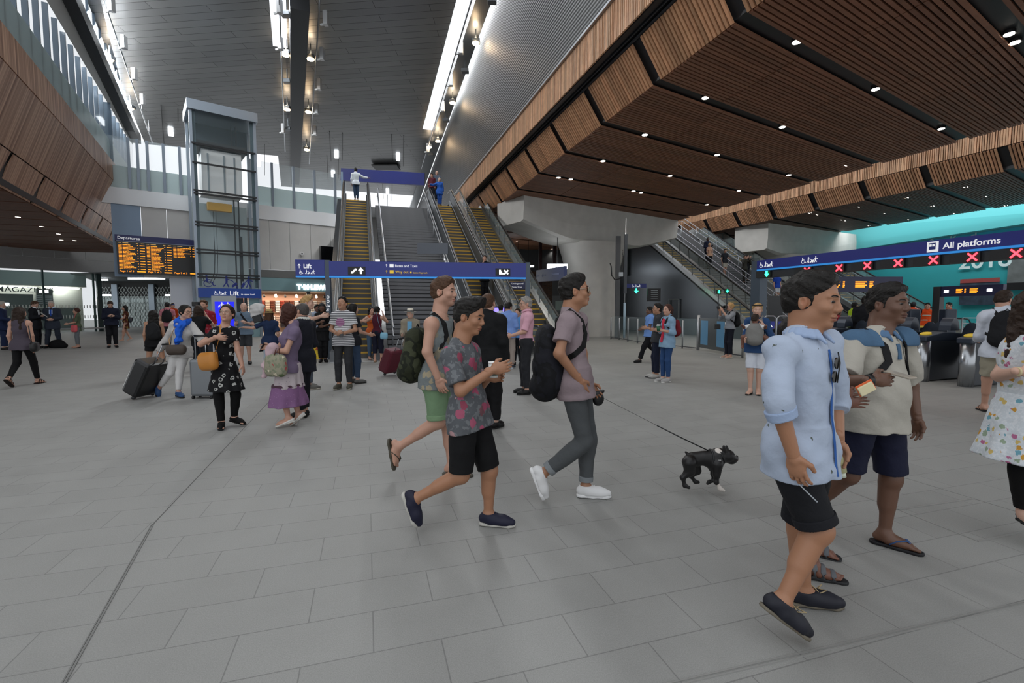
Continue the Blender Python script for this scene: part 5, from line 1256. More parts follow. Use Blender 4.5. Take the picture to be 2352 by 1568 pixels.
HSEED = 0
SKIN = {'w': 'b98e79', 'wp': 'c29b88', 't': 'a77c62', 'a': '9d7054', 'b': '614333', 'd': '4a332a', 'br': '70493a'}
HAIR = {'k': '15120f', 'db': '2c1f17', 'b': '4a3323', 'g': '8b8782', 'lg': 'b5b0a8', 'bl': 'b08d5c', 'rd': '41251d', 'gd': '4a4643'}
def skin_m(k): return mat('skin_' + k, SKIN[k], .48, attr=True, bump=.05, nscale=120)
def hair_m(k): 
    return mat('hair_' + k, HAIR[k], .55, noise=.35, nscale=60, bump=.5, spec=.25)
_cm = {}
def cloth(c, kind='plain', c2=None, c3=None, rough=.8, sc=1.):
    key = 'cloth_%s_%s_%s_%s' % (kind, c, c2, sc) + ('' if c3 is None else str(c3))
    if key in _mc: return _mc[key]
    m = mat(key, c, rough, spec=.25); nt = m.node_tree; b = nt.nodes['Principled BSDF']
    tc = nd(m, 'ShaderNodeTexCoord'); n = nd(m, 'ShaderNodeTexNoise'); n.inputs['Scale'].default_value = 14; n.inputs['Detail'].default_value = 5
    lk(m, tc.outputs['Object'], n.inputs['Vector']); bp = nd(m, 'ShaderNodeBump'); bp.inputs['Strength'].default_value = .35; bp.inputs['Distance'].default_value = .03
    lk(m, n.outputs['Fac'], bp.inputs['Height']); lk(m, bp.outputs[0], b.inputs['Normal'])
    def ramp(src, stops, interp='CONSTANT'):
        cr = nd(m, 'ShaderNodeValToRGB'); cr.color_ramp.interpolation = interp; e = cr.color_ramp.elements
        e[0].position = stops[0][0]; e[0].color = lin(stops[0][1]); e[1].position = stops[1][0]; e[1].color = lin(stops[1][1])
        for p_, c_ in stops[2:]: q = e.new(p_); q.color = lin(c_)
        lk(m, src, cr.inputs[0]); return cr.outputs[0]
    def mixc(fac, a, c_):
        mx = nd(m, 'ShaderNodeMix', data_type='RGBA'); lk(m, fac, mx.inputs[0])
        for i, q in ((6, a), (7, c_)):
            if isinstance(q, str): mx.inputs[i].default_value = lin(q)
            else: lk(m, q, mx.inputs[i])
        return mx.outputs[2]
    if kind == 'stripe':
        s_ = nd(m, 'ShaderNodeSeparateXYZ'); lk(m, tc.outputs['Object'], s_.inputs[0]); w_ = nd(m, 'ShaderNodeMath', operation='MULTIPLY'); w_.inputs[1].default_value = 1 / (.034 * sc); lk(m, s_.outputs[2], w_.inputs[0])
        f = nd(m, 'ShaderNodeMath', operation='FRACT'); lk(m, w_.outputs[0], f.inputs[0]); lk(m, ramp(f.outputs[0], ((0, c), (.62, c2))), b.inputs['Base Color'])
    elif kind in ('floral', 'dots', 'camo', 'speck'):
        vo = nd(m, 'ShaderNodeTexVoronoi'); vo.inputs['Scale'].default_value = 11 * sc
        wn = nd(m, 'ShaderNodeTexNoise'); wn.inputs['Scale'].default_value = 30 * sc; lk(m, tc.outputs['Object'], wn.inputs['Vector'])
        av = nd(m, 'ShaderNodeVectorMath', operation='MULTIPLY_ADD'); av.inputs[1].default_value = (.05 / sc,) * 3; lk(m, wn.outputs['Color'], av.inputs[0]); lk(m, tc.outputs['Object'], av.inputs[2]); lk(m, av.outputs[0], vo.inputs['Vector'])
        sp = nd(m, 'ShaderNodeSeparateColor'); lk(m, vo.outputs['Color'], sp.inputs[0])
        if kind == 'floral':
            msk = ramp(vo.outputs['Distance'], ((0, 'ffffff'), (.36, '000000')))
            if c3 is None: c3 = ('d06080', 'a83a55', 'c98a90')
            col = ramp(sp.outputs[0], tuple((i / len(c3), q) for i, q in enumerate(c3)))
            n2_ = nd(m, 'ShaderNodeTexNoise'); n2_.inputs['Scale'].default_value = 26 * sc; lk(m, tc.outputs['Object'], n2_.inputs['Vector'])
            basec = ramp(n2_.outputs['Fac'], ((0, c), (.54, c2)), 'CONSTANT'); keep = ramp(sp.outputs[1], ((0, 'ffffff'), (.75, '000000')))
            mm = nd(m, 'ShaderNodeMath', operation='MULTIPLY'); lk(m, msk, mm.inputs[0]); lk(m, keep, mm.inputs[1])
            lk(m, mixc(mm.outputs[0], basec, col), b.inputs['Base Color'])
        elif kind == 'dots':
            a1 = ramp(vo.outputs['Distance'], ((0, c), (.14, c2), (.3, c))); lk(m, a1, b.inputs['Base Color'])
        elif kind == 'speck':
            a1 = ramp(vo.outputs['Distance'], ((0, c2), (c3 or .16, c))); lk(m, a1, b.inputs['Base Color'])
        else:
            n2_ = nd(m, 'ShaderNodeTexNoise'); n2_.inputs['Scale'].default_value = 7 * sc; lk(m, tc.outputs['Object'], n2_.inputs['Vector'])
            lk(m, ramp(n2_.outputs['Fac'], ((0, c), (.45, c2), (.55, c3 or c))), b.inputs['Base Color'])
    return m
LEA = mat('shoe_black', '17171a', .4)
def shoe_mat(c): return mat('shoe_' + c, c, .55, spec=.3)

def pose(H, yaw, loc, torso_yaw=None, legs='stand', arms=('down', 'down'), lean=0, fem=False, head=(0, 0), z0=0., bend=0.):
    s = H / 1.75; R = R_of(yaw); T = R_of(torso_yaw if torso_yaw is not None else yaw); O = A_(loc[0], loc[1], z0)
    def w_(x, y, z, M=R): return O + M @ A_(x * s, y * s, z * s)
    hw = .088 if not fem else .092; sw = .168 if not fem else .148
    J = {}
    hz = .93; fx = .10
    L = {'stand': ((-fx, 0, 0), (fx, .02, 0)), 'wide': ((-.19, 0, 0), (.19, .03, 0)), 'close': ((-.06, 0, 0), (.07, .05, 0)), 'walkL': ((-.06, .32, 0), (.07, -.34, 1)), 'walkR': ((-.07, -.34, 1), (.06, .32, 0)), 'stepL': ((-.08, .16, 0), (.09, -.16, .4)), 'stepR': ((-.09, -.16, .4), (.08, .16, 0)), 'stairs': ((-.1, .3, -1), (.1, 0, 0))}[legs]
    for sd, sg_, (x, y, lift) in (('L', -1, L[0]), ('R', 1, L[1])):
        hp = w_(sg_ * hw, 0, hz - (.03 if 'walk' in legs else 0))
        if lift == -1: an = w_(x, y, .09 + .2); kn = w_(sg_ * hw, .3, .72); J['toe' + sd] = w_(x, y + .17, .22)
        elif lift:
            an = w_(x, y, .09 + .13 * lift); kn = w_(sg_ * .085, y * .28 + .06, .50 + .02 * lift); J['toe' + sd] = w_(x, y + .13, .02)
        else: an = w_(x, y, .085); kn = w_(sg_ * .5 * (hw + abs(x)), y * .5 + .03, .50); J['toe' + sd] = w_(x + sg_ * .03, y + .17, .02)
        J['hip' + sd], J['kn' + sd], J['an' + sd] = hp, kn, an
    ln = math.tan(math.radians(lean))
    def t_(x, y, z): q = T @ A_(x * s, (y + (z - hz) * ln) * s, 0); return O + q + A_(0, 0, (z - (.03 if 'walk' in legs else 0)) * s)
    J['neck'] = t_(0, -.02, 1.49); J['head'] = t_(0, .015, 1.635)
    for sd, sg_, am in (('L', -1, arms[0]), ('R', 1, arms[1])):
        sh = t_(sg_ * sw, -.01, 1.405); J['sh' + sd] = sh
        P_ = {'down': ((.05, -.02, -.27), (.05, .04, -.51), (0, .1, -1)), 'swing_f': ((.04, .08, -.26), (.02, .24, -.46), (0, .4, -1)), 'swing_b': ((.05, -.13, -.24), (.06, -.22, -.46), (0, -.2, -1)),
              'phone': ((.05, .02, -.27), (-.10, .24, -.20), (-.5, .6, .3)), 'clasp': ((.06, .0, -.27), (-.11, .2, -.33), (-1, .3, -.1)), 'cup': ((.05, .0, -.27), (-.02, .26, -.22), (0, 1, .1)),
              'photo': ((.10, .20, -.13), (-.06, .30, .10), (-.3, .4, 1)), 'point': ((.12, .22, -.08), (.12, .46, -.02), (.1, 1, .05)), 'side': ((.24, .05, -.12), (.46, .12, -.10), (1, .2, 0)),
              'pull': ((.07, -.12, -.25), (.12, -.3, -.42), (.1, -.5, -.8)), 'strap': ((.10, .05, -.26), (-.02, .17, -.05), (-.4, .3, .8)), 'pocket': ((.10, -.06, -.26), (.03, .05, -.44), (-.3, .3, -1)), 'cross': ((.07, .06, -.25), (-.16, .17, -.23), (-1, 0, .1)),
              'mouth': ((.08, .12, -.22), (-.10, .2, .03), (-.4, .2, 1)), 'fwdlow': ((.03, .08, -.26), (.0, .3, -.33), (0, 1, -.2)), 'back': ((.08, -.16, -.22), (-.02, -.2, -.4), (-.8, 0, -.3)), 'up': ((.12, .05, .2), (.05, .1, .42), (0, 0, 1))}[am]
        e, q, h = P_
        J['el' + sd] = sh + T @ A_(e[0] * sg_ * s, e[1] * s, e[2] * s); J['wr' + sd] = sh + T @ A_(q[0] * sg_ * s, q[1] * s, q[2] * s)
        J['hd' + sd] = nrm(T @ A_(h[0] * sg_, h[1], h[2]))
    J['_z'] = z0; J['_s'] = s; J['_ty'] = torso_yaw if torso_yaw is not None else yaw; J['_hy'] = J['_ty'] + head[0]; J['_hp'] = head[1]
    return J
def pxpose(D, H, ty, hy, hp, pts, fem=False, hands=None):
    J = {}
    for k, (x, y, d_) in pts.items(): J[k] = np.array(at(x, y, D + d_))
    J['_s'] = H / 1.75; J['_ty'] = ty; J['_hy'] = hy; J['_hp'] = hp
    for sd in 'LR': J['hd' + sd] = nrm(J['wr' + sd] - J['el' + sd]) if not hands or sd not in hands else nrm(A_(*hands[sd]))
    return J

def torso_prims(J, t, fem, build, full=1):
    s = J['_s']; R = R_of(J['_ty']); hc = (J['hipL'] + J['hipR']) / 2; nk = J['neck']; up = nrm(nk - hc); L = np.linalg.norm(nk - hc)
    T = np.stack([R[:, 0], nrm(np.cross(up, R[:, 0])), up], 1); T[:, 0] = np.cross(T[:, 1], T[:, 2])
    b = build; w_ = 1 if not fem else .93
    P = [ell(hc + up * .03 * s, (A_(.158 * (1.03 if fem else 1), .112, .12) * b + t) * s, T, .05 * s),
         ell(hc + up * L * .33 + T[:, 1] * .01 * s, (A_(.135 * w_, .098 + (b - 1) * .12, .15) * (b if not fem else b * .95) + t) * s, T, .06 * s),
         ell(hc + up * L * .66 + T[:, 1] * .0 * s, (A_(.155 * w_, .105, .17) * (1 + (b - 1) * .7) + t) * s, T, .06 * s)]
    c = hc + up * L * .86
    for sd in 'LR':
        P.append(cone(c, J['sh' + sd] + (c - J['sh' + sd]) * .12, (.075 + t) * s, (.052 + t) * s, .05 * s))
        P.append(cone(nk + up * .02 * s, J['sh' + sd] + up * .015 * s + (c - J['sh' + sd]) * .25, (.045 + t * .6) * s, (.035 + t * .6) * s, .05 * s))
    for sd, sg_ in (('L', -1), ('R', 1)):
        if fem: P.append(ell(hc + up * L * .66 + T[:, 0] * sg_ * .068 * s + T[:, 1] * .085 * s, (A_(.058, .05, .055) + t * .6) * s, T, .035 * s))
        P.append(ell(hc + T[:, 0] * sg_ * .068 * s - T[:, 1] * .042 * s - up * .02 * s, (A_(.08, .074, .09) * b + t) * s, T, .05 * s))
    if build > 1.08: P.append(ell(hc + up * L * .3 + T[:, 1] * .05 * s, (A_(.12, .1, .13) * b + t) * s, T, .06 * s))
    return P, T, hc, up, L
def arm_prims(J, sd, t, upto, s, build, flat=True, loose=0.):
    a, e, w_ = J['sh' + sd], J['el' + sd], J['wr' + sd]; b = .5 + .5 * build
    P = [ell(a, A_(.055, .055, .058) * b * s + t * s, None, .04 * s)]
    if upto <= 1:
        q = a + (e - a) * upto; P.append(cone(a, q, (.049 * b + t) * s, ((.049 - .009 * upto) * b + t + loose) * s, .03 * s, 1 if flat else 0))
    else:
        u = upto - 1; P.append(cone(a, e, (.049 * b + t) * s, (.041 * b + t + loose * .5) * s, .03 * s)); q = e + (w_ - e) * u
        P.append(cone(e, q, (.040 * b + t + loose * .5) * s, ((.040 - .012 * u) * b + t + loose) * s, .02 * s, 1 if flat else 0))
    return P, q
def hand_prims(w_, d_, side, s, T, curl=.5, pn=None):
    f = nrm(d_); n = T[:, 1] * .0 - T[:, 0] * side if pn is None else np.asarray(pn, float)   # palm normal towards the body
    n = n - f * (n @ f)
    if np.linalg.norm(n) < .2: n = -T[:, 2] - f * (-T[:, 2] @ f)
    n = nrm(n); th = nrm(np.cross(n, f)) * (1 if side > 0 else -1)
    if th @ (T[:, 1] + .3 * T[:, 2]) < 0: th = -th
    M = np.stack([th, f, n], 1); P = [cone(w_ - f * .03 * s, w_ + f * .02 * s, .027 * s, .025 * s, .02 * s), ell(w_ + f * .050 * s, A_(.041, .052, .017) * s, M, .015 * s)]
    for i, L in enumerate((.066, .076, .071, .055)):
        b = w_ + f * (.083 - .004 * abs(i - 1.2)) * s + th * (.030 - .0195 * i) * s; an = curl * (.30 + .07 * i)
        sp = th * (.09 - .055 * i); r = .0092
        for k, fr in enumerate((.44, .31, .25)):
            dr = nrm(f * math.cos(an) + n * math.sin(an) + sp); e = b + dr * L * fr * s; P.append(cone(b, e, r * s, (r - .0008) * s, .005 * s)); b = e; r -= .0008; an += curl * .75
    b = w_ + f * .022 * s + th * .03 * s; d1 = nrm(f * .75 + th * .62 + n * (.25 + .4 * curl)); e = b + d1 * .042 * s
    P.append(cone(b, e, .014 * s, .0115 * s, .012 * s)); d2 = nrm(f * .95 + th * (.25 - .3 * curl) + n * (.2 + .5 * curl)); P.append(cone(e, e + d2 * .032 * s, .0112 * s, .0092 * s, .006 * s))
    return P
def head_prims(C, R, s, nk, fem=False, neckr=1., fat=1.):
    g = lambda x, y, z: C + R @ (A_(x, y, z) * s); k = .02 * s; P = []
    P.append(ell(g(0, -.012, .028), A_(.075, .098, .088) * s, R, k)); P.append(ell(g(0, .022, -.036), A_(.060 * fat, .066, .078) * s, R, k * 1.5))
    P.append(ell(g(0, .064, -.095), A_(.027 * (.85 if fem else 1), .022, .02) * s, R, k * 1.2))
    for x in (-1, 1):
        P.append(ell(g(x * .043 * fat, .005, -.062), A_(.022, .03, .026) * s, R, k * 1.3)); P.append(ell(g(x * .040, .060, -.026), A_(.021, .02, .02) * s, R, k))
        P.append(cone(g(x * .012, .086, .020), g(x * .043, .070, .020), .009 * s, .008 * s, k * .6))
        P.append(ell(g(x * .077, -.012, -.008), A_(.008, .017, .031) * s, R @ np.stack([nrm(A_(1, .35 * x, 0)), nrm(A_(-.35 * x, 1, 0)), A_(0, 0, 1)], 1), .005 * s))
        P.append(ell(g(x * .0115, .091, -.034), A_(.009, .011, .0085) * s, R, .006 * s))
        P.append(ell(g(x * .031, .070, .001), A_(.0155, .0125, .0115) * s, R, .006 * s))
    P.append(cone(g(0, .083, .012), g(0, .101, -.027), .0085 * s, .0118 * s, .012 * s)); P.append(cone(g(0, .082, -.05), g(0, .092, -.036), .010 * s, .008 * s, .01 * s))
    P.append(ell(g(0, .086, -.060), A_(.024, .012, .0065) * s, R, .006 * s)); P.append(ell(g(0, .084, -.0725), A_(.020, .012, .007) * s, R, .007 * s))
    a = g(0, -.028, -.055)
    nr = (.046 if fem else .056) * neckr
    P.append(cone(a, nk + (nk - a) * .1, nr * s, (nr + .006) * s, .03 * s)); P.append(cone(g(0, .02, -.085), nk + (C - nk) * .1 + R[:, 1] * .012 * s, .03 * s, .035 * s, .03 * s))
    return P
def hair_prims(C, R, s, style, nk):
    g = lambda x, y, z: C + R @ (A_(x, y, z) * s); k = .02 * s
    hl = lambda n, c: (lambda P: ((P - C) @ R @ n) - c * s)
    t = {'buzz': .003, 'receding': .004, 'fade': .006}.get(style, .008 if style in ('short', 'quiff') else .011)
    P = [ell(g(0, -.014, .030), (A_(.075, .097, .088) + t) * s, R, k)]; cuts = []
    n1 = nrm(A_(0, .857, -.514))
    if style in ('short', 'buzz', 'fade', 'quiff', 'tousle', 'receding', 'cap'):
        P.append(ell(g(0, -.045, -.02), (A_(.064, .062, .06) + t * .5) * s, R, k))
        rc = -.028 if style == 'receding' else 0
        cuts = [lambda Q: ((((Q - C) @ R[:, 1]) / s - np.interp(((Q - C) @ R[:, 2]) / s, [-.03, .018, .034, .055, .085], [.018, .026, .046 + rc, .068 + rc, .078 + rc * 1.3])) * s * .75), hl(A_(0, 0, -1), .058)]
        cuts.append(lambda Q: .012 * s - np.sqrt((np.abs((Q - C) @ R[:, 0]) / s - .078) ** 2 * .5 + ((Q - C) @ R[:, 1] / s + .006) ** 2 + ((Q - C) @ R[:, 2] / s + .008) ** 2) * s * .55)
        if style == 'receding': cuts.append(lambda Q: (.058 * s - np.sqrt((((Q - g(0, .03, .115)) ** 2).sum(-1)))))
        if style in ('short', 'quiff', 'fade'): P.append(ell(g(0, .012, .082), A_(.064, .082, .044) * s, R, k))
        if style == 'quiff': P += [ell(g(0, .055, .118), A_(.052, .045, .026) * s, R, k), ell(g(.005, .075, .10), A_(.045, .03, .022) * s, R, k)]
        if style == 'tousle': P += [ell(g(.0, .03, .10), A_(.078, .08, .05) * s, R, k), ell(g(.04, .05, .08), A_(.05, .05, .04) * s, R, k), ell(g(-.04, .0, .1), A_(.06, .07, .04) * s, R, k)]
    else:
        cuts = [hl(nrm(A_(0, .93, -.36)), .034)]
        P.append(ell(g(0, -.04, .0), A_(.082, .075, .10) * s, R, k))
        if style == 'long':
            for x in (-.05, 0, .05): P.append(cone(g(x, -.055, .0), g(x * 1.6, -.09, -.33), .05 * s, .028 * s, .04 * s))
            for x in (-1, 1): P.append(cone(g(x * .07, -.01, .0), g(x * .088, -.03, -.2), .022 * s, .03 * s, .03 * s))
            cuts = []; P = P[:]
            cuts.append(lambda Q: np.minimum(((Q - C) @ R @ nrm(A_(0, .93, -.36))) - .034 * s, .1 * s) * (((Q - C) @ R[:, 2]) > -.12 * s) + -1. * (((Q - C) @ R[:, 2]) <= -.12 * s))
        if style == 'bob':
            for x in (-1, 1): P.append(cone(g(x * .066, -.02, .01), g(x * .072, -.035, -.11), .03 * s, .036 * s, .03 * s))
            P.append(cone(g(0, -.06, 0), g(0, -.075, -.13), .05 * s, .05 * s, .04 * s))
        if style == 'pony': P += [ell(g(0, -.115, .03), A_(.03, .03, .03) * s, R, k), cone(g(0, -.125, .03), g(.01, -.15, -.2), .03 * s, .02 * s, .02 * s), cone(g(.01, -.15, -.18), g(.0, -.13, -.3), .024 * s, .012 * s, .02 * s)]
        if style == 'bun': P += [ell(g(0, -.11, .03), A_(.04, .035, .04) * s, R, k * .6)]
        cuts.append(hl(A_(0, 0, -1), .45))
        if style in ('pony', 'bun'):
            c0_ = cuts[0]; cuts = [lambda Q: np.maximum(c0_(Q), np.where(((Q - C) @ R[:, 1]) > -.1 * s, -((Q - C) @ R[:, 2]) - .062 * s, -1.))]
    return P, cuts
def foot_frame(J, sd):
    a, t = J['an' + sd], J['toe' + sd]; s = J['_s']; f = t - a; kn = J['kn' + sd]
    # sole direction: from a point below the ankle to the toe
    leg = nrm(kn - a); fd = nrm(f); up = leg - fd * (leg @ fd)
    up = nrm(up); base = a - up * .0
    # rotate so ankle sits .07 above the sole line
    ang = math.asin(min(.9, .062 * s / max(np.linalg.norm(f), .09 * s))); fd2 = nrm(fd * math.cos(ang) + up * math.sin(ang)); up2 = nrm(up * math.cos(ang) - fd * math.sin(ang))
    return fd2, up2, np.cross(fd2, up2)
def foot_prims(J, sd, t=0., toes=True):
    s = J['_s']; a = J['an' + sd]; fd, up, rt = foot_frame(J, sd); g = lambda x, y, z: a + (rt * x + fd * y + up * z) * s
    sg_ = 1 if sd == 'R' else -1
    P = [cone(g(0, -.035, -.045), g(0, .0, -.02), (.030 + t) * s, (.032 + t) * s, .03 * s), cone(g(0, .0, -.02), g(0, .10, -.052), (.034 + t) * s, (.022 + t) * s, .03 * s), cone(g(-.012 * sg_, .02, -.052), g(.012 * -sg_, .135, -.060), (.03 + t) * s, (.024 + t) * s, .03 * s), cone(g(.02 * sg_, .03, -.055), g(.022 * sg_, .12, -.062), (.024 + t) * s, (.018 + t) * s, .03 * s)]
    if toes:
        for i in range(5):
            x = (-.03 + .0155 * i) * sg_; y = .185 - .008 * i - (.004 if i == 0 else 0)
            P.append(cone(g(x, .135 - .004 * i, -.062), g(x * 1.05, y, -.066), (.012 if i == 0 else .009) * s, (.0115 if i == 0 else .0078) * s, .008 * s))
    else: P.append(cone(g(0, .11, -.052), g(-.006 * sg_, .178, -.058), (.032 + t) * s, (.018 + t) * s, .03 * s))
    return P, g, fd, up, rt

class Human: pass
def tubev(path, r, n=6, flat=1.0, upv=(0, 0, 1)):
    g = MB(); g.tube([Vector(p) for p in path], r, n, flat=flat, up=Vector(upv)); return g
def person(label, J, vox=.012, sex='m', skin='w', hair=('short', 'db'), top=None, bottom=None, shoes=None, build=1., curl=(.5, .5), hs=1.06, beard=None, glasses=None, hat=None, pn=(None, None), seed=0, face=True, neckr=1., collar=None, fat=1.):
    fem = sex == 'f'; s = J['_s']; zf = J.get('_z', 0.)
    for sd in 'LR':
        if J['toe' + sd][2] - zf < .10 and J['an' + sd][2] - zf < .17: J['toe' + sd][2] = zf + .034 * s; J['an' + sd][2] = max(J['an' + sd][2], zf + .099 * s)
    base = (J['anL'] + J['anR']) / 2
    gz = min(J['toeL'][2], J['toeR'][2], J['anL'][2] - .08 * s, J['anR'][2] - .08 * s)
    gz = 0 if gz < .3 else gz
    rt = root('person', (base[0], base[1], gz), label, 'person'); rt['_o'] = (float(base[0]), float(base[1]), float(gz))
    h = Human(); h.rt = rt; h.J = J; h.s = s
    BP_, T, hc, up, L = torso_prims(J, -.016 if (top and top[0] != 'tank') else (-.004 if top else 0), fem, build); h.T = T; h.hc = hc; h.up = up; h.L = L; h.fem = fem; h.build = build
    R = R_of(J['_hy'], J['_hp']); C = J['head']; h.R = R; h.C = C
    hsz = s * hs
    bare = shoes is None or shoes[0] in ('flipflop', 'sandal', 'ballet')
    for sd in 'LR':
        pa, q = arm_prims(J, sd, 0, 2, s, build, False)
        if top and top[0] not in ('tank', 'vest') and not (len(top) > 2 and top[2].get('sleeve') == 0): pa[0] = ell(J['sh' + sd], A_(.04, .04, .04) * s, None, .03 * s); pa[1] = cone(J['sh' + sd], J['el' + sd], .036 * s, .039 * (.5 + .5 * build) * s, .03 * s)
        BP_ += pa
        hp, kn, an = J['hip' + sd], J['kn' + sd], J['an' + sd]; lb = .6 + .4 * build
        back = -T[:, 1]; mid = kn + (an - kn) * .3
        lg = nrm(an - kn); bk = back - lg * (back @ lg)
        BP_ += [cone(hp + (kn - hp) * .12, kn, (.074 if bottom or top else .084) * lb * s, .055 * lb * s, .04 * s), cone(kn, an, .052 * lb * s, .034 * s, .03 * s), cone(kn + (an - kn) * .12 + bk * .012 * s, kn + (an - kn) * .5 + bk * .012 * s, .050 * lb * s, .043 * lb * s, .03 * s), ell(kn + T[:, 1] * .008 * s, A_(.052, .052, .06) * lb * s, None, .03 * s)]
        fp_, g, fd, upf, rtf = foot_prims(J, sd, 0, bare); BP_ += fp_
    BP_.append(cone(hc + up * (L - .04 * s), J['neck'] + (C - J['neck']) * .35, .06 * s, .052 * neckr * s if not fem else .046 * s, .04 * s))
    parts = [surf(BP_, vox)]
    fine = min(vox, .0035 if vox < .008 else (.0065 if vox < .012 else .011))
    HP_ = head_prims(C, R, hsz, J['neck'], fem, neckr, fat)
    sock = 0 and [lambda Q, x=x: (.0135 * s - np.sqrt(((Q - (C + R @ (A_(x * .031, .0925, .001) * s))) ** 2).sum(-1))) for x in (-1, 1)] if fine < .005 else []
    parts.append(surf(HP_, fine, [lambda Q, x=x: .0095 * hsz - np.sqrt(((((Q - C) @ R / hsz - A_(x * .089, -.010, -.004)) / A_(1, 1, 1.7)) ** 2).sum(-1)) * hsz for x in (-1, 1)] if fine < .005 else ()))
    for i, (sd, sg_) in enumerate((('L', -1), ('R', 1))):
        parts.append(surf(hand_prims(J['wr' + sd], J['hd' + sd], sg_, s, T, curl[i], pn[i]), fine if fine < .005 else min(fine, .008)))
    sc_ = np.array(lin(SKIN[skin])[:3]); lipc = sc_ * A_(.78, .5, .5); dk = A_(.018, .013, .011); hcx = np.array(lin(HAIR[hair[1]])[:3]) if hair[0] != 'none' else dk
    far_eye = fine > .005
    def paint(v):
        c = np.tile(sc_, (len(v), 1)); q = (v - C) @ R / hsz; on = (np.abs(q) < .13).all(1)
        def zone(cx, cy_, cz, rx, ry, rz, col, amt=1.):
            w_ = on & ((((q - A_(cx, cy_, cz)) / A_(rx, ry, rz)) ** 2).sum(1) < 1); c[w_] = c[w_] * (1 - amt) + col * amt
        zone(0, .09, -.067, .024, .02, .0125, lipc, .8)
        zone(0, .09, -.0675, .021, .02, .002, lipc * .35, .8)
        for x in (-1, 1):
            zone(x * .072, -.01, -.01, .012, .02, .034, sc_ * A_(1.08, .86, .8), .6)
            zone(x * .031, .085, .022, .019, .02, .0042, hcx * .8 + sc_ * .1, .85)
            if far_eye: zone(x * .031, .088, .0, .013, .02, .005, dk, .8)
            else:
                zone(x * .031, .088, .0, .0155, .02, .0075, sc_ * .45, .7)
        if beard:
            sm = lambda x: np.clip(x, 0, 1)
            w_ = (on * sm((q[:, 1] - .005) / .02) * sm((-.040 - q[:, 2] + .25 * (q[:, 1] - .085) + .3 * np.abs(q[:, 0])) / .018) * sm((q[:, 2] + .13) / .02) * (1 - ((np.abs(q[:, 0]) < .022) & (np.abs(q[:, 2] + .067) < .010))) * beard)[:, None]; c = c * (1 - w_) + hcx * w_
        return c
    mesh_obj('body', parts, skin_m(skin), rt, paint)
    if not far_eye and face:
        for x in (-1, 1):
            c_ = C + R @ (A_(x * .031, .0752, .0005) * hsz); g = MB(); n_ = 14
            ring = []
            for i in range(9):
                ph = math.pi * i / 8; ring.append([c_ + R @ (A_(.0122 * math.sin(ph) * math.cos(t), .0135 * math.cos(ph), .0064 * math.sin(ph) * math.sin(t)) * hsz) for t in [2 * math.pi * k / n_ for k in range(n_)]])
            vs_ = [p for r_ in ring for p in r_]; fs_ = []; mi = []
            for i in range(8):
                for k in range(n_): g_ = (i * n_ + k, i * n_ + (k + 1) % n_, (i + 1) * n_ + (k + 1) % n_, (i + 1) * n_ + k); fs_.append(g_)
            for i, f_ in enumerate(fs_): pass
            g.add(vs_, fs_); g.m = [1 if i // n_ < 3 else 0 for i in range(len(fs_))]
            g.build('eye', [mat('eye_white', '9c938b', .35), mat('iris_dark', '140c08', .15)], rt, True)
        for x in (-1, 1):
            pts_ = []
            for bx_, bz_ in ((.013, .0195), (.024, .0255), (.036, .0265), (.047, .020)):
                o_ = C + R @ (A_(x * bx_, .14, bz_) * hsz); dd_ = -R[:, 1]
                for _ in range(30):
                    v_ = float(field(HP_, o_[None])[0])
                    if v_ < .0005: break
                    o_ = o_ + dd_ * v_ * .8
                pts_.append(o_)
            tubev(pts_, [.0022 * hs, .0034 * hs, .003 * hs, .0014 * hs], 6, .8).build('eyebrow', hair_m(hair[1]), rt, True)
    # hair
    if hair[0] not in ('none',):
        hv = .0035 if fine < .005 else (.008 if vox < .013 else .011)
        hp_, hc_ = hair_prims(C, R, hsz, hair[0], J['neck'])
        mesh_obj('hair', [surf(hp_, hv, hc_, noise=.0035 if hair[0] not in ('buzz', 'receding', 'fade') else .0012, seed=seed, nf=3.2)], hair_m(hair[1]), rt)
    # bottoms
    def legs(kind, m, t=.012, hem=0., rh=.0, fold=.003, name=None, waist=.10, cuffm=None):
        if top and not (len(top) > 2 and top[2].get('tuck')): waist = min(.10, (dict(top[2]).get('hem', -.08) if len(top) > 2 else -.08) + .055) if top[0] not in ('jacket', 'sweat', 'dress') else 0
        P = []; pc = []
        Pt, *_ = torso_prims(J, t, fem, build); P += [Pt[0]] + [p for p in Pt if p[0] == 'e'][-2 - (1 if build > 1.08 else 0):][:2]
        P.append(ell(hc + up * .05 * s, (A_(.150 * (1.03 if fem else 1), .108, .10) * build + t) * s, T, .05 * s))
        for sd in 'LR':
            hp, kn, an = J['hip' + sd], J['kn' + sd], J['an' + sd]; lb = .6 + .4 * build
            if hem <= 1: P.append(cone(hp, hp + (kn - hp) * hem, (.086 * lb + t) * s, (.086 * lb - .028 * hem + t + rh) * s, .035 * s, 1))
            else:
                e = kn + (an - kn) * (hem - 1); P.append(cone(hp, kn, (.086 * lb + t) * s, (.056 * lb + t + rh * .6) * s, .035 * s)); P.append(cone(kn, e, (.056 * lb + t + rh * .6) * s, (.052 * lb - .014 * (hem - 1) + t + rh) * s, .03 * s, 1))
                if rh < .01:
                    bk = -T[:, 1]; lg = nrm(an - kn); bk = bk - lg * (bk @ lg); P.append(cone(kn + (an - kn) * .15 + bk * .012 * s, kn + (an - kn) * .5 + bk * .01 * s, (.048 * lb + t) * s, (.040 * lb + t) * s, .03 * s))
        cut = lambda Q: ((Q - hc) @ up) - waist * s
        o = mesh_obj(name or kind, [surf(P, vox, [cut], fold, seed=seed + 1)], m, rt)
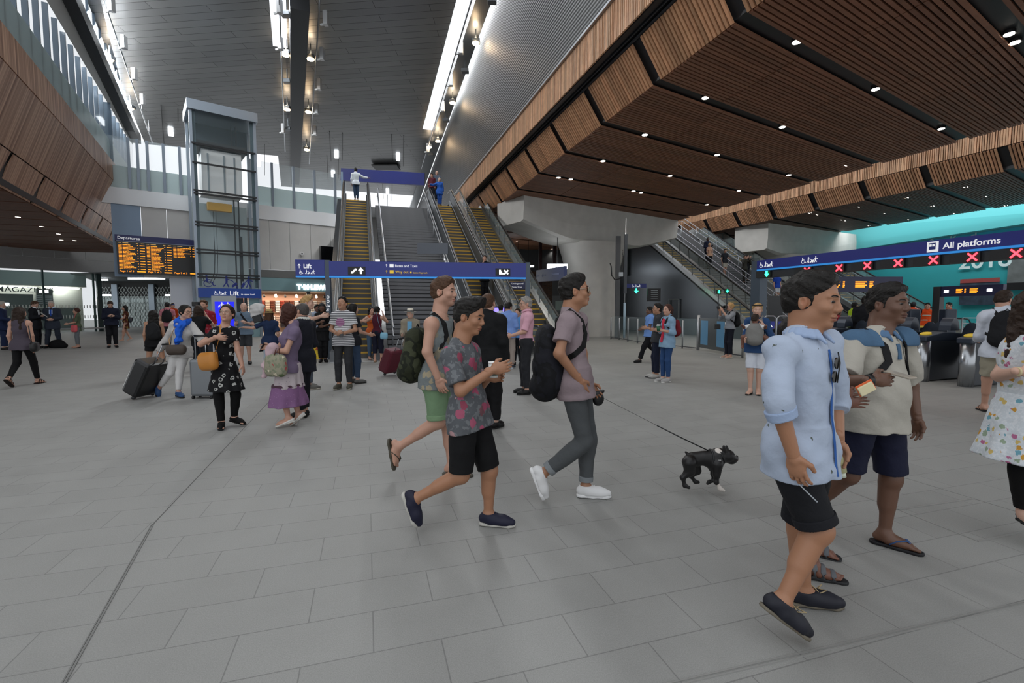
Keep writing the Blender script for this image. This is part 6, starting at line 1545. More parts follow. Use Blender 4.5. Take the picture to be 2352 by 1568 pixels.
        if cuffm:
            for sd in 'LR':
                hp, kn, an = J['hip' + sd], J['kn' + sd], J['an' + sd]; lb = .6 + .4 * build
                if hem <= 1: e = hp + (kn - hp) * hem; d_ = nrm(kn - hp); r_ = .086 * lb - .028 * hem + t + rh
                else: e = kn + (an - kn) * (hem - 1); d_ = nrm(an - kn); r_ = .052 * lb - .014 * (hem - 1) + t + rh
                mesh_obj('cuff', [surf([cone(e - d_ * .04 * s, e + d_ * .004 * s, (r_ + .006) * s, (r_ + .005) * s, .01, 3)], vox * .8)], cuffm, rt)
        return o
    if bottom:
        kind, m = bottom[0], bottom[1]
        if kind == 'shorts': legs('shorts', m, .016, bottom[2] if len(bottom) > 2 else .85, .012, cuffm=bottom[3] if len(bottom) > 3 else None)
        elif kind == 'trousers': legs('trousers', m, .012, bottom[2] if len(bottom) > 2 else 1.92, .014, cuffm=bottom[3] if len(bottom) > 3 else None)
        elif kind == 'jeans': legs('jeans', m, .009, bottom[2] if len(bottom) > 2 else 1.9, .006, cuffm=bottom[3] if len(bottom) > 3 else None)
        elif kind == 'leggings': legs('leggings', m, .008, bottom[2] if len(bottom) > 2 else 1.9, .001, .0008)
        elif kind == 'skirt':
            fl = bottom[3] if len(bottom) > 3 else .09; hem = bottom[2]; a = hc + up * .10 * s
            P = [frus(a, a - A_(0, 0, 1) * hem * s, T, (.168 * s * build, .135 * s * build), ((.2 + fl) * s, (.16 + fl) * s), .06, 9, .02)]
            h.skirt = mesh_obj('skirt', [surf(P, vox, (), .002, seed=seed)], m, rt)
    if bottom and bottom[0] == 'leggings' and len(bottom) > 3: mesh_obj('tights', [surf(foot_prims(J, sd, .003, False)[0], vox) for sd in 'LR'], bottom[1], rt)
    # tops
    if top:
        kind, m = top[0], top[1]; o_ = dict(top[2]) if len(top) > 2 else {}
        t = o_.get('t', {'jacket': .028, 'tank': .010, 'shirt': .018, 'tee': .014, 'polo': .02, 'dress': .010, 'sweat': .026, 'vest': .03}.get(kind, .014)) ; fold = o_.get('fold', .0035)
        hem = o_.get('hem', {'jacket': -.22, 'dress': .0, 'sweat': -.08, 'vest': -.1}.get(kind, -.08)); sl = o_.get('sleeve', {'jacket': 1.93, 'shirt': 1.9, 'sweat': 1.9, 'tank': 0, 'vest': 0}.get(kind, .62)); rh = o_.get('flare', .012)
        P, *_ = torso_prims(J, t, fem, build)
        e = hc + up * (hem * s); 
        w0, d0 = (.150 * build + t) * s, (.112 * build + t) * s
        if hem < .02: P.append(frus(hc + up * .12 * s, e, T, (w0 * .95, d0 * .95), (w0 + (rh + .012) * s + (.01 * s if fem else 0), d0 + (rh + .022) * s), .02, 7, .04 * s))
        cuts = [lambda Q: -(((Q - e) @ up))]
        if hem < .02:
            for sd in 'LR': hp, kn = J['hip' + sd], J['kn' + sd]; P.append(cone(hp, hp + (kn - hp) * .3, (.088 * (.6 + .4 * build) + max(t, .016) + .008) * s, (.080 * (.6 + .4 * build) + max(t, .016) + .01) * s, .05 * s))
        Pt_ = list(P)
        for sd in 'LR':
            if sl > 0:
                pa, q = arm_prims(J, sd, t, sl, s, build, True, o_.get('loose', .008)); P += pa
        nr = o_.get('neck', .07 if kind != 'tank' else .10)
        nkp = J['neck'] + T[:, 1] * (.018 if nr < .09 else .05) * s + up * (.028 if nr < .09 else .03) * s
        cuts.append(lambda Q: nr * s - np.sqrt((((Q - nkp) @ T / A_(1, 1, .62)) ** 2).sum(-1)))
        if sl == 0:
            for sd, sg_ in (('L', -1), ('R', 1)):
                q = J['sh' + sd] + T[:, 0] * sg_ * .035 * s + up * .01 * s
                cuts.append(lambda Q, q=q: (.098 * s - np.sqrt((((Q - q) @ T / A_(.75, 1.2, 1.15)) ** 2).sum(-1))))
        h.top = mesh_obj({'sweat': 'sweatshirt', 'tee': 't_shirt', 'polo': 'polo_shirt', 'tank': 'tank_top'}.get(kind, kind), [surf(P, vox, cuts, fold, seed=seed + 3)], m, rt); h.tp = Pt_; h.tcuts = cuts
        if kind == 'dress':
            hl_, fl = o_.get('skirt', .45), o_.get('sflare', .08); a2 = hc + up * .14 * s
            h.skirt = mesh_obj('skirt', [surf([frus(a2, a2 - A_(0, 0, 1) * hl_ * s, T, (.138 * s * build, .115 * s * build), ((.19 + fl) * s, (.15 + fl) * s), .05, 9, .02)], vox, (), .002, seed=seed)], o_.get('sm', m), rt)
        if collar:
            c0 = J['neck'] + up * .035 * s; pr = []; q0 = q1 = None
            for i in range(15):
                t_ = math.radians(118 + 304 * i / 14); x, y = math.cos(t_), math.sin(t_); fr_ = max(0, y)
                b0 = c0 + (T[:, 0] * x * .070 + T[:, 1] * (y * .066 + .008) + up * (.014 - .012 * fr_)) * s; b1 = c0 + (T[:, 0] * x * .096 + T[:, 1] * (y * .090 + .010) - up * (.008 + .022 * fr_)) * s
                pr.append(cone(b0, b1, .009 * s, .007 * s, .012))
                if q0 is not None: pr += [cone(q0, b0, .008 * s, .008 * s, .01), cone(q1, b1, .006 * s, .006 * s, .01), cone(q0 * .67 + q1 * .33, b0 * .67 + b1 * .33, .0085 * s, .0085 * s, .01), cone(q0 * .33 + q1 * .67, b0 * .33 + b1 * .67, .008 * s, .008 * s, .01)]
                q0, q1 = b0, b1
                if i in (0, 14): e2_ = b1 + (T[:, 1] * .022 - up * .022) * s; pr += [cone(b1, e2_, .006 * s, .003 * s, .01), cone(b0, e2_, .006 * s, .003 * s, .01), cone((b0 + b1) / 2, e2_, .006 * s, .003 * s, .01)]
            mesh_obj('collar', [surf(pr, min(vox, .0055))], collar, rt)
    # shoes
    if shoes:
        kind, c = shoes[0], shoes[1]; sole = shoes[2] if len(shoes) > 2 else '101010'
        for sd in 'LR':
            fv = min(vox, .008)
            if kind in ('shoe', 'sneaker', 'heel', 'ballet'):
                P, g, fd, upf, rtf = foot_prims(J, sd, .008 if kind != 'ballet' else .004, False)
                zz = -.078; A0 = J['an' + sd]
                cutb = lambda Q, A0=A0, upf=upf: -((Q - A0) @ upf) + (zz + .0) * s
                topc = {'shoe': -.005, 'sneaker': .0, 'heel': -.045, 'ballet': -.05}[kind]
                cutt = lambda Q, A0=A0, upf=upf, fd=fd: ((Q - A0) @ upf) - (topc * s - .18 * ((Q - A0) @ fd) * (kind in ('heel', 'ballet')))
                so = mesh_obj('shoe', [surf(P, fv, [cutb, cutt])], shoe_mat(c), rt)
                Ps = [cone(g(0, -.035, -.082), g(0, .05, -.082), .037 * s, .034 * s, .03 * s), cone(g(0, .05, -.082), g(0, .15, -.082), .034 * s, .038 * s, .03 * s), cone(g(0, .15, -.082), g(-.004, .178, -.082), .036 * s, .028 * s, .02 * s)]
                cs = [lambda Q, A0=A0, upf=upf: np.abs((Q - A0) @ upf - -.082 * s) - (.013 if kind == 'sneaker' else .008) * s]
                mesh_obj('sole', [surf(Ps, min(fv, .006), cs)], shoe_mat(sole), so)
                if kind == 'sneaker' and vox < .009:
                    for j in range(4):
                        lg = tubev([g(-.020, .045 + .02 * j, -.006 - .007 * j), g(0, .05 + .02 * j, .008 - .0085 * j), g(.020, .045 + .02 * j, -.006 - .007 * j)], .0036 * s, 6); lg.build('lace', shoe_mat(shoes[3] if len(shoes) > 3 else 'e8e8e6'), so, True)
                if kind == 'heel': hh = tubev([g(0, -.045, -.06), g(0, -.05, -.085)], .012 * s); hh.build('heel', shoe_mat(c), so)
            else:
                fd, upf, rtf = foot_frame(J, sd); A0 = J['an' + sd]; g = lambda x, y, z: A0 + (rtf * x + fd * y + upf * z) * s
                sg_ = 1 if sd == 'R' else -1
                Ps = [cone(g(0, -.04, -.088), g(0, .06, -.088), .040 * s, .036 * s, .03 * s), cone(g(0, .06, -.088), g(-.004 * sg_, .165, -.088), .036 * s, .044 * s, .03 * s)]
                cs = [lambda Q, A0=A0, upf=upf: np.abs((Q - A0) @ upf - -.088 * s) - .011 * s]
                so = mesh_obj('sandal', [surf(Ps, min(fv, .006), cs)], shoe_mat(sole), rt)
                if kind == 'flipflop':
                    for x in (-1, 1): tubev([g(x * .040, .03, -.07), g(x * .036, .065, -.040), g(x * .014 - .008 * sg_, .115, -.024), g(-.012 * sg_, .148, -.046)], [.010 * s, .010 * s, .008 * s, .005 * s], 8, .5).build('strap', shoe_mat(c), so, True)
                else:
                    for y, zt in ((.11, -.024), (.05, .004), (.0, .030)): tubev([g(-.045, y, -.075), g(-.046, y, (zt - .075) / 2), g(-.028, y, zt - .008), g(0, y, zt), g(.028, y, zt - .008), g(.046, y, (zt - .075) / 2), g(.045, y, -.075)], .016 * s, 8, .4, upf).build('strap', shoe_mat(c), so, True)
                    tubev([g(-.03, -.045, -.01), g(0, -.07, -.005), g(.03, -.045, -.01)], .011 * s, 8, .5).build('strap', shoe_mat(c), so, True)
    if glasses:
        g_ = lambda x, y, z: C + R @ (A_(x, y, z) * hsz); m_ = mat('frame_' + glasses, {'black': '121212', 'wire': '9a9080'}.get(glasses.split('_')[0], '151515'), .3, .2)
        gr = tubev([g_(-.077, -.01, .01), g_(-.066, .07, .008)], .0025); gr.tube([Vector(g_(.077, -.01, .01)), Vector(g_(.066, .07, .008))], .0025, 6); gr.tube([Vector(g_(-.012, .098, .008)), Vector(g_(.012, .098, .008))], .0025, 6)
        for x in (-1, 1): gr.tube([Vector(g_(x * .036 + .027 * math.cos(t), .098 - .012 * abs(math.cos(t)) * (1 if math.cos(t) * x > 0 else 0), -.004 + .021 * math.sin(t))) for t in [k * math.pi / 8 for k in range(17)]], .0026, 6)
        fr_ = gr.build('glasses', m_, rt, True)
        if 'sun' in glasses:
            for x in (-1, 1):
                l_ = MB(); l_.add([g_(x * .036 + .026 * math.cos(t), .0975 - .01 * abs(math.cos(t)) * (1 if math.cos(t) * x > 0 else 0), -.004 + .020 * math.sin(t)) for t in [k * math.pi / 8 for k in range(16)]], [tuple(range(16))]); l_.build('lens', mat('lens_dark', '231c18', .08, coat=.5), fr_)
    if hat:
        g_ = lambda x, y, z: C + R @ (A_(x, y, z) * hsz); hm = mat('hat_' + hat[1], hat[1], .7, noise=.05, nscale=20)
        if hat[0] == 'brim':
            P = [frus(g_(0, -.01, .055), g_(0, -.01, .145), R, (.088 * s, .105 * s), (.072 * s, .085 * s), 0, 1, .01)]
            ho = mesh_obj('hat', [surf(P, .008)], hm, rt)
            b_ = MB(); b_.tube([Vector(g_(0, -.01, .05)), Vector(g_(0, -.01, .058))], .16 * s, 28, up=Vector(R[:, 1])); b_.build('brim', hm, ho)
            b_ = MB(); b_.tube([Vector(g_(0, -.01, .059)), Vector(g_(0, -.01, .085))], .103 * s, 24, up=Vector(R[:, 1])); b_.build('band', dark, ho)
        else:
            P = [ell(g_(0, -.012, .04), A_(.088, .108, .092) * s, R)]; ho = mesh_obj('hat', [surf(P, .008, [lambda Q: -((Q - C) @ R[:, 2]) + .035 * s])], hm, rt)
    return h
def cast(h, p, d_):       # surface point of the top garment along a ray
    p = np.array(p, float); d_ = nrm(d_)
    for _ in range(60):
        v = float(field(h.tp, p[None])[0])
        if v < .002: break
        p = p + d_ * max(v * .8, .002)
    return p
def tpt(h, x, y, u): # point in torso frame: x right, y forward (metres x s), u fraction of the hip-neck length
    return h.hc + h.up * h.L * u + (h.T[:, 0] * x + h.T[:, 1] * y) * h.s
def ribbon(h, pts, name, m, parent, r=.016, flat=.25, off=.006):
    """pts: torso-frame (x, y, u, inward) - each is cast onto the garment"""
    P = []
    for x, y, u in pts:
        a = tpt(h, x * 1.0, y * 1.0, u); c = tpt(h, x * .25, 0, min(u, .92) - .02 * (u > .9)); q = cast(h, a + (a - c) * .6, c - a); P.append(q + nrm(a - c) * off)
    Q = [P[0]]
    for i in range(len(P) - 1):
        for t in (.33, .67, 1): Q.append(P[i] * (1 - t) + P[i + 1] * t)
    g = MB(); n = len(Q); vs_ = []; fs_ = []
    for i, p in enumerate(Q):
        d_ = nrm(Q[min(i + 1, n - 1)] - Q[max(i - 1, 0)]); c = h.hc + h.up * ((p - h.hc) @ h.up) * .92; o = nrm(p - c); sd = nrm(np.cross(d_, o)) * r * h.s; o = np.cross(sd, d_); o = nrm(o) * .004
        if o @ (p - c) < 0: o = -o
        vs_ += [p - sd - o, p + sd - o, p + sd + o, p - sd + o]
    for i in range(n - 1):
        for k in range(4): fs_.append((4 * i + k, 4 * i + (k + 1) % 4, 4 * i + 4 + (k + 1) % 4, 4 * i + 4 + k))
    g.add(vs_, fs_); return g.build(name, m, parent, False)
def backpack(h, label, c, w_=.30, ht=.42, dp=.16, u=.55, vox=.012, straps=True, strapc='141414', sag=0, kind='plain', c2=None, c3=None, y=-.0):
    s = h.s; T = h.T; back = cast(h, tpt(h, 0, -.6, u), T[:, 1]); ctr = back - T[:, 1] * dp * .45 * s
    rt = root('backpack', Vector(ctr - h.up * ht * .5 * s), label, 'backpack')
    up = h.up; M = T; m = cloth(c, kind, c2, c3) if kind != 'plain' else cloth(c)
    P = [ell(ctr + up * ht * .12 * s, A_(w_ * .5, dp * .5, ht * .40) * s, M, .06 * s), ell(ctr - up * ht * .2 * s - T[:, 1] * .01, A_(w_ * .52, dp * .56, ht * .33) * s, M, .08 * s), cone(ctr - up * ht * .3 * s - T[:, 0] * w_ * .3 * s, ctr - up * ht * .3 * s + T[:, 0] * w_ * .3 * s, dp * .45 * s, dp * .45 * s, .05 * s)]
    if sag: P.append(ell(ctr - up * (ht * .45) * s - T[:, 1] * .05 * s, A_(w_ * .5, dp * .6, ht * .22) * s, M, .06))
    mesh_obj('bag_body', [surf(P, vox, (), .004, seed=3)], m, rt)
    P = [ell(ctr - T[:, 1] * dp * .45 * s - up * ht * .15 * s, A_(w_ * .36, dp * .22, ht * .2) * s, M, .03)]; mesh_obj('front_pocket', [surf(P, vox)], m, rt)
    tubev([ctr + up * ht * .5 * s - T[:, 0] * .03 * s, ctr + up * (ht * .5 + .03) * s, ctr + up * ht * .5 * s + T[:, 0] * .03 * s], .007 * s).build('grab_handle', cloth(strapc), rt)
    if straps:
        for sg_ in (-1, 1): ribbon(h, [(sg_ * .09, -.2, .80), (sg_ * .10, -.12, .95), (sg_ * .105, .0, 1.04), (sg_ * .11, .12, .9), (sg_ * .12, .2, .72), (sg_ * .17, .12, .55), (sg_ * .2, 0, .45), (sg_ * .15, -.12, .38)], 'shoulder_strap', cloth(strapc), rt, .02)
    return rt
def box_item(name, label, cat, c, size, R, m, group=None, bevel=.004):
    c = Vector(c); rt_o = MB().box(c, size, Vector(R[:, 0]), Vector(R[:, 1])).build(name, m, origin=c, bevel=bevel); return tag(rt_o, label, cat, group)
def bag_item(name, label, cat, ctr, size, R, m, vox=.01, strap=None, strapm=None, flap=True, half=False):
    ctr = np.array(ctr, float); rt = root(name, Vector(ctr), label, cat); w_, dp, ht = size
    up = R[:, 2]; r_ = min(dp, ht, w_) * .5; P = [cone(ctr - R[:, 0] * (w_ * .5 - r_) + up * z_ * (ht * .5 - r_), ctr + R[:, 0] * (w_ * .5 - r_) + up * z_ * (ht * .5 - r_), r_ * (1 - .12 * max(z_, 0)), r_ * (1 - .12 * max(z_, 0)), .05) for z_ in (-1, -.5, 0, .5, 1)]
    mesh_obj('bag_body', [surf(P, vox, (), .002)], m, rt)
    if flap: g = MB(); g.box(Vector(ctr + up * ht * .12 + R[:, 1] * dp * .42), (w_ * .9, dp * .25, ht * .62), Vector(R[:, 0]), Vector(R[:, 1])); g.build('flap', m, rt, bevel=.02)
    if strap is not None:
        tubev(strap, .009, 8, .4).build('strap', strapm or m, rt, True)
    return rt
def suitcase(label, base, R, size, m, handle=.35, m2=None, wheels=2):
    w_, dp, ht = size; B = np.array(base, float); g_ = lambda x, y, z: Vector(B + R @ A_(x, y, z)); rt = root('suitcase', Vector(B), label, 'suitcase')
    g = MB(); g.box(g_(0, 0, ht / 2 + .04), (w_, dp, ht), Vector(R[:, 0]), Vector(R[:, 1])); g.build('shell', m, rt, bevel=.05)
    g = MB(); g.box(g_(0, -dp * .5 - .012, ht * .38), (w_ * .8, .03, ht * .5), Vector(R[:, 0]), Vector(R[:, 1])); g.build('pocket', m2 or m, rt, bevel=.012)
    for x in (-.09, .09): g = MB(); g.tube([g_(x, dp * .35, ht), g_(x, dp * .35, ht + handle)], .009, 8); g.build('handle_bar', steel, rt, True)
    g = MB(); g.tube([g_(-.1, dp * .35, ht + handle), g_(.1, dp * .35, ht + handle)], .017, 8); g.build('grip', dark, rt, True)
    for x in (-w_ * .4, w_ * .4):
        for y in ((-dp * .35, dp * .35) if wheels == 4 else (dp * .3,)):
            g = MB(); g.tube([g_(x - .015, y, .025), g_(x + .015, y, .025)], .03, 12); g.build('wheel', dark, rt, True)
    return rt
def hand_c(h, sd, k=.09): return h.J['wr' + sd] + h.J['hd' + sd] * k * h.s
def phone(h, sd, label, R=None, dk='101114', off=(0, 0, 0)):
    c = hand_c(h, sd, .10) + np.array(off); R = R if R is not None else R_of(h.J['_ty'], 40); return box_item('phone', label, 'phone', c, (.07, .012, .14), R, mat('phone_' + dk, dk, .2))
# ---------------- the people ----------------
def pp(x, yt, yf, extra=0):
    l = on_z(x, yf); return ((x - CX) / F * (l.y * CP + .67 * SP), l.y), at(x, yt, l.y).z + extra
def toward(x, off=180): return off + math.degrees(math.atan((x - CX) / F))
blackc = cloth('15161a'); suit = cloth('1b1f2b'); navyc = cloth('1c2640')
# --- near right: man in the pale blue shirt ---
D = 2.28
J = pxpose(D, 1.76, 142, 138, -5, dict(head=(1866, 690, 0), neck=(1846, 778, 0), shR=(1793, 804, -.10), shL=(1902, 794, .10), elR=(1786, 925, -.20), elL=(1918, 925, .18), wrR=(1822, 1045, -.20), wrL=(1925, 1012, .06),
    hipR=(1808, 1030, -.05), hipL=(1868, 1026, .05), knR=(1880, 1215, -.12), knL=(1838, 1205, .12), anR=(1800, 1375, -.14), anL=(1845, 1360, .14), toeR=(1868, 1462, -.16), toeL=(1914, 1412, .12)), hands={'R': (.22, -.1, -1), 'L': (.12, .1, -1)})
shirt = cloth('a6b2c5', 'speck', '59605a', .10, sc=1.2)
fm = person('tall man in pale blue patterned shirt and dark shorts walking right, nearest the camera', J, .0055, skin='a', hair=('short', 'k'), top=('shirt', shirt, {'sleeve': 1.22, 'hem': -.12, 'loose': .012, 'fold': .0055, 't': .014}), bottom=('shorts', cloth('15161a'), .93, cloth('17181d')), shoes=('shoe', '1d1e27', '6b6457'), collar=cloth('97a9c6'), curl=(.9, .5), seed=4, beard=.06, build=1.0, neckr=1.0, hs=1.14)
d_ = nrm(fm.J['wrR'] - fm.J['elR']); e_ = fm.J['elR'] + d_ * .065
mesh_obj('cuff', [surf([cone(e_ - d_ * .035, e_ + d_ * .012, .066, .064, .01, 3)], .005, (), .002)], cloth('97a9c6'), fm.rt)
ribbon(fm, [(.0, .2, u) for u in (.93, .8, .65, .5, .35, .2, .05, -.08, -.19)], 'button_placket', cloth('3d66a8'), fm.rt, .0018, .25, .003)
ribbon(fm, [(-.02, .2, u) for u in (.88, .7, .5, .3, .1, -.08, -.19)], 'placket_edge', cloth('a6b2c5'), fm.rt, .012, .2, .002)
a = cast(fm, tpt(fm, -.01, .3, .80), -fm.T[:, 1])
sg1 = root('sunglasses', Vector(a), 'dark sunglasses hooked on the pale blue shirt front of the nearest man', 'sunglasses')
for k, (dz, dx) in enumerate(((.0, .0), (-.062, .022))):
    c = a + fm.T[:, 1] * .022 + fm.up * dz + fm.T[:, 0] * dx; m_ = MB(); m_.tube([Vector(c - fm.T[:, 1] * .002), Vector(c + fm.T[:, 1] * .004)], .027, 18, up=Vector(fm.up)); m_.build('lens', mat('lens_gloss', '0d0b0a', .06, coat=.6), sg1)
tubev([a + fm.T[:, 1] * .02 + fm.up * .05 - fm.T[:, 0] * .02, a + fm.T[:, 1] * .03 - fm.up * .0 - fm.T[:, 0] * .02, a + fm.T[:, 1] * .03 - fm.up * .09 + fm.T[:, 0] * .01], .003).build('temple', mat('frame_black', '121212', .3), sg1, True)
for sd in 'LR':
    P, g, fd, up_, rt_ = foot_prims(fm.J, sd, .008, False); so = [o for o in fm.rt.children if o.name.startswith('shoe')][0 if sd == 'L' else 1]
    tubev([g(-.02, .07, -.012), g(-.03, .10, .01), g(-.005, .075, .0), g(.025, .10, .012), g(.02, .07, -.01), g(.0, .06, .0), g(-.03, .045, .005)], .0028, 6).build('lace', mat('lace_tan', 'b5a27c', .7), so, True)
tubev([hand_c(fm, 'R', .135) + A_(.0, .01, 0), hand_c(fm, 'R', .135) + A_(.075, -.005, -.075)], .003, 6).build('pencil', mat('pen_grey', '9aa0a6', .3), None)
o = COL.objects[-1]; tag(o, 'thin grey pencil in the lowered hand of the nearest man', 'pencil')
c = hand_c(fm, 'L', .10); bt_ = root('bottle', Vector(c), 'small pale bottle held low by the nearest man', 'bottle')
tubev([c + A_(-.01, 0, .07), c + A_(.01, -.01, -.06)], .026, 14).build('body', mat('bottle_pale', 'd6d2a0', .2, alpha=.8), bt_, True); tubev([c + A_(.01, -.01, -.06), c + A_(.014, -.012, -.085)], .02, 12).build('cap', mat('cap_pale', 'cfd6c4', .4), bt_, True)

# --- man in the grey polo ---
D = 3.05
J = pxpose(D, 1.74, 160, 155, 0, dict(head=(2040, 698, 0), neck=(2018, 775, 0), shR=(1960, 790, -.06), shL=(2072, 782, .06), elR=(1935, 876, -.20), elL=(2092, 885, .16), wrR=(2003, 873, -.36), wrL=(2106, 960, .10),
    hipR=(1978, 950, -.03), hipL=(2036, 950, .03), knR=(1948, 1088, .02), knL=(2046, 1098, .02), anR=(1868, 1165, .25), anL=(2032, 1222, .02), toeR=(1872, 1225, .28), toeL=(2112, 1262, -.10)), hands={'R': (1, -.1, .05), 'L': (.05, .0, -1)})
pm = person('man in grey polo shirt with denim yoke and navy shorts looking at his phone hand', J, .0062, skin='b', hair=('short', 'k'), top=('polo', cloth('a9a59b'), {'sleeve': .85, 'hem': -.10, 'loose': .02, 'fold': .005, 't': .017}), bottom=('shorts', cloth('171a2f'), .90), shoes=('flipflop', '33507e', '17171a'), collar=cloth('54708f'), curl=(.6, .7), build=1.12, neckr=1.1, fat=1.1, seed=8, hs=1.1)
mesh_obj('shoulder_yoke', [surf(torso_prims(pm.J, .033, False, 1.12)[0] + [ell(pm.J['sh' + q_], A_(.088, .088, .088), None, .04) for q_ in 'LR'], .0065, [lambda Q: -((Q - pm.hc) @ pm.up) + pm.L * .90, lambda Q: .10 - np.abs((Q - pm.J['neck']) @ pm.T[:, 0]), lambda Q: .078 - np.sqrt((((Q - pm.J['neck'] - pm.up * .02) @ pm.T / A_(1, 1, .62)) ** 2).sum(-1))])], cloth('46637f'), pm.rt)
ribbon(pm, [(.0, .2, u) for u in (.96, .88, .80, .74)], 'button_placket', cloth('46637f'), pm.rt, .014, .25, .004)
backpack(pm, 'grey and black backpack worn by the man in the grey polo', '35363a', vox=.008, w_=.28, ht=.42, strapc='1b1b1d')
mesh_obj('watch', [surf([cone(pm.J['wrR'] - nrm(A_(1, 0, 0)) * .03, pm.J['wrR'] - nrm(A_(1, 0, 0)) * .002, .034, .033, .005, 3)], .004)], mat('watch_black', '151516', .4), pm.rt)
phone(pm, 'R', 'phone in the hand of the man in the grey polo', R_of(160, 80), 'a39a8c', (.04, -.01, .03))

# --- person hidden behind the nearest man, with ticket ---
(l_, H_) = pp(1885, 735, 1322)
J = pose(1.52, 100, (l_[0] - .10, l_[1] + .1), 105, legs='stepR', arms=('cup', 'cup'), fem=False)
for sd, q in (('R', (1922, 905, -.06)), ('L', (1938, 925, .08))):
    J['wr' + sd] = np.array(at(q[0], q[1], l_[1] + q[2])); J['hd' + sd] = nrm(A_(1, -.05, .05)); J['el' + sd] = (J['sh' + sd] + J['wr' + sd]) / 2 + A_(-.06, 0, -.12)
J['anR'] = np.array(at(1868, 1296, l_[1] - .02)); J['toeR'] = np.array(at(1936, 1316, l_[1] - .07)); J['knR'] = (J['hipR'] + J['anR']) / 2 + A_(.02, 0, .0); J['anL'] = np.array(at(1858, 1248, l_[1] + .25)); J['toeL'] = np.array(at(1906, 1270, l_[1] + .2)); J['knL'] = (J['hipL'] + J['anL']) / 2
hpn = person('person in sandals and pale blue shorts almost hidden behind the nearest man, holding a ticket', J, .008, skin='br', hair=('short', 'k'), top=('tee', cloth('c9d3df')), bottom=('shorts', cloth('7ba0bf', 'camo', '9cc0d6')), shoes=('sandal', '5b5e62', '242527'), curl=(.4, .9), seed=2)
c = np.array(at(1990, 893, l_[1] - .1)); box_item('ticket', 'orange and cream paper ticket held between the two near men', 'ticket', c, (.012, .085, .054), R_of(95, 30, 0) @ np.eye(3), mat('ticket_cream', 'd9cfa8', .6))
box_item('ticket', 'orange edge strip ticket under the cream paper ticket', 'ticket', c + A_(.0, .006, .004), (.006, .095, .066), R_of(95, 30, 0), mat('ticket_orange', 'd9622c', .6))

# --- man in the floral tee with coffee ---
D = 3.3
J = pxpose(D, 1.72, 112, 108, -12, dict(head=(1079, 726, 0), neck=(1056, 795, 0), shR=(1036, 818, -.14), shL=(1082, 808, .13), elR=(1058, 898, -.22), elL=(1100, 890, .14), wrR=(1130, 850, -.20), wrL=(1122, 868, .02),
    hipR=(1066, 945, -.08), hipL=(1090, 943, .08), knR=(1058, 1090, -.10), knL=(1124, 1080, .06), anR=(958, 1143, -.05), anL=(1122, 1192, .06), toeR=(962, 1205, -.05), toeL=(1180, 1208, .03)), hands={'R': (1, .1, .25), 'L': (1, -.3, .2)})
ft = person('man in grey tee with pink flowers and black shorts walking with a coffee', J, .0062, skin='a', hair=('quiff', 'k'), top=('tee', cloth('54575b', 'floral', '6a6d70', ('9c5268', '8a4254', 'a58486', '6f4a50', '9a4a62')), {'sleeve': .78, 'hem': -.12, 'loose': .012, 'fold': .004, 't': .013}), bottom=('shorts', cloth('0e0e10'), .95), shoes=('sneaker', '1b1c30', 'b5b3ac', '1b1c30'), curl=(.8, .6), build=.95, seed=5)
c = np.array(at(1134, 846, D - .09)); cup = root('coffee_cup', Vector(c) - Z * .06, 'takeaway coffee cup with white lid carried by the man in the floral tee', 'cup')
tubev([c - A_(0, 0, .06), c + A_(0, 0, .035)], [.029, .036], 20).build('cup_body', mat('cup_white', 'e4e4e0', .5), cup, True); tubev([c - A_(0, 0, .045), c + A_(0, 0, .0)], [.0315, .0355], 20).build('sleeve', mat('cup_green', '1d3a2c', .5), cup, True); tubev([c + A_(0, 0, .035), c + A_(0, 0, .047)], [.038, .036], 20).build('lid', mat('cup_lid', 'efefec', .4), cup, True)

# --- man in tank top ---
D = 4.35
J = pxpose(D, 1.84, 104, 106, 0, dict(head=(1020, 670, 0), neck=(1008, 728, 0), shR=(990, 745, -.16), shL=(1030, 742, .15), elR=(981, 808, -.22), elL=(1030, 810, .2), wrR=(1006, 868, -.22), wrL=(1045, 868, .2),
    hipR=(998, 868, -.08), hipL=(1012, 868, .08), knR=(1006, 968, -.08), knL=(1030, 972, .08), anR=(919, 1024, -.05), anL=(1036, 1066, .06), toeR=(912, 1076, -.05), toeL=(1078, 1078, .03)), hands={'R': (.35, 0, -1), 'L': (.2, 0, -1)})
tk = person('man in grey tank top and green shorts walking behind the man in the floral tee', J, .0072, skin='w', hair=('short', 'b'), top=('tank', cloth('6f7677', 'floral', '737a7b', ('9c927a', '807a6a')), {'hem': -.08, 'fold': .004}), bottom=('shorts', cloth('6f8a6a'), .93, cloth('76916f')), shoes=('flipflop', '3c3c34', '4a463c'), beard=.25, seed=6, build=1.02)
backpack(tk, 'camouflage drawstring backpack on the man in the tank top', '2c3021', vox=.009, w_=.32, ht=.42, dp=.2, u=.42, kind='camo', c2='1c2016', c3='3e4230', sag=1)
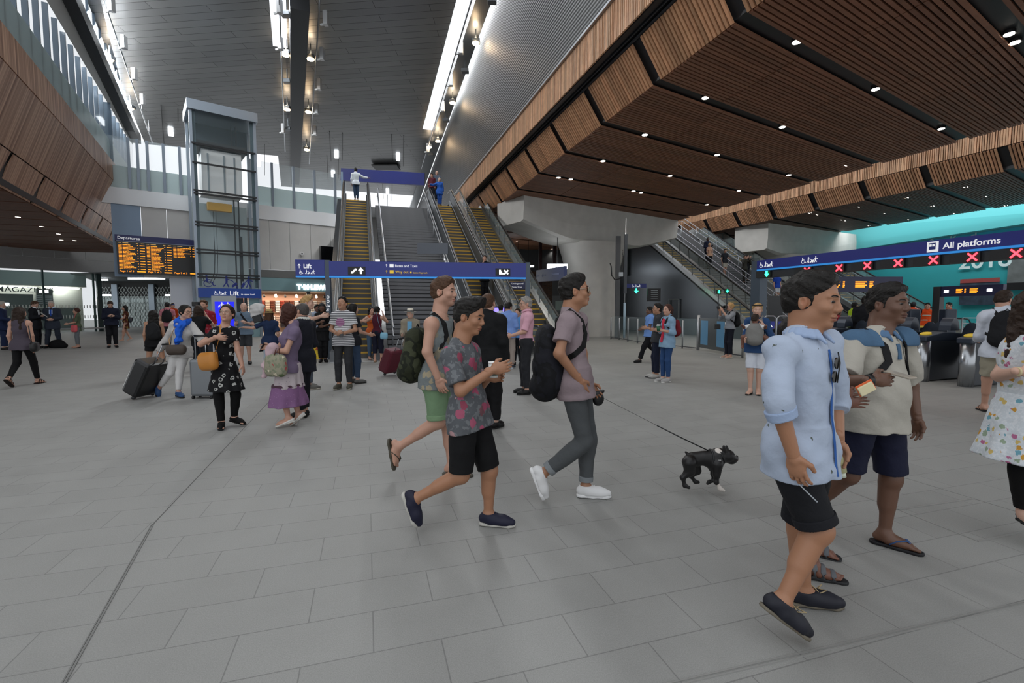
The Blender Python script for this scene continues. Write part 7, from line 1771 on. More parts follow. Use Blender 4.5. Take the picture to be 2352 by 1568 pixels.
# --- man in grey tee with backpack, dog lead ---
D = 3.8
J = pxpose(D, 1.83, 92, 90, 5, dict(head=(1321, 668, 0), neck=(1307, 722, 0), shR=(1302, 742, -.16), shL=(1328, 738, .15), elR=(1284, 812, -.24), elL=(1338, 812, .2), wrR=(1330, 872, -.18), wrL=(1352, 882, .16),
    hipR=(1313, 882, -.08), hipL=(1330, 880, .08), knR=(1342, 1015, -.06), knL=(1350, 1010, .1), anR=(1250, 1085, -.04), anL=(1345, 1122, .08), toeR=(1256, 1150, -.04), toeL=(1408, 1142, .06)), hands={'R': (.4, .2, -1), 'L': (.75, -.2, -1)})
gt_m = person('man in mauve-grey tee and grey jeans walking the dog, sunglasses on', J, .0065, skin='a', hair=('short', 'k'), top=('tee', cloth('8b7c80'), {'sleeve': .62, 'hem': -.10, 'loose': .008, 'fold': .005}), bottom=('jeans', cloth('4d5052'), 1.9, cloth('7d8285')), shoes=('sneaker', 'dcdcdc', 'e6e6e6'), glasses='wire_sun', curl=(.8, .5), build=.93, seed=9)
backpack(gt_m, 'black patterned backpack hanging low on the man walking the dog', '15161b', vox=.009, w_=.34, ht=.50, dp=.20, u=.42, kind='camo', c2='101114', c3='1c1d24', sag=1)
c = hand_c(gt_m, 'L', .11); lead = root('dog_lead', Vector(c), 'black retractable dog lead running from the hand to the dog', 'dog lead')
mesh_obj('reel_case', [surf([ell(c + A_(.01, 0, -.03), A_(.05, .025, .06)), cone(c + A_(-.02, 0, .02), c + A_(.05, 0, .035), .014, .014, .02)], .005)], mat('reel_black', '141415', .4), lead)
dogD = 3.95
p0, p1, p2 = np.array(at(1382, 912, D + .12)), np.array(at(1509, 977, dogD)), np.array(at(1626, 1034, dogD))
tubev([p0, p1], .0016, 5).build('cord', dark, lead); tubev([p1, (p1 + p2) / 2 - A_(0, 0, .003), p2], .0055, 6).build('strap', dark, lead, True)

# --- dog ---
def dog():
    D_ = dogD; q = lambda x, y, d=0.: np.array(at(x, y, D_ + d))
    gp_ = q(1625, 1125); rt = root('dog', (gp_[0], D_, 0), 'black and white French bulldog walking right on a lead', 'dog')
    k = .02
    P = [ell(q(1592, 1055), A_(.075, .06, .062)), ell(q(1618, 1052), A_(.10, .062, .062), None, .03), ell(q(1640, 1058), A_(.075, .07, .085), None, .04), ell(q(1650, 1050), A_(.05, .058, .07), None, .03),
         cone(q(1650, 1045), q(1668, 1045), .052, .048, .04), ell(q(1672, 1047), A_(.058, .056, .052), None, .02), ell(q(1686, 1053), A_(.034, .036, .030), None, .02), ell(q(1679, 1060), A_(.034, .034, .020), None, .02), ell(q(1692, 1048), A_(.012, .016, .010), None, .008),
         cone(q(1580, 1043), q(1575, 1038), .014, .009, .01)]
    for y_ in (-1, 1):
        P += [ell(q(1667 + 3 * y_, 1032, y_ * .045), A_(.016, .009, .040), R_of(0, 0, 14), .01)]
    # hind legs: hip-knee-hock-foot
    def leg(pts, rs):
        o = []
        for (a, b_), (r0, r1) in zip(zip(pts[:-1], pts[1:]), rs): o.append(cone(a, b_, r0, r1, .018))
        return o
    n_, f_ = -.055, .055
    P += leg([q(1583, 1062, n_), q(1584, 1082, n_), q(1568, 1096, n_), q(1573, 1115, n_), q(1582, 1119, n_)], [(.06, .042), (.040, .022), (.018, .015), (.017, .014)])
    P += leg([q(1594, 1062, f_), q(1600, 1080, f_), q(1586, 1092, f_), q(1597, 1106, f_), q(1604, 1107, f_)], [(.055, .038), (.034, .02), (.017, .014), (.016, .013)])
    P += leg([q(1648, 1066, n_), q(1646, 1088, n_), q(1645, 1106, n_), q(1654, 1122, n_), q(1662, 1126, n_)], [(.046, .032), (.024, .020), (.017, .015), (.017, .013)])
    P += leg([q(1642, 1066, f_), q(1640, 1088, f_), q(1640, 1102, f_), q(1629, 1106, f_), q(1625, 1110, f_)], [(.042, .030), (.022, .018), (.015, .013), (.014, .012)])
    wq = lambda x, y, d=0.: q(x, y, d)
    chest, paw, pawf, bl, nape = q(1660, 1073, 0), q(1655, 1120, n_), q(1646, 1112, f_), q(1687, 1046, -.01), q(1651, 1035, -.04)
    bk_, wt_, pk = A_(.0055, .0048, .005), A_(.62, .57, .52), A_(.10, .04, .04)
    def paint(v):
        c_ = np.tile(bk_, (len(v), 1))
        for cc_, r_, col in ((chest, (.025, .06, .042), wt_), (paw, (.05, .045, .05), wt_), (bl, (.012, .012, .035), wt_), (nape, (.026, .05, .018), wt_), (q(1692, 1056), (.02, .04, .018), pk)):
            w_ = (((v - cc_) / A_(*r_)) ** 2).sum(1) < 1; c_[w_] = col
        return c_
    mesh_obj('body', [surf(P, .005)], mat('dog_fur', '111111', .45, attr=True), rt, paint)
    for y_ in (-1, 1):
        g = MB(); g.tube([Vector(q(1684, 1043, y_ * .033 - .002)), Vector(q(1685, 1043, y_ * .042))], .008, 10, up=(0, 0, 1)); g.build('eye', mat('iris_dark', '140c08', .15), rt, True)
    rg = [q(1654, 1047) + A_(.012 * math.cos(t), .068 * math.sin(t), -.0) + A_(-.035, 0, .06) * math.cos(t) for t in [i * math.pi / 8 for i in range(17)]]
    tubev(rg, .007, 6).build('collar', dark, rt, True)
    g = MB(); g.box(Vector(q(1653, 1058, -.078)), (.022, .006, .018)); g.build('buckle', mat('buckle_silver', 'c0c0c0', .3, .6), rt)
    rg = [q(1632, 1056) + A_(.0, .07 * math.sin(t), .088 * math.cos(t)) for t in [i * math.pi / 8 for i in range(17)]]; tubev(rg, .009, 6).build('harness', dark, rt, True)
dog()

# --- three young women and couple left of centre ---
D = 6.25
J = pxpose(D, 1.62, 176, 170, 14, dict(head=(521, 720, 0), neck=(517, 748, 0), shR=(494, 764, -.02), shL=(537, 762, 0), elR=(461, 790, -.12), elL=(546, 803, -.02), wrR=(498, 774, -.26), wrL=(556, 838, -.04),
    hipR=(503, 852, 0), hipL=(530, 851, 0), knR=(502, 908, -.05), knL=(541, 906, .05), anR=(508, 966, -.05), anL=(538, 955, .08), toeR=(507, 984, -.18), toeL=(572, 969, .04)), True, hands={'R': (1, -.2, -.1), 'L': (.3, -.1, -1)})
bd = person('woman in black floral dress and black tights with glasses, looking up', J, .0085, 'f', skin='w', hair=('bun', 'db'), top=('dress', cloth('101013', 'dots', 'a9aaa6', sc=1.1), {'sleeve': .5, 'hem': .08, 'skirt': .42, 'sflare': .05, 'neck': .09}), bottom=('leggings', cloth('060607'), 2.0, 1), shoes=('ballet', '0c0c0d', '0c0c0d'), glasses='wire', seed=12)
ctr = np.array(at(478, 829, D - .22)); bag_item('shoulder_bag', 'tan leather shoulder bag carried by the woman in the black floral dress', 'bag', ctr, (.27, .10, .24), R_of(20, 0, 6), mat('tan_leather', 'b5762a', .5, bump=.1), strap=[np.array(at(x, y, D + d_)) for x, y, d_ in ((492, 815, -.2), (500, 790, -.2), (506, 762, -.16), (506, 748, -.05), (500, 752, .08))])
D = 8.4
J = pxpose(D, 1.66, 140, 105, -3, dict(head=(427, 716, 0), neck=(420, 737, 0), shR=(402, 747, -.05), shL=(437, 746, .05), elR=(383, 779, -.02), elL=(455, 768, 0), wrR=(364, 808, .02), wrL=(467, 785, -.1),
    hipR=(405, 812, 0), hipL=(423, 811, 0), knR=(390, 856, .0), knL=(413, 855, 0), anR=(367, 888, .08), anL=(410, 899, 0), toeR=(364, 911, .08), toeL=(424, 913, -.12)), True, hands={'R': (-.3, 0, -1), 'L': (1, 0, -.2)})
bw_ = person('woman in grey sweatshirt and white jeans with a blue scarf pulling a suitcase', J, .010, 'f', skin='w', hair=('bun', 'k'), top=('sweat', cloth('b5b2af'), {'hem': -.06, 'fold': .006}), bottom=('leggings', cloth('d5d3d2'), 1.88), shoes=('sneaker', '2d4a74', '1a1c20', '1a1c20'), glasses='black', seed=14)
nk = bw_.J['neck']; sc_ = root('scarf', Vector(nk), 'bright blue scarf wound round the neck of the woman with the suitcase', 'scarf'); bscm = cloth('1f5cc8')
P = [cone(nk + A_(.085 * math.cos(t), .075 * math.sin(t), .0 + .03 * math.sin(t)), nk + A_(.085 * math.cos(t + .7), .075 * math.sin(t + .7), .0 + .03 * math.sin(t + .7)), .045, .045, .02) for t in [i * .7 for i in range(9)]]
P += [ell(nk + A_(.03, -.11, -.08), A_(.11, .06, .06)), cone(nk + A_(.04, -.15, -.1), nk + A_(.03, -.19, -.34), .045, .035, .03), cone(nk + A_(.03, -.19, -.33), nk + A_(-.01, -.19, -.43), .04, .025, .02)]
mesh_obj('wrap', [surf(P, .01, (), .012, seed=3, nf=1.6)], bscm, sc_)
ctr = np.array(at(405, 803, D - .27)); bag_item('crossbody_bag', 'small brown and tan half-moon bag on the woman with the blue scarf', 'bag', ctr, (.26, .09, .17), R_of(-20), mat('brown_canvas', '3f342c', .6), vox=.008, strap=[np.array(at(x, y, D + d_)) for x, y, d_ in ((391, 797, -.24), (388, 780, -.18), (402, 750, -.15))], strapm=mat('tan_strap', 'b58a5c', .6))
sb = np.array(on_z(318, 915)); Rs = R_of(96) ; tl = math.radians(28); Rt = Rs @ np.array([[1, 0, 0], [0, math.cos(tl), math.sin(tl)], [0, -math.sin(tl), math.cos(tl)]])
suitcase('large black and white shell suitcase tilted behind the woman with the blue scarf', np.array(at(318, 906, 8.35)), Rt, (.48, .30, .66), mat('case_black', '151517', .35), .42, mat('case_white', 'c9c9c6', .35))
def std(label, x, yt, yf, yaw, legs='stand', arms=('down', 'down'), head=(0, 0), vox=None, sex='m', ty=None, lean=0, dx=0, **k):
    l_, H_ = pp(x, yt, yf, k.pop('extra', 0)); vox = vox or (.0095 if l_[1] < 10 else .0125)
    yw = yaw + math.degrees(math.atan((x - CX) / F)) if k.pop('rel', 1) else yaw
    J = pose(H_, yw, l_, ty, legs, arms, lean, sex == 'f', head); return person(label, J, vox, sex, seed=int(x), **k)
# woman in purple dress
D = 6.3
J = pxpose(D, 1.66, 285, 288, 28, dict(head=(660, 716, 0), neck=(675, 746, 0), shL=(676, 762, -.13), shR=(663, 762, .13), elL=(657, 806, -.2), elR=(640, 800, .16), wrL=(632, 806, -.2), wrR=(622, 798, .1),
    hipL=(664, 850, -.08), hipR=(656, 850, .08), knL=(650, 905, -.08), knR=(672, 903, .08), anL=(662, 957, -.08), anR=(685, 948, .06), toeL=(630, 975, -.1), toeR=(672, 967, .05)), True, hands={'L': (-1, -.1, .1), 'R': (-1, -.2, .1)})
pw = person('woman in purple dress with a white and mauve skirt looking up to the left', J, .0085, 'f', skin='w', hair=('bob', 'rd'), top=('tee', cloth('6f6179'), {'sleeve': .45, 'hem': .0, 't': .012}), bottom=('skirt', cloth('b9aeb2', 'speck', '8a7f8c', sc=3.2), .34, .02), shoes=('heel', 'dcdad6', 'cfccc4'), build=1.05, seed=21)
a2 = pw.hc - A_(0, 0, .20); mesh_obj('skirt_lower', [surf([frus(a2, a2 - A_(0, 0, .27), pw.T, (.218, .178), (.27, .225), .06, 9, .02)], .009, (), .002)], cloth('7d5a80', 'speck', '9a7a9c', sc=3.2), pw.rt)
mesh_obj('waist_band', [surf([frus(a2 + A_(0, 0, .02), a2 - A_(0, 0, .01), pw.T, (.216, .176), (.222, .182), .05, 9, .01)], .008)], cloth('4b3540'), pw.rt)
ctr = np.array(at(622, 812, D - .25)); cg = root('cardigan', Vector(ctr), 'pale pink cardigan draped over the arm of the woman in purple', 'cardigan')
mesh_obj('drape', [surf([cone(ctr + A_(.03, 0, .08), ctr + A_(-.06, 0, -.14), .06, .05, .04), cone(ctr + A_(-.02, .02, .06), ctr + A_(-.10, .02, -.30), .045, .035, .04)], .009, (), .008, seed=4)], cloth('b9a0a6'), cg)
ctr = np.array(at(633, 838, D - .3)); bag_item('tote_bag', 'floral tote bag with red straps held by the woman in purple', 'bag', ctr, (.30, .12, .30), R_of(20), cloth('8f8c78', 'floral', '7a806a', ('a04a4a', '5a6a4a', 'c9c0a8')), strap=[np.array(at(x, y, D - .33)) for x, y in ((622, 850), (634, 800), (642, 800), (640, 858))], strapm=mat('strap_red', '6d3a30', .6), flap=False)
phone(pw, 'R', 'dark phone in the hand of the woman in purple', R_of(280, 30))
# man in dark suit behind her
ms = std('man in dark navy suit and glasses standing behind the woman in purple', 697, 697, 957, 283, 'close', ('clasp', 'clasp'), (0, 0), rel=0, skin='w', hair=('receding', 'gd'), top=('jacket', cloth('1b1d26')), bottom=('trousers', cloth('17181f')), shoes=('shoe', '0d0d0e'), glasses='black', collar=cloth('cfd0c8'))
# boy pointing
l_, H_ = pp(703, 681, 893); J = pose(H_, 60, l_, 80, 'stand', ('down', 'down'), 3, False, (0, 0)); J['wrR'] = np.array(at(738, 726, l_[1] - .35)); J['elR'] = np.array(at(716, 733, l_[1] - .25)); J['hdR'] = nrm(A_(1, 0, .15))
person('tall young man in white tee with tousled fair hair stretching out his arm', J, .0095, skin='wp', hair=('tousle', 'bl'), top=('tee', cloth('b7b6b4'), {'hem': -.1}), bottom=('trousers', cloth('464e59')), shoes=('sneaker', '55544f', 'a9a498'), seed=31)
# striped tee man
st_ = std('man in black and white striped tee with dark jeans looking up, by the sign post', 789, 683, 892, 178, 'stand', ('clasp', 'clasp'), (6, 18), skin='t', hair=('short', 'k'), top=('tee', cloth('d2d2d4', 'stripe', '33343c'), {'hem': -.1, 'loose': .014}), bottom=('jeans', cloth('2d2e31')), shoes=('sneaker', '47463c', '8f8c80'), vox=.009, rel=0)
q = cast(st_, tpt(st_, .02, .4, .62), -st_.T[:, 1]); g = MB(); g.tube([Vector(q + st_.T[:, 1] * .002), Vector(q + st_.T[:, 1] * .008)], .085, 20, up=Vector(st_.up)); g.build('printed_circle', cloth('8d5a80', 'stripe', 'a98aa0'), st_.rt)
phone(st_, 'R', 'phone in the hands of the man in the striped tee', R_of(180, 30))
std('dark-haired woman half hidden right behind the striped tee man', 812, 698, 880, 60, 'stand', ('down', 'fwdlow'), sex='f', skin='w', hair=('long', 'k'), top=('tee', cloth('1d1e24')), bottom=('jeans', cloth('33445c')), shoes=('shoe', '5a5a58'))
apn = std('smiling woman in black apron and cap beside the yellow floor sign', 741, 697, 831, 180, 'close', ('clasp', 'phone'), sex='f', skin='b', hair=('bob', 'k'), top=('dress', cloth('0f0f12'), {'sleeve': 1.1, 'skirt': .42, 'sflare': .0}), bottom=('trousers', cloth('0c0c0e')), shoes=('shoe', '0c0c0d'), hat=('cap', '101012'))
std('person in pale shirt standing behind the sign post and the fair young man', 729, 700, 812, 150, 'stand', ('down', 'down'), skin='br', hair=('short', 'k'), top=('shirt', cloth('a8b2c4')), bottom=('trousers', cloth('23252b')), shoes=('shoe', '101010'))
# two women at the escalator foot
wm_ = std('woman in maroon and navy jumpsuit with a light blue bag seen from behind', 867, 704, 832, 20, 'stand', ('side', 'photo'), sex='f', skin='w', hair=('bun', 'k'), top=('tank', cloth('4a1626'), {'hem': .02}), bottom=('trousers', cloth('151829'), 1.55), shoes=('ballet', 'b59a80', 'b59a80'))
ctr = np.array(at(882, 771, wm_.J['neck'][1] - .1)); bag_item('shoulder_bag', 'small light blue bag hanging behind the woman in the jumpsuit', 'bag', ctr, (.2, .08, .2), R_of(10), mat('bag_skyblue', '7fb4cc', .5), strap=[ctr + A_(-.06, 0, .08), ctr + A_(-.16, -.03, .45), ctr + A_(-.2, 0, .68)], vox=.012)
std('dark-haired woman with orange top facing the camera behind the jumpsuit woman', 853, 706, 826, 150, 'stand', ('fwdlow', 'side'), sex='f', skin='w', hair=('bob', 'k'), top=('tank', cloth('c05a28')), bottom=('jeans', cloth('4a6078')), shoes=('ballet', '202020'))
# elderly man, white hat
el = std('elderly man in tan jacket, blue shirt and white hat pulling a maroon suitcase', 943, 711, 858, 190, 'stand', ('fwdlow', 'fwdlow'), (25, 0), skin='wp', hair=('short', 'lg'), top=('jacket', cloth('8a8272'), {'hem': -.2}), bottom=('trousers', cloth('6a6250')), shoes=('shoe', '2a2018'), hat=('brim', 'e0dacb'), glasses='wire')
ribbon(el, [(0, .2, u) for u in (.9, .7, .5, .3)], 'shirt_front', cloth('6aa4c8'), el.rt, .06, .2, .006)
Rs = R_of(115); tl = math.radians(22); Rt = Rs @ np.array([[1, 0, 0], [0, math.cos(tl), math.sin(tl)], [0, -math.sin(tl), math.cos(tl)]])
suitcase('maroon fabric suitcase with raised handle in front of the staircase', np.array(at(889, 856, 11.2)), Rt, (.44, .26, .58), mat('case_maroon', '5a1426', .6), .36)
# black suit man behind floral tee
bsm = std('bald man in black suit seen from behind, behind the man in the floral tee', 1122, 675, 985, 25, 'close', ('down', 'down'), skin='wp', hair=('receding', 'b'), top=('jacket', cloth('101113')), bottom=('trousers', cloth('0d0d0f')), shoes=('shoe', '0b0b0c'), build=1.08, vox=.0085)
# blue shirt / pink shirt
bs_ = std('man in light blue shirt and beige trousers seen from behind at the machines', 1168, 695, 846, 10, 'stand', ('fwdlow', 'cup'), (25, -10), skin='w', hair=('short', 'k'), top=('shirt', cloth('7593cf'), {'hem': -.1}), bottom=('trousers', cloth('988c84')), shoes=('sneaker', '2a3440', 'c0c4c8'), build=1.1)
std('man in pale shirt at the blue-lit machine left of the blue shirt man', 1150, 699, 815, 20, 'stand', ('phone', 'phone'), skin='d', hair=('buzz', 'k'), top=('shirt', cloth('c8ccd4')), bottom=('trousers', cloth('202126')), shoes=('shoe', '101010'))
std('person in blue vest half hidden between the blue shirt man and the pink shirt man', 1189, 709, 838, 200, 'stand', ('fwdlow', 'fwdlow'), skin='w', hair=('short', 'db'), top=('tee', cloth('5b93cf')), bottom=('trousers', cloth('16171c')), shoes=('shoe', '101010'))
ps_ = std('grey-haired man in pink shirt and dark trousers standing near the pier', 1209, 683, 904, 262, 'stand', ('fwdlow', 'down'), (-8, 0), skin='w', hair=('short', 'g'), top=('shirt', cloth('cf9fae'), {'sleeve': .92, 'hem': .04, 'tuck': 1, 'flare': .0}), bottom=('trousers', cloth('232428')), shoes=('shoe', '111111'), glasses='wire', collar=cloth('cf9fae'), vox=.0085, rel=0)
phone(ps_, 'R', 'dark phone in the hand of the man in the pink shirt', R_of(260, 20))
suitcase('black case standing on the floor behind the pink shirt man', np.array(on_z(1183, 812)), R_of(0), (.36, .25, .85), mat('case_black'), .1)
scr = root('ticket_machine', V(*on_z(1146, 806).xy, 0), 'ticket machine with a glowing blue screen at the escalator foot', 'ticket machine'); q = scr.location
g = MB(); g.box(V(q.x, q.y, .85), (.6, .4, 1.7)); g.build('cabinet', grey_m, scr, bevel=.02); g = MB(); g.box(V(q.x, q.y - .21, 1.45), (.4, .02, .35)); g.build('screen', mat('tm_screen', '6a5ad8', .3, emit='7a6aff', estr=2), scr)
stf = std('staff member in pale blue vest by the grey door far behind', 1252, 703, 759, 185, 'stand', ('clasp', 'down'), skin='w', hair=('short', 'db'), top=('shirt', cloth('6c93c9')), bottom=('trousers', cloth('14151a')), shoes=('shoe', '101010'), vox=.016)
# group right of pier
std('staff member in light blue vest walking behind the two sightseers', 1492, 703, 832, 250, 'walkL', ('fwdlow', 'swing_b'), skin='b', hair=('short', 'k'), top=('vest', cloth('6b8fc9'), {'sleeve': .7}), bottom=('trousers', cloth('101014')), shoes=('shoe', '0e0e0f'))
sm_ = std('young man in dark grey tee with glasses looking left, beside the red-haired woman', 1510, 698, 868, 262, 'close', ('cup', 'down'), (-10, 8), skin='t', hair=('short', 'k'), top=('tee', cloth('35373b')), bottom=('jeans', cloth('171d30')), shoes=('sneaker', 'a8a6a2', '3a3a3c'), glasses='black')
mesh_obj('gloves', [surf([ell(hand_c(sm_, 'R', .14), A_(.06, .03, .08)), ell(hand_c(sm_, 'R', .2), A_(.03, .02, .05))], .012)], cloth('c8ccd0'), None); tag(COL.objects[-1], 'pale gloves dangling from the hand of the dark tee young man', 'gloves')
dw = std('young woman in denim shirt and blue jeans with long auburn ponytail and coffee', 1533, 700, 877, 255, 'close', ('cup', 'cup'), (-12, 5), sex='f', skin='w', hair=('pony', 'rd'), top=('shirt', cloth('7f9cb4'), {'sleeve': 1.4, 'hem': -.14}), bottom=('leggings', cloth('28446e'), 1.92), shoes=('sneaker', '9c9a98', 'd0ceca'), rel=0)
ribbon(dw, [(0, .2, u) for u in (.9, .7, .5, .3, .1, -.05)], 'red_top', cloth('c03048'), dw.rt, .045, .2, .007)
backpack(dw, 'dark red backpack on the young woman in the denim shirt', '6d1a24', vox=.011, w_=.26, ht=.36)
c = hand_c(dw, 'L', .07) + A_(0, 0, .04); cp2 = root('coffee_cup', Vector(c), 'green and white coffee cup held by the young woman in denim', 'cup'); tubev([c - A_(0, 0, .06), c + A_(0, 0, .05)], [.035, .042], 12).build('cup_body', mat('cup_green2', '1f5a3c', .5), cp2, True); tubev([c + A_(0, 0, .05), c + A_(0, 0, .075)], [.046, .03], 12).build('lid', mat('cup_lid'), cp2, True)
ph = std('woman photographer in grey top with a black backpack aiming a long lens left', 1676, 696, 822, 268, 'stand', ('photo', 'photo'), (0, 2), sex='f', skin='w', hair=('bun', 'bl'), top=('shirt', cloth('84888e'), {'sleeve': 1.35, 'hem': .0}), bottom=('trousers', cloth('161824'), 1.9), shoes=('ballet', 'c8c0b4', 'e0dcd4'), rel=0)
backpack(ph, 'black backpack on the woman photographer', '101114', vox=.012, w_=.28, ht=.46)
c = ph.C + ph.R[:, 1] * .15 - A_(0, 0, .01); cm_ = root('camera', Vector(c), 'black camera with a long white-banded lens at the photographer woman\'s eye', 'camera')
tubev([c, c + ph.R[:, 1] * .26 - A_(0, 0, .03)], [.04, .05], 12).build('lens', mat('lens_black', '17171a', .4), cm_, True); g = MB(); g.box(Vector(c), (.14, .07, .1), Vector(ph.R[:, 0]), Vector(ph.R[:, 1])); g.build('camera_body', dark, cm_, bevel=.01); tubev([c + ph.R[:, 1] * .17 - A_(0, 0, .02), c + ph.R[:, 1] * .19 - A_(0, 0, .022)], .052, 12).build('white_ring', mat('cap_pale'), cm_, True)
c = np.array(at(1648, 750, ph.J['neck'][1])); box_item('camera', 'second black camera hanging at the photographer woman\'s hip', 'camera', c, (.16, .12, .16), np.eye(3), dark, bevel=.02)
bc = std('blonde woman in blue jacket and white shorts with a baby carrier, sunglasses on her head', 1737, 698, 905, 215, 'close', ('strap', 'fwdlow'), (-12, 0), sex='f', skin='wp', hair=('short', 'bl'), top=('shirt', cloth('28456e'), {'hem': -.12}), bottom=('shorts', cloth('cdd2dc'), .98), shoes=('ballet', '141414', '141414'), rel=0)
tb_ = bc.T; c = tpt(bc, 0, .26, .62); bcr = root('baby_carrier', Vector(c), 'grey baby carrier strapped to the front of the blonde woman', 'baby carrier')
mesh_obj('pouch', [surf([ell(c - bc.up * .08, A_(.15, .12, .19) , tb_), ell(c - bc.up * .2, A_(.15, .13, .11), tb_, .05)], .011)], cloth('7a7976'), bcr)
for sg_ in (-1, 1): ribbon(bc, [(sg_ * .1, .2, .7), (sg_ * .1, .12, .95), (sg_ * .1, 0, 1.04), (sg_ * .1, -.15, .9)], 'strap', cloth('7a7976'), bcr, .03)
bh = c + bc.up * .17; by = root('person', Vector(bh), 'dark-haired baby in white spotted top inside the grey carrier', 'person'); Rb = R_of(60, -10)
P = head_prims(bh, Rb, .72, bh - A_(0, 0, .08), True) + [ell(bh - A_(0, 0, .17), A_(.09, .085, .11))]
for sg_ in (-1, 1):
    a_, b_, e_ = bh - A_(0, 0, .13) + tb_[:, 0] * sg_ * .09, bh - A_(0, 0, .15) + tb_[:, 0] * sg_ * .17 + tb_[:, 1] * .04, bh - A_(0, 0, .12) + tb_[:, 0] * sg_ * .19 + tb_[:, 1] * .14
    P += [cone(a_, b_, .03, .026), cone(b_, e_, .025, .018), ell(e_, A_(.02, .02, .02))] + [cone(e_ + tb_[:, 0] * .008 * k, e_ + tb_[:, 0] * .010 * k + tb_[:, 1] * .04, .006, .005, .003) for k in range(-2, 3)]
    P += [cone(bh - A_(0, 0, .3) + tb_[:, 0] * sg_ * .1, bh - A_(0, 0, .33) + tb_[:, 0] * sg_ * .19 + tb_[:, 1] * .03, .045, .035), cone(bh - A_(0, 0, .33) + tb_[:, 0] * sg_ * .19 + tb_[:, 1] * .03, bh - A_(0, 0, .50) + tb_[:, 0] * sg_ * .19 + tb_[:, 1] * .02, .033, .025), ell(bh - A_(0, 0, .52) + tb_[:, 0] * sg_ * .19 + tb_[:, 1] * .05, A_(.025, .045, .022), tb_)]
mesh_obj('body', [surf(P, .008)], skin_m('b'), by, lambda v: np.tile(np.array(lin(SKIN['br'])[:3]), (len(v), 1)))
hp_, hc_ = hair_prims(bh, Rb, .74, 'short', bh); mesh_obj('hair', [surf(hp_, .008, hc_)], hair_m('db'), by)
mesh_obj('top', [surf([ell(bh - A_(0, 0, .16), A_(.105, .10, .09))] + [cone(bh - A_(0, 0, .13) + tb_[:, 0] * s_ * .08, bh - A_(0, 0, .15) + tb_[:, 0] * s_ * .16 + tb_[:, 1] * .04, .04, .036, .02, 1) for s_ in (-1, 1)], .009)], cloth('d5d5d6', 'speck', '404040', sc=1.5), by)
tubev([bc.C + bc.R @ (A_(.085 * math.cos(t), .09 * math.sin(t) * .6 + .03, .085)) for t in [i * math.pi / 8 for i in range(9)]], .012, 6).build('head_sunglasses', dark, bc.rt, True)
# far right: man in white sweater, woman in floral dress
ww = std('man in white sweater and beige shorts with glasses, a backpack on his back, far right', 2296, 664, 955, 35, 'walkL', ('fwdlow', 'down'), (32, -15), skin='w', hair=('quiff', 'db'), top=('sweat', cloth('c6cbd6'), {'t': .022}), bottom=('shorts', cloth('a09a88'), .85), shoes=('flipflop', '1a1a1a', '1a1a1a'), glasses='black', vox=.0085, rel=0)
backpack(ww, 'black and grey backpack with chevron on the man in the white sweater', '17181b', vox=.010, w_=.30, ht=.50)
D = 3.1
J = pxpose(D, 1.66, 60, 60, 0, dict(head=(2378, 706, 0), neck=(2366, 760, 0), shL=(2334, 796, .12), shR=(2392, 800, -.12), elL=(2296, 862, .08), elR=(2430, 880, -.1), wrL=(2345, 853, -.15), wrR=(2430, 900, -.1),
    hipL=(2345, 950, .07), hipR=(2385, 950, -.07), knL=(2348, 1080, .0), knR=(2400, 1080, -.1), anL=(2352, 1170, .0), anR=(2410, 1180, -.1), toeL=(2380, 1205, -.12), toeR=(2440, 1215, -.2)), True, hands={'L': (1, -.2, -.05), 'R': (.2, 0, -1)})
fd_ = person('woman in white floral dress and black leggings cut off by the right picture edge', J, .007, 'f', skin='wp', hair=('long', 'db'), top=('dress', cloth('c5cbd0', 'floral', 'd0d4d8', ('c08f3c', '6a9cac', 'b06a8c', 'c9b06a', '8fa08a'), sc=2.1), {'sleeve': 0, 'hem': .05, 'skirt': .46, 'sflare': .09}), bottom=('leggings', cloth('0a0a0b'), 1.95), shoes=('ballet', '0d0d0e', '0d0d0e'), build=1.16, seed=51)
mesh_obj('bracelet', [surf([cone(fd_.J['wrL'] - A_(.03, 0, 0), fd_.J['wrL'] - A_(.018, 0, 0), .03, .03, .004, 3)], .004)], mat('bracelet_cream', 'c9b890', .4), fd_.rt)
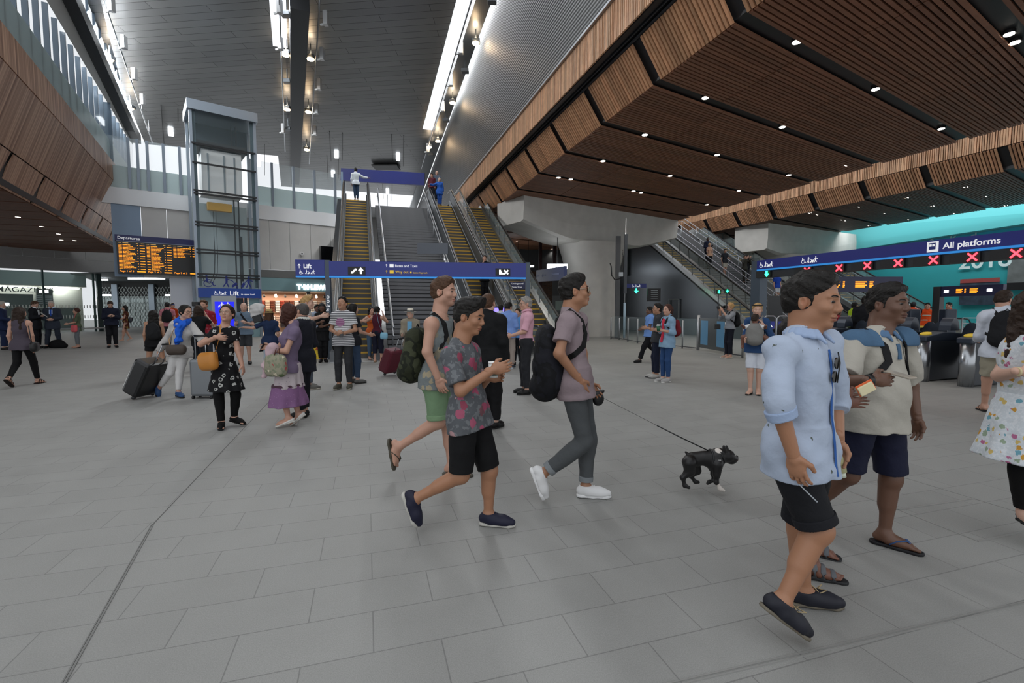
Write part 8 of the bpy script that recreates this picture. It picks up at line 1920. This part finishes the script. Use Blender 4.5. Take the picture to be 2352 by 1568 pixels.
# workers behind the gates
ov = cloth('e0501c'); yv = cloth('b4d42a')
for i, (x, yt, yf, yaw, arms, m_, lab, sk, ht) in enumerate(((2095, 694, 798, 10, ('fwdlow', 'fwdlow'), ov, 'worker in orange jacket and dark cap seen from behind, left of the three orange vests', 'w', 1), (2128, 696, 800, 185, ('down', 'pocket'), ov, 'worker in orange vest over black, middle of the three orange vests', 'w', 0), (2177, 695, 800, 225, ('cross', 'cross'), ov, 'worker in orange vest with folded arms right of the dark post', 'w', 0), (1960, 695, 806, 40, ('fwdlow', 'fwdlow'), yv, 'worker in yellow-green vest seen between the two near men', 'br', 0))):
    wk = std(lab, x, yt, yf, yaw, 'stand', arms, skin=sk, hair=('short', 'k'), top=('vest' if i else 'jacket', m_, {'sleeve': 1.9 if i == 0 else 0, 'hem': -.06}), bottom=('trousers', cloth('16181f')), shoes=('shoe', '101010'), hat=('cap', '20242c') if ht else None, vox=.013)
    if i: pa = arm_prims(wk.J, 'L', .012, .9, wk.s, 1)[0] + arm_prims(wk.J, 'R', .012, .9, wk.s, 1)[0]; mesh_obj('sleeves', [surf(pa, .013)], cloth('14151a'), wk.rt)
    for u in (.25, .55): g = MB(); g.tube([Vector(wk.hc + wk.up * (wk.L * u - .02)), Vector(wk.hc + wk.up * (wk.L * u + .02))], 1, 20, up=Vector(wk.T[:, 1])); g.v = [tuple(np.array(c_ := wk.hc + wk.up * ((np.array(v_) - wk.hc) @ wk.up)) + (np.array(v_) - c_) * (A_(1, 1, 1) * 0 + .0)) for v_ in g.v]
    for u in (.3, .62): ribbon(wk, [(.2, .02, u), (.12, .15, u), (0, .2, u), (-.12, .15, u), (-.2, .02, u), (-.15, -.15, u), (0, -.2, u), (.15, -.15, u), (.2, .02, u)], 'reflective_band', mat('reflective_grey', 'b5b0a0', .4), wk.rt, .022)
std('man in black jacket seen from behind beside the grey polo man\'s head', 1984, 680, 842, 15, 'stand', ('down', 'down'), skin='d', hair=('buzz', 'k'), top=('jacket', cloth('14151a')), bottom=('trousers', cloth('14151a')), shoes=('shoe', '101010'))
std('person in red top beyond the gates, seen just right of the nearest man\'s chin', 1925, 713, 795, 60, 'stand', ('down', 'down'), sex='f', skin='br', hair=('bun', 'k'), top=('tee', cloth('a02c3c')), bottom=('trousers', cloth('1c1d24')), shoes=('shoe', '101010'), vox=.014)
# left side people
std('grey-haired man in navy suit cut off by the left picture edge', 6, 693, 803, 110, 'stand', ('down', 'fwdlow'), skin='wp', hair=('short', 'lg'), top=('jacket', cloth('1e2a4a')), bottom=('trousers', cloth('1e2a4a')), shoes=('shoe', '161616'), collar=cloth('d5d8de'))
bk_w = std('woman in grey camisole and black trousers with long brown hair walking away', 50, 703, 886, 30, 'walkR', ('down', 'down'), (15, 0), sex='f', skin='w', hair=('long', 'db'), top=('tank', cloth('4d4650'), {'flare': .03, 'hem': -.1}), bottom=('leggings', cloth('0c0c0e'), 1.92), shoes=('sandal', '2a1c18', '1c1412'), vox=.0095)
ctr = np.array(at(79, 796, bk_w.J['neck'][1] - .1)); bag_item('handbag', 'black handbag at the side of the woman in the grey camisole', 'bag', ctr, (.22, .1, .2), R_of(60), mat('bag_black', '111113', .5), strap=[ctr + A_(-.05, 0, .08), bk_w.J['shR'] + A_(-.02, 0, .07)])
rd = std('man in black suit with lanyard reading a paper, left of the grey suit man', 82, 692, 800, 120, 'stand', ('phone', 'phone'), (0, -22), skin='wp', hair=('short', 'b'), top=('jacket', cloth('14161c')), bottom=('trousers', cloth('121318')), shoes=('shoe', '101010'), collar=cloth('d8dade'))
ribbon(rd, [(0, .2, u) for u in (.9, .7, .5, .35)], 'shirt_front', cloth('d0d4da'), rd.rt, .045, .2, .006)
box_item('paper', 'sheet of white paper read by the man in the black suit', 'paper', hand_c(rd, 'R', .12), (.21, .004, .28), R_of(rd.J['_ty'], 50), mat('paper', 'cfd0cd', .7))
gsm = std('man in charcoal suit and blue tie with clasped hands before the empty shop', 121, 692, 799, 195, 'wide', ('clasp', 'clasp'), skin='wp', hair=('short', 'lg'), top=('jacket', cloth('2c323e')), bottom=('trousers', cloth('2a303c')), shoes=('shoe', '141414'), collar=cloth('b8c8e4'))
ribbon(gsm, [(0, .2, u) for u in (.92, .75, .6)], 'shirt_front', cloth('b0c2e2'), gsm.rt, .05, .2, .006); ribbon(gsm, [(0, .2, u) for u in (.92, .7, .48)], 'tie', cloth('24489c'), gsm.rt, .022, .2, .012)
mesh_obj('satchel', [surf([ell(np.array(on_z(133, 799)) + A_(0, 0, .16), A_(.32, .14, .19)), cone(np.array(on_z(128, 799)) + A_(-.2, 0, .1), np.array(on_z(138, 799)) + A_(.2, 0, .1), .1, .1)], .014)], cloth('0e0e10'), None); tag(COL.objects[-1], 'black bag lying between the feet of the charcoal suit man', 'bag')
gw_ = std('woman in olive tunic with a coral bag and black heels facing left', 178, 708, 799, 270, 'close', ('fwdlow', 'fwdlow'), sex='f', skin='w', hair=('bun', 'rd'), top=('dress', cloth('4f5a46'), {'sleeve': .95, 'skirt': .32, 'sflare': -.03}), bottom=('leggings', cloth('6d7276'), 1.85), shoes=('heel', '121212'))
ctr = np.array(at(170, 754, gw_.J['neck'][1] - .2)); bag_item('handbag', 'coral red bag on the woman in the olive tunic', 'bag', ctr, (.26, .1, .3), R_of(15), mat('coral', 'd0555c', .5), vox=.012, strap=[ctr + A_(-.06, 0, .13), ctr + A_(.1, 0, .6)])
pb_ = std('man in dark blue jumper and black trousers looking down at his phone', 256, 692, 798, 178, 'stand', ('phone', 'phone'), (0, -30), skin='wp', hair=('short', 'db'), top=('sweat', cloth('151a2c')), bottom=('trousers', cloth('111217')), shoes=('shoe', '101012'), beard=.4, build=1.12)
phone(pb_, 'R', 'phone held by the man in the dark blue jumper', R_of(160, 40))
fw = std('woman in brown patterned dress with a dark bag walking left behind him', 289, 702, 783, 265, 'stepL', ('fwdlow', 'down'), sex='f', skin='w', hair=('long', 'k'), top=('dress', cloth('4a2018', 'dots', '8a7a40'), {'sleeve': .4, 'skirt': .45, 'sflare': -.01}), bottom=None, shoes=('ballet', 'c9c5bd', 'c9c5bd'), vox=.014)
bag_item('handbag', 'dark bag on the back of the woman in the brown patterned dress', 'bag', fw.hc + A_(.22, 0, .12), (.12, .26, .28), R_of(0), mat('bag_navy', '1c2430', .5), vox=.014)
lb = std('long-haired woman in black with a black backpack seen from behind', 355, 713, 868, 8, 'wide', ('down', 'down'), sex='f', skin='t', hair=('long', 'k'), top=('tank', cloth('101012'), {'hem': -.1}), bottom=('shorts', cloth('101012'), .5), shoes=('sandal', '1c1c1c', '1c1c1c'), build=1.1)
backpack(lb, 'black backpack on the long-haired woman in black', '1a1b1d', vox=.012, w_=.28, ht=.44)
bp2 = std('balding man in pink tee with black backpack seen from behind', 386, 694, 800, 5, 'stand', ('down', 'down'), skin='w', hair=('receding', 'k'), top=('tee', cloth('b5707a')), bottom=('trousers', cloth('2c2e34')), shoes=('shoe', '202020'))
backpack(bp2, 'black backpack on the balding man in pink', '17181a', vox=.013, w_=.3, ht=.46)
std('person in orange jacket and blue cap right of the balding man', 398, 697, 775, 150, 'stand', ('down', 'down'), skin='w', hair=('short', 'db'), top=('jacket', cloth('c8481c')), bottom=('trousers', cloth('202430')), shoes=('shoe', '101010'), hat=('cap', '2a58b8'), vox=.016)
rs_ = std('man in red shirt with sunglasses on his head near the blue screen', 471, 690, 850, 200, 'stand', ('down', 'down'), skin='w', hair=('short', 'b'), top=('shirt', cloth('8a1e2c', 'dots', 'a05060'), {'sleeve': .9}), bottom=('jeans', cloth('30343c')), shoes=('shoe', '202020'), beard=.5)
tubev([rs_.C + rs_.R @ A_(x, .05, .105) for x in (-.06, -.03, 0, .03, .06)], .016, 6).build('head_sunglasses', mat('lens_amber', '7a4a20', .2), rs_.rt, True)
ph2 = std('long-haired woman in black tee raising a camera, behind the outstretched arm', 458, 702, 862, 15, 'stand', ('photo', 'photo'), (-20, 10), sex='f', skin='w', hair=('long', 'db'), top=('tee', cloth('131315')), bottom=('jeans', cloth('1a1c22')), shoes=('sneaker', '303030'))
c = np.array(at(450, 698, ph2.C[1] + .2)); box_item('camera', 'black camera raised left of the red shirt man', 'camera', c, (.15, .1, .11), np.eye(3), dark, bevel=.015)
suitcase('silver grey shell suitcase behind the woman in the black dress', np.array(on_z(473, 913)), R_of(180), (.40, .26, .66), mat('case_silver', '7e8286', .3, .4), .45, wheels=4)
bm = std('bald man in blue-grey tee and grey shorts with a black crossbody strap', 562, 696, 836, 188, 'stand', ('phone', 'cup'), (-5, -15), skin='wp', hair=('none', 'db'), top=('tee', cloth('66788a')), bottom=('shorts', cloth('3a3c40'), .95), shoes=('sneaker', '17171a', '17171a', '17171a'), build=1.16)
ribbon(bm, [(.13, .0, 1.03), (.08, .15, .9), (0, .2, .7), (-.1, .18, .48), (-.17, .05, .33)], 'crossbody_strap', cloth('141416'), bm.rt, .025, .3, .008)
sh = std('person in straw boater and navy top seen from behind left of the woman in purple', 620, 713, 862, 5, 'stand', ('side', 'down'), sex='f', skin='w', hair=('bob', 'b'), top=('tee', cloth('1d2c4a'), {'sleeve': .8}), bottom=('jeans', cloth('9ca8b4')), shoes=('shoe', 'a0a0a0'), hat=('brim', 'b59a62'))
c = np.array(at(589, 712, sh.J['neck'][1])); pbg = root('plastic_bag', Vector(c), 'crumpled white plastic bag with a black label held up beside the boater hat', 'bag')
mesh_obj('bag_body', [surf([ell(c, A_(.17, .08, .16)), ell(c + A_(.08, 0, .08), A_(.1, .06, .08)), ell(c + A_(-.06, 0, -.12), A_(.08, .05, .1))], .011, (), .014, seed=2, nf=.8)], mat('plastic_white', 'c2c0be', .35), pbg)
g = MB(); g.box(Vector(c + A_(.06, -.08, -.2)), (.2, .06, .16), (1, 0, .3), (0, 1, 0)); g.build('label', dark, pbg, bevel=.01)
# people on escalators and stairs
def on_flight(base, off, px, label, yaw, H_, arms=('down', 'down'), **k):
    # point on the flight plane under this pixel column: base + N*off + D*t
    b_ = base + N1 * off; u = None; kx = (px - CX) / F
    t = 0
    for _ in range(60):
        p = b_ + D1 * t + Z * t * SLOPE; dp = ray(px, CY).x / ray(px, CY).y
        x_ = CX + F * p.x / (p.y * CP - (p.z - EYE) * SP); t += (x_ - px) * .01 * (1 if px < 1176 or True else -1)
    return b_, t
def flight_person(base, off, rise_z, label, yaw, H_, arms=('down', 'down'), step=.2, pit=None, **k):
    n_ = round(rise_z / step); z_ = n_ * step; t = (n_ - .5) * (pit or step / SLOPE); p = base + N1 * off + D1 * t
    J = pose(H_, yaw, (p.x, p.y), None, 'close', arms, 0, k.get('sex') == 'f', k.pop('head', (0, 0)), z_); h_ = person(label, J, k.pop('vox', .016), **k); return h_
fl1 = flight_person(bL, 0, 7.6, 'man in white shirt and jeans near the top of the left escalator', -15, 1.78, ('down', 'side'), skin='br', hair=('short', 'k'), top=('shirt', cloth('c4cad0')), bottom=('jeans', cloth('2c4058')), shoes=('shoe', 'c8c8c8'))
f2_ = flight_person(bL + N1 * 4.75, -.1, 7.6, 'grey-haired woman in blue near the top of the right escalator', 172, 1.62, ('down', 'side'), sex='f', skin='wp', hair=('bob', 'lg'), top=('jacket', cloth('2a5cb4')), bottom=('trousers', cloth('2a58b0')), shoes=('shoe', '222222'))
flight_person(bL + N1 * 4.75, -.15, 8.0, 'bald man in grey shirt behind the woman in blue on the escalator', 172, 1.78, skin='wp', hair=('receding', 'lg'), top=('shirt', cloth('5c6878')), bottom=('trousers', cloth('30343c')), shoes=('shoe', '222222'))
flight_person(bL + N1 * 4.75, -.45, 8.0, 'person in dark red leaning on the handrail at the top of the right escalator', 190, 1.6, skin='w', hair=('short', 'db'), top=('shirt', cloth('5a2430')), bottom=('trousers', cloth('22242c')), shoes=('shoe', '222222'))
cm2 = flight_person(bL + N1 * 4.75, .25, 2.0, 'young man in black jacket drinking from a cup on the right escalator', 176, 1.76, ('down', 'mouth'), skin='w', hair=('short', 'k'), top=('jacket', cloth('101114')), bottom=('trousers', cloth('121316')), shoes=('shoe', '101010'), vox=.013)
SB_ = bR + N1 * 3.2; nst_ = int(RISE / .165); hst = RISE / nst_; pst = RISE / SLOPE / nst_
for off, zz, yaw, H_, sex, hair_, c1, c2_, arms, lab in ((-.7, 4.6, 165, 1.78, 'm', ('buzz', 'k'), '1b2238', '202430', ('cup', 'clasp'), 'man in dark jacket high on the right-hand staircase'), (-1.0, 4.2, 190, 1.65, 'f', ('bun', 'bl'), 'c09a80', '1a1a1e', ('down', 'fwdlow'), 'bare-shouldered woman with a black bag high on the right-hand staircase'), (-.5, 3.6, 170, 1.7, 'm', ('short', 'k'), '23252b', 'a8a498', ('fwdlow', 'down'), 'person in black tee and pale shorts midway down the right-hand staircase'), (.3, 3.2, 168, 1.74, 'm', ('short', 'db'), '35342e', '2c2a26', ('photo', 'photo'), 'man in dark olive raising a camera on the right-hand staircase'), (.75, 3.3, 160, 1.66, 'f', ('bun', 'k'), '17181c', '24242a', ('fwdlow', 'photo'), 'woman in black beside the man raising a camera on the stairs'), (.9, 2.0, 175, 1.7, 'm', ('short', 'b'), '1c44a8', 'c8ccd0', ('down', 'down'), 'person in bright blue tee and white shorts on the right-hand staircase'), (.3, .7, 10, 1.75, 'm', ('short', 'k'), '101116', '101116', ('down', 'down'), 'person in black beside the gateline post at the foot of the stairs')):
    flight_person(SB_, off, zz, lab, yaw, H_, arms, hst, pst, sex=sex, skin='d' if hair_[0] == 'buzz' else 'w', hair=hair_, top=('tee' if 'tee' in lab else ('tank' if 'bare' in lab else 'shirt'), cloth(c1)), bottom=('shorts' if 'shorts' in lab else 'trousers', cloth(c2_)), shoes=('shoe', 'b0aca6' if 'white' in lab else '181818'))
flight_person(bR + N1 * 5.9, 0, 1.2, 'fair-haired woman in pale cardigan on the second right escalator', 165, 1.66, ('fwdlow', 'clasp'), sex='f', skin='wp', hair=('bob', 'bl'), top=('sweat', cloth('bab6b4')), bottom=('trousers', cloth('1a1b20')), shoes=('shoe', '181818'))
bpy.context.view_layer.update()
for o in bpy.data.objects:
    if '_o' in o: del o['_o']
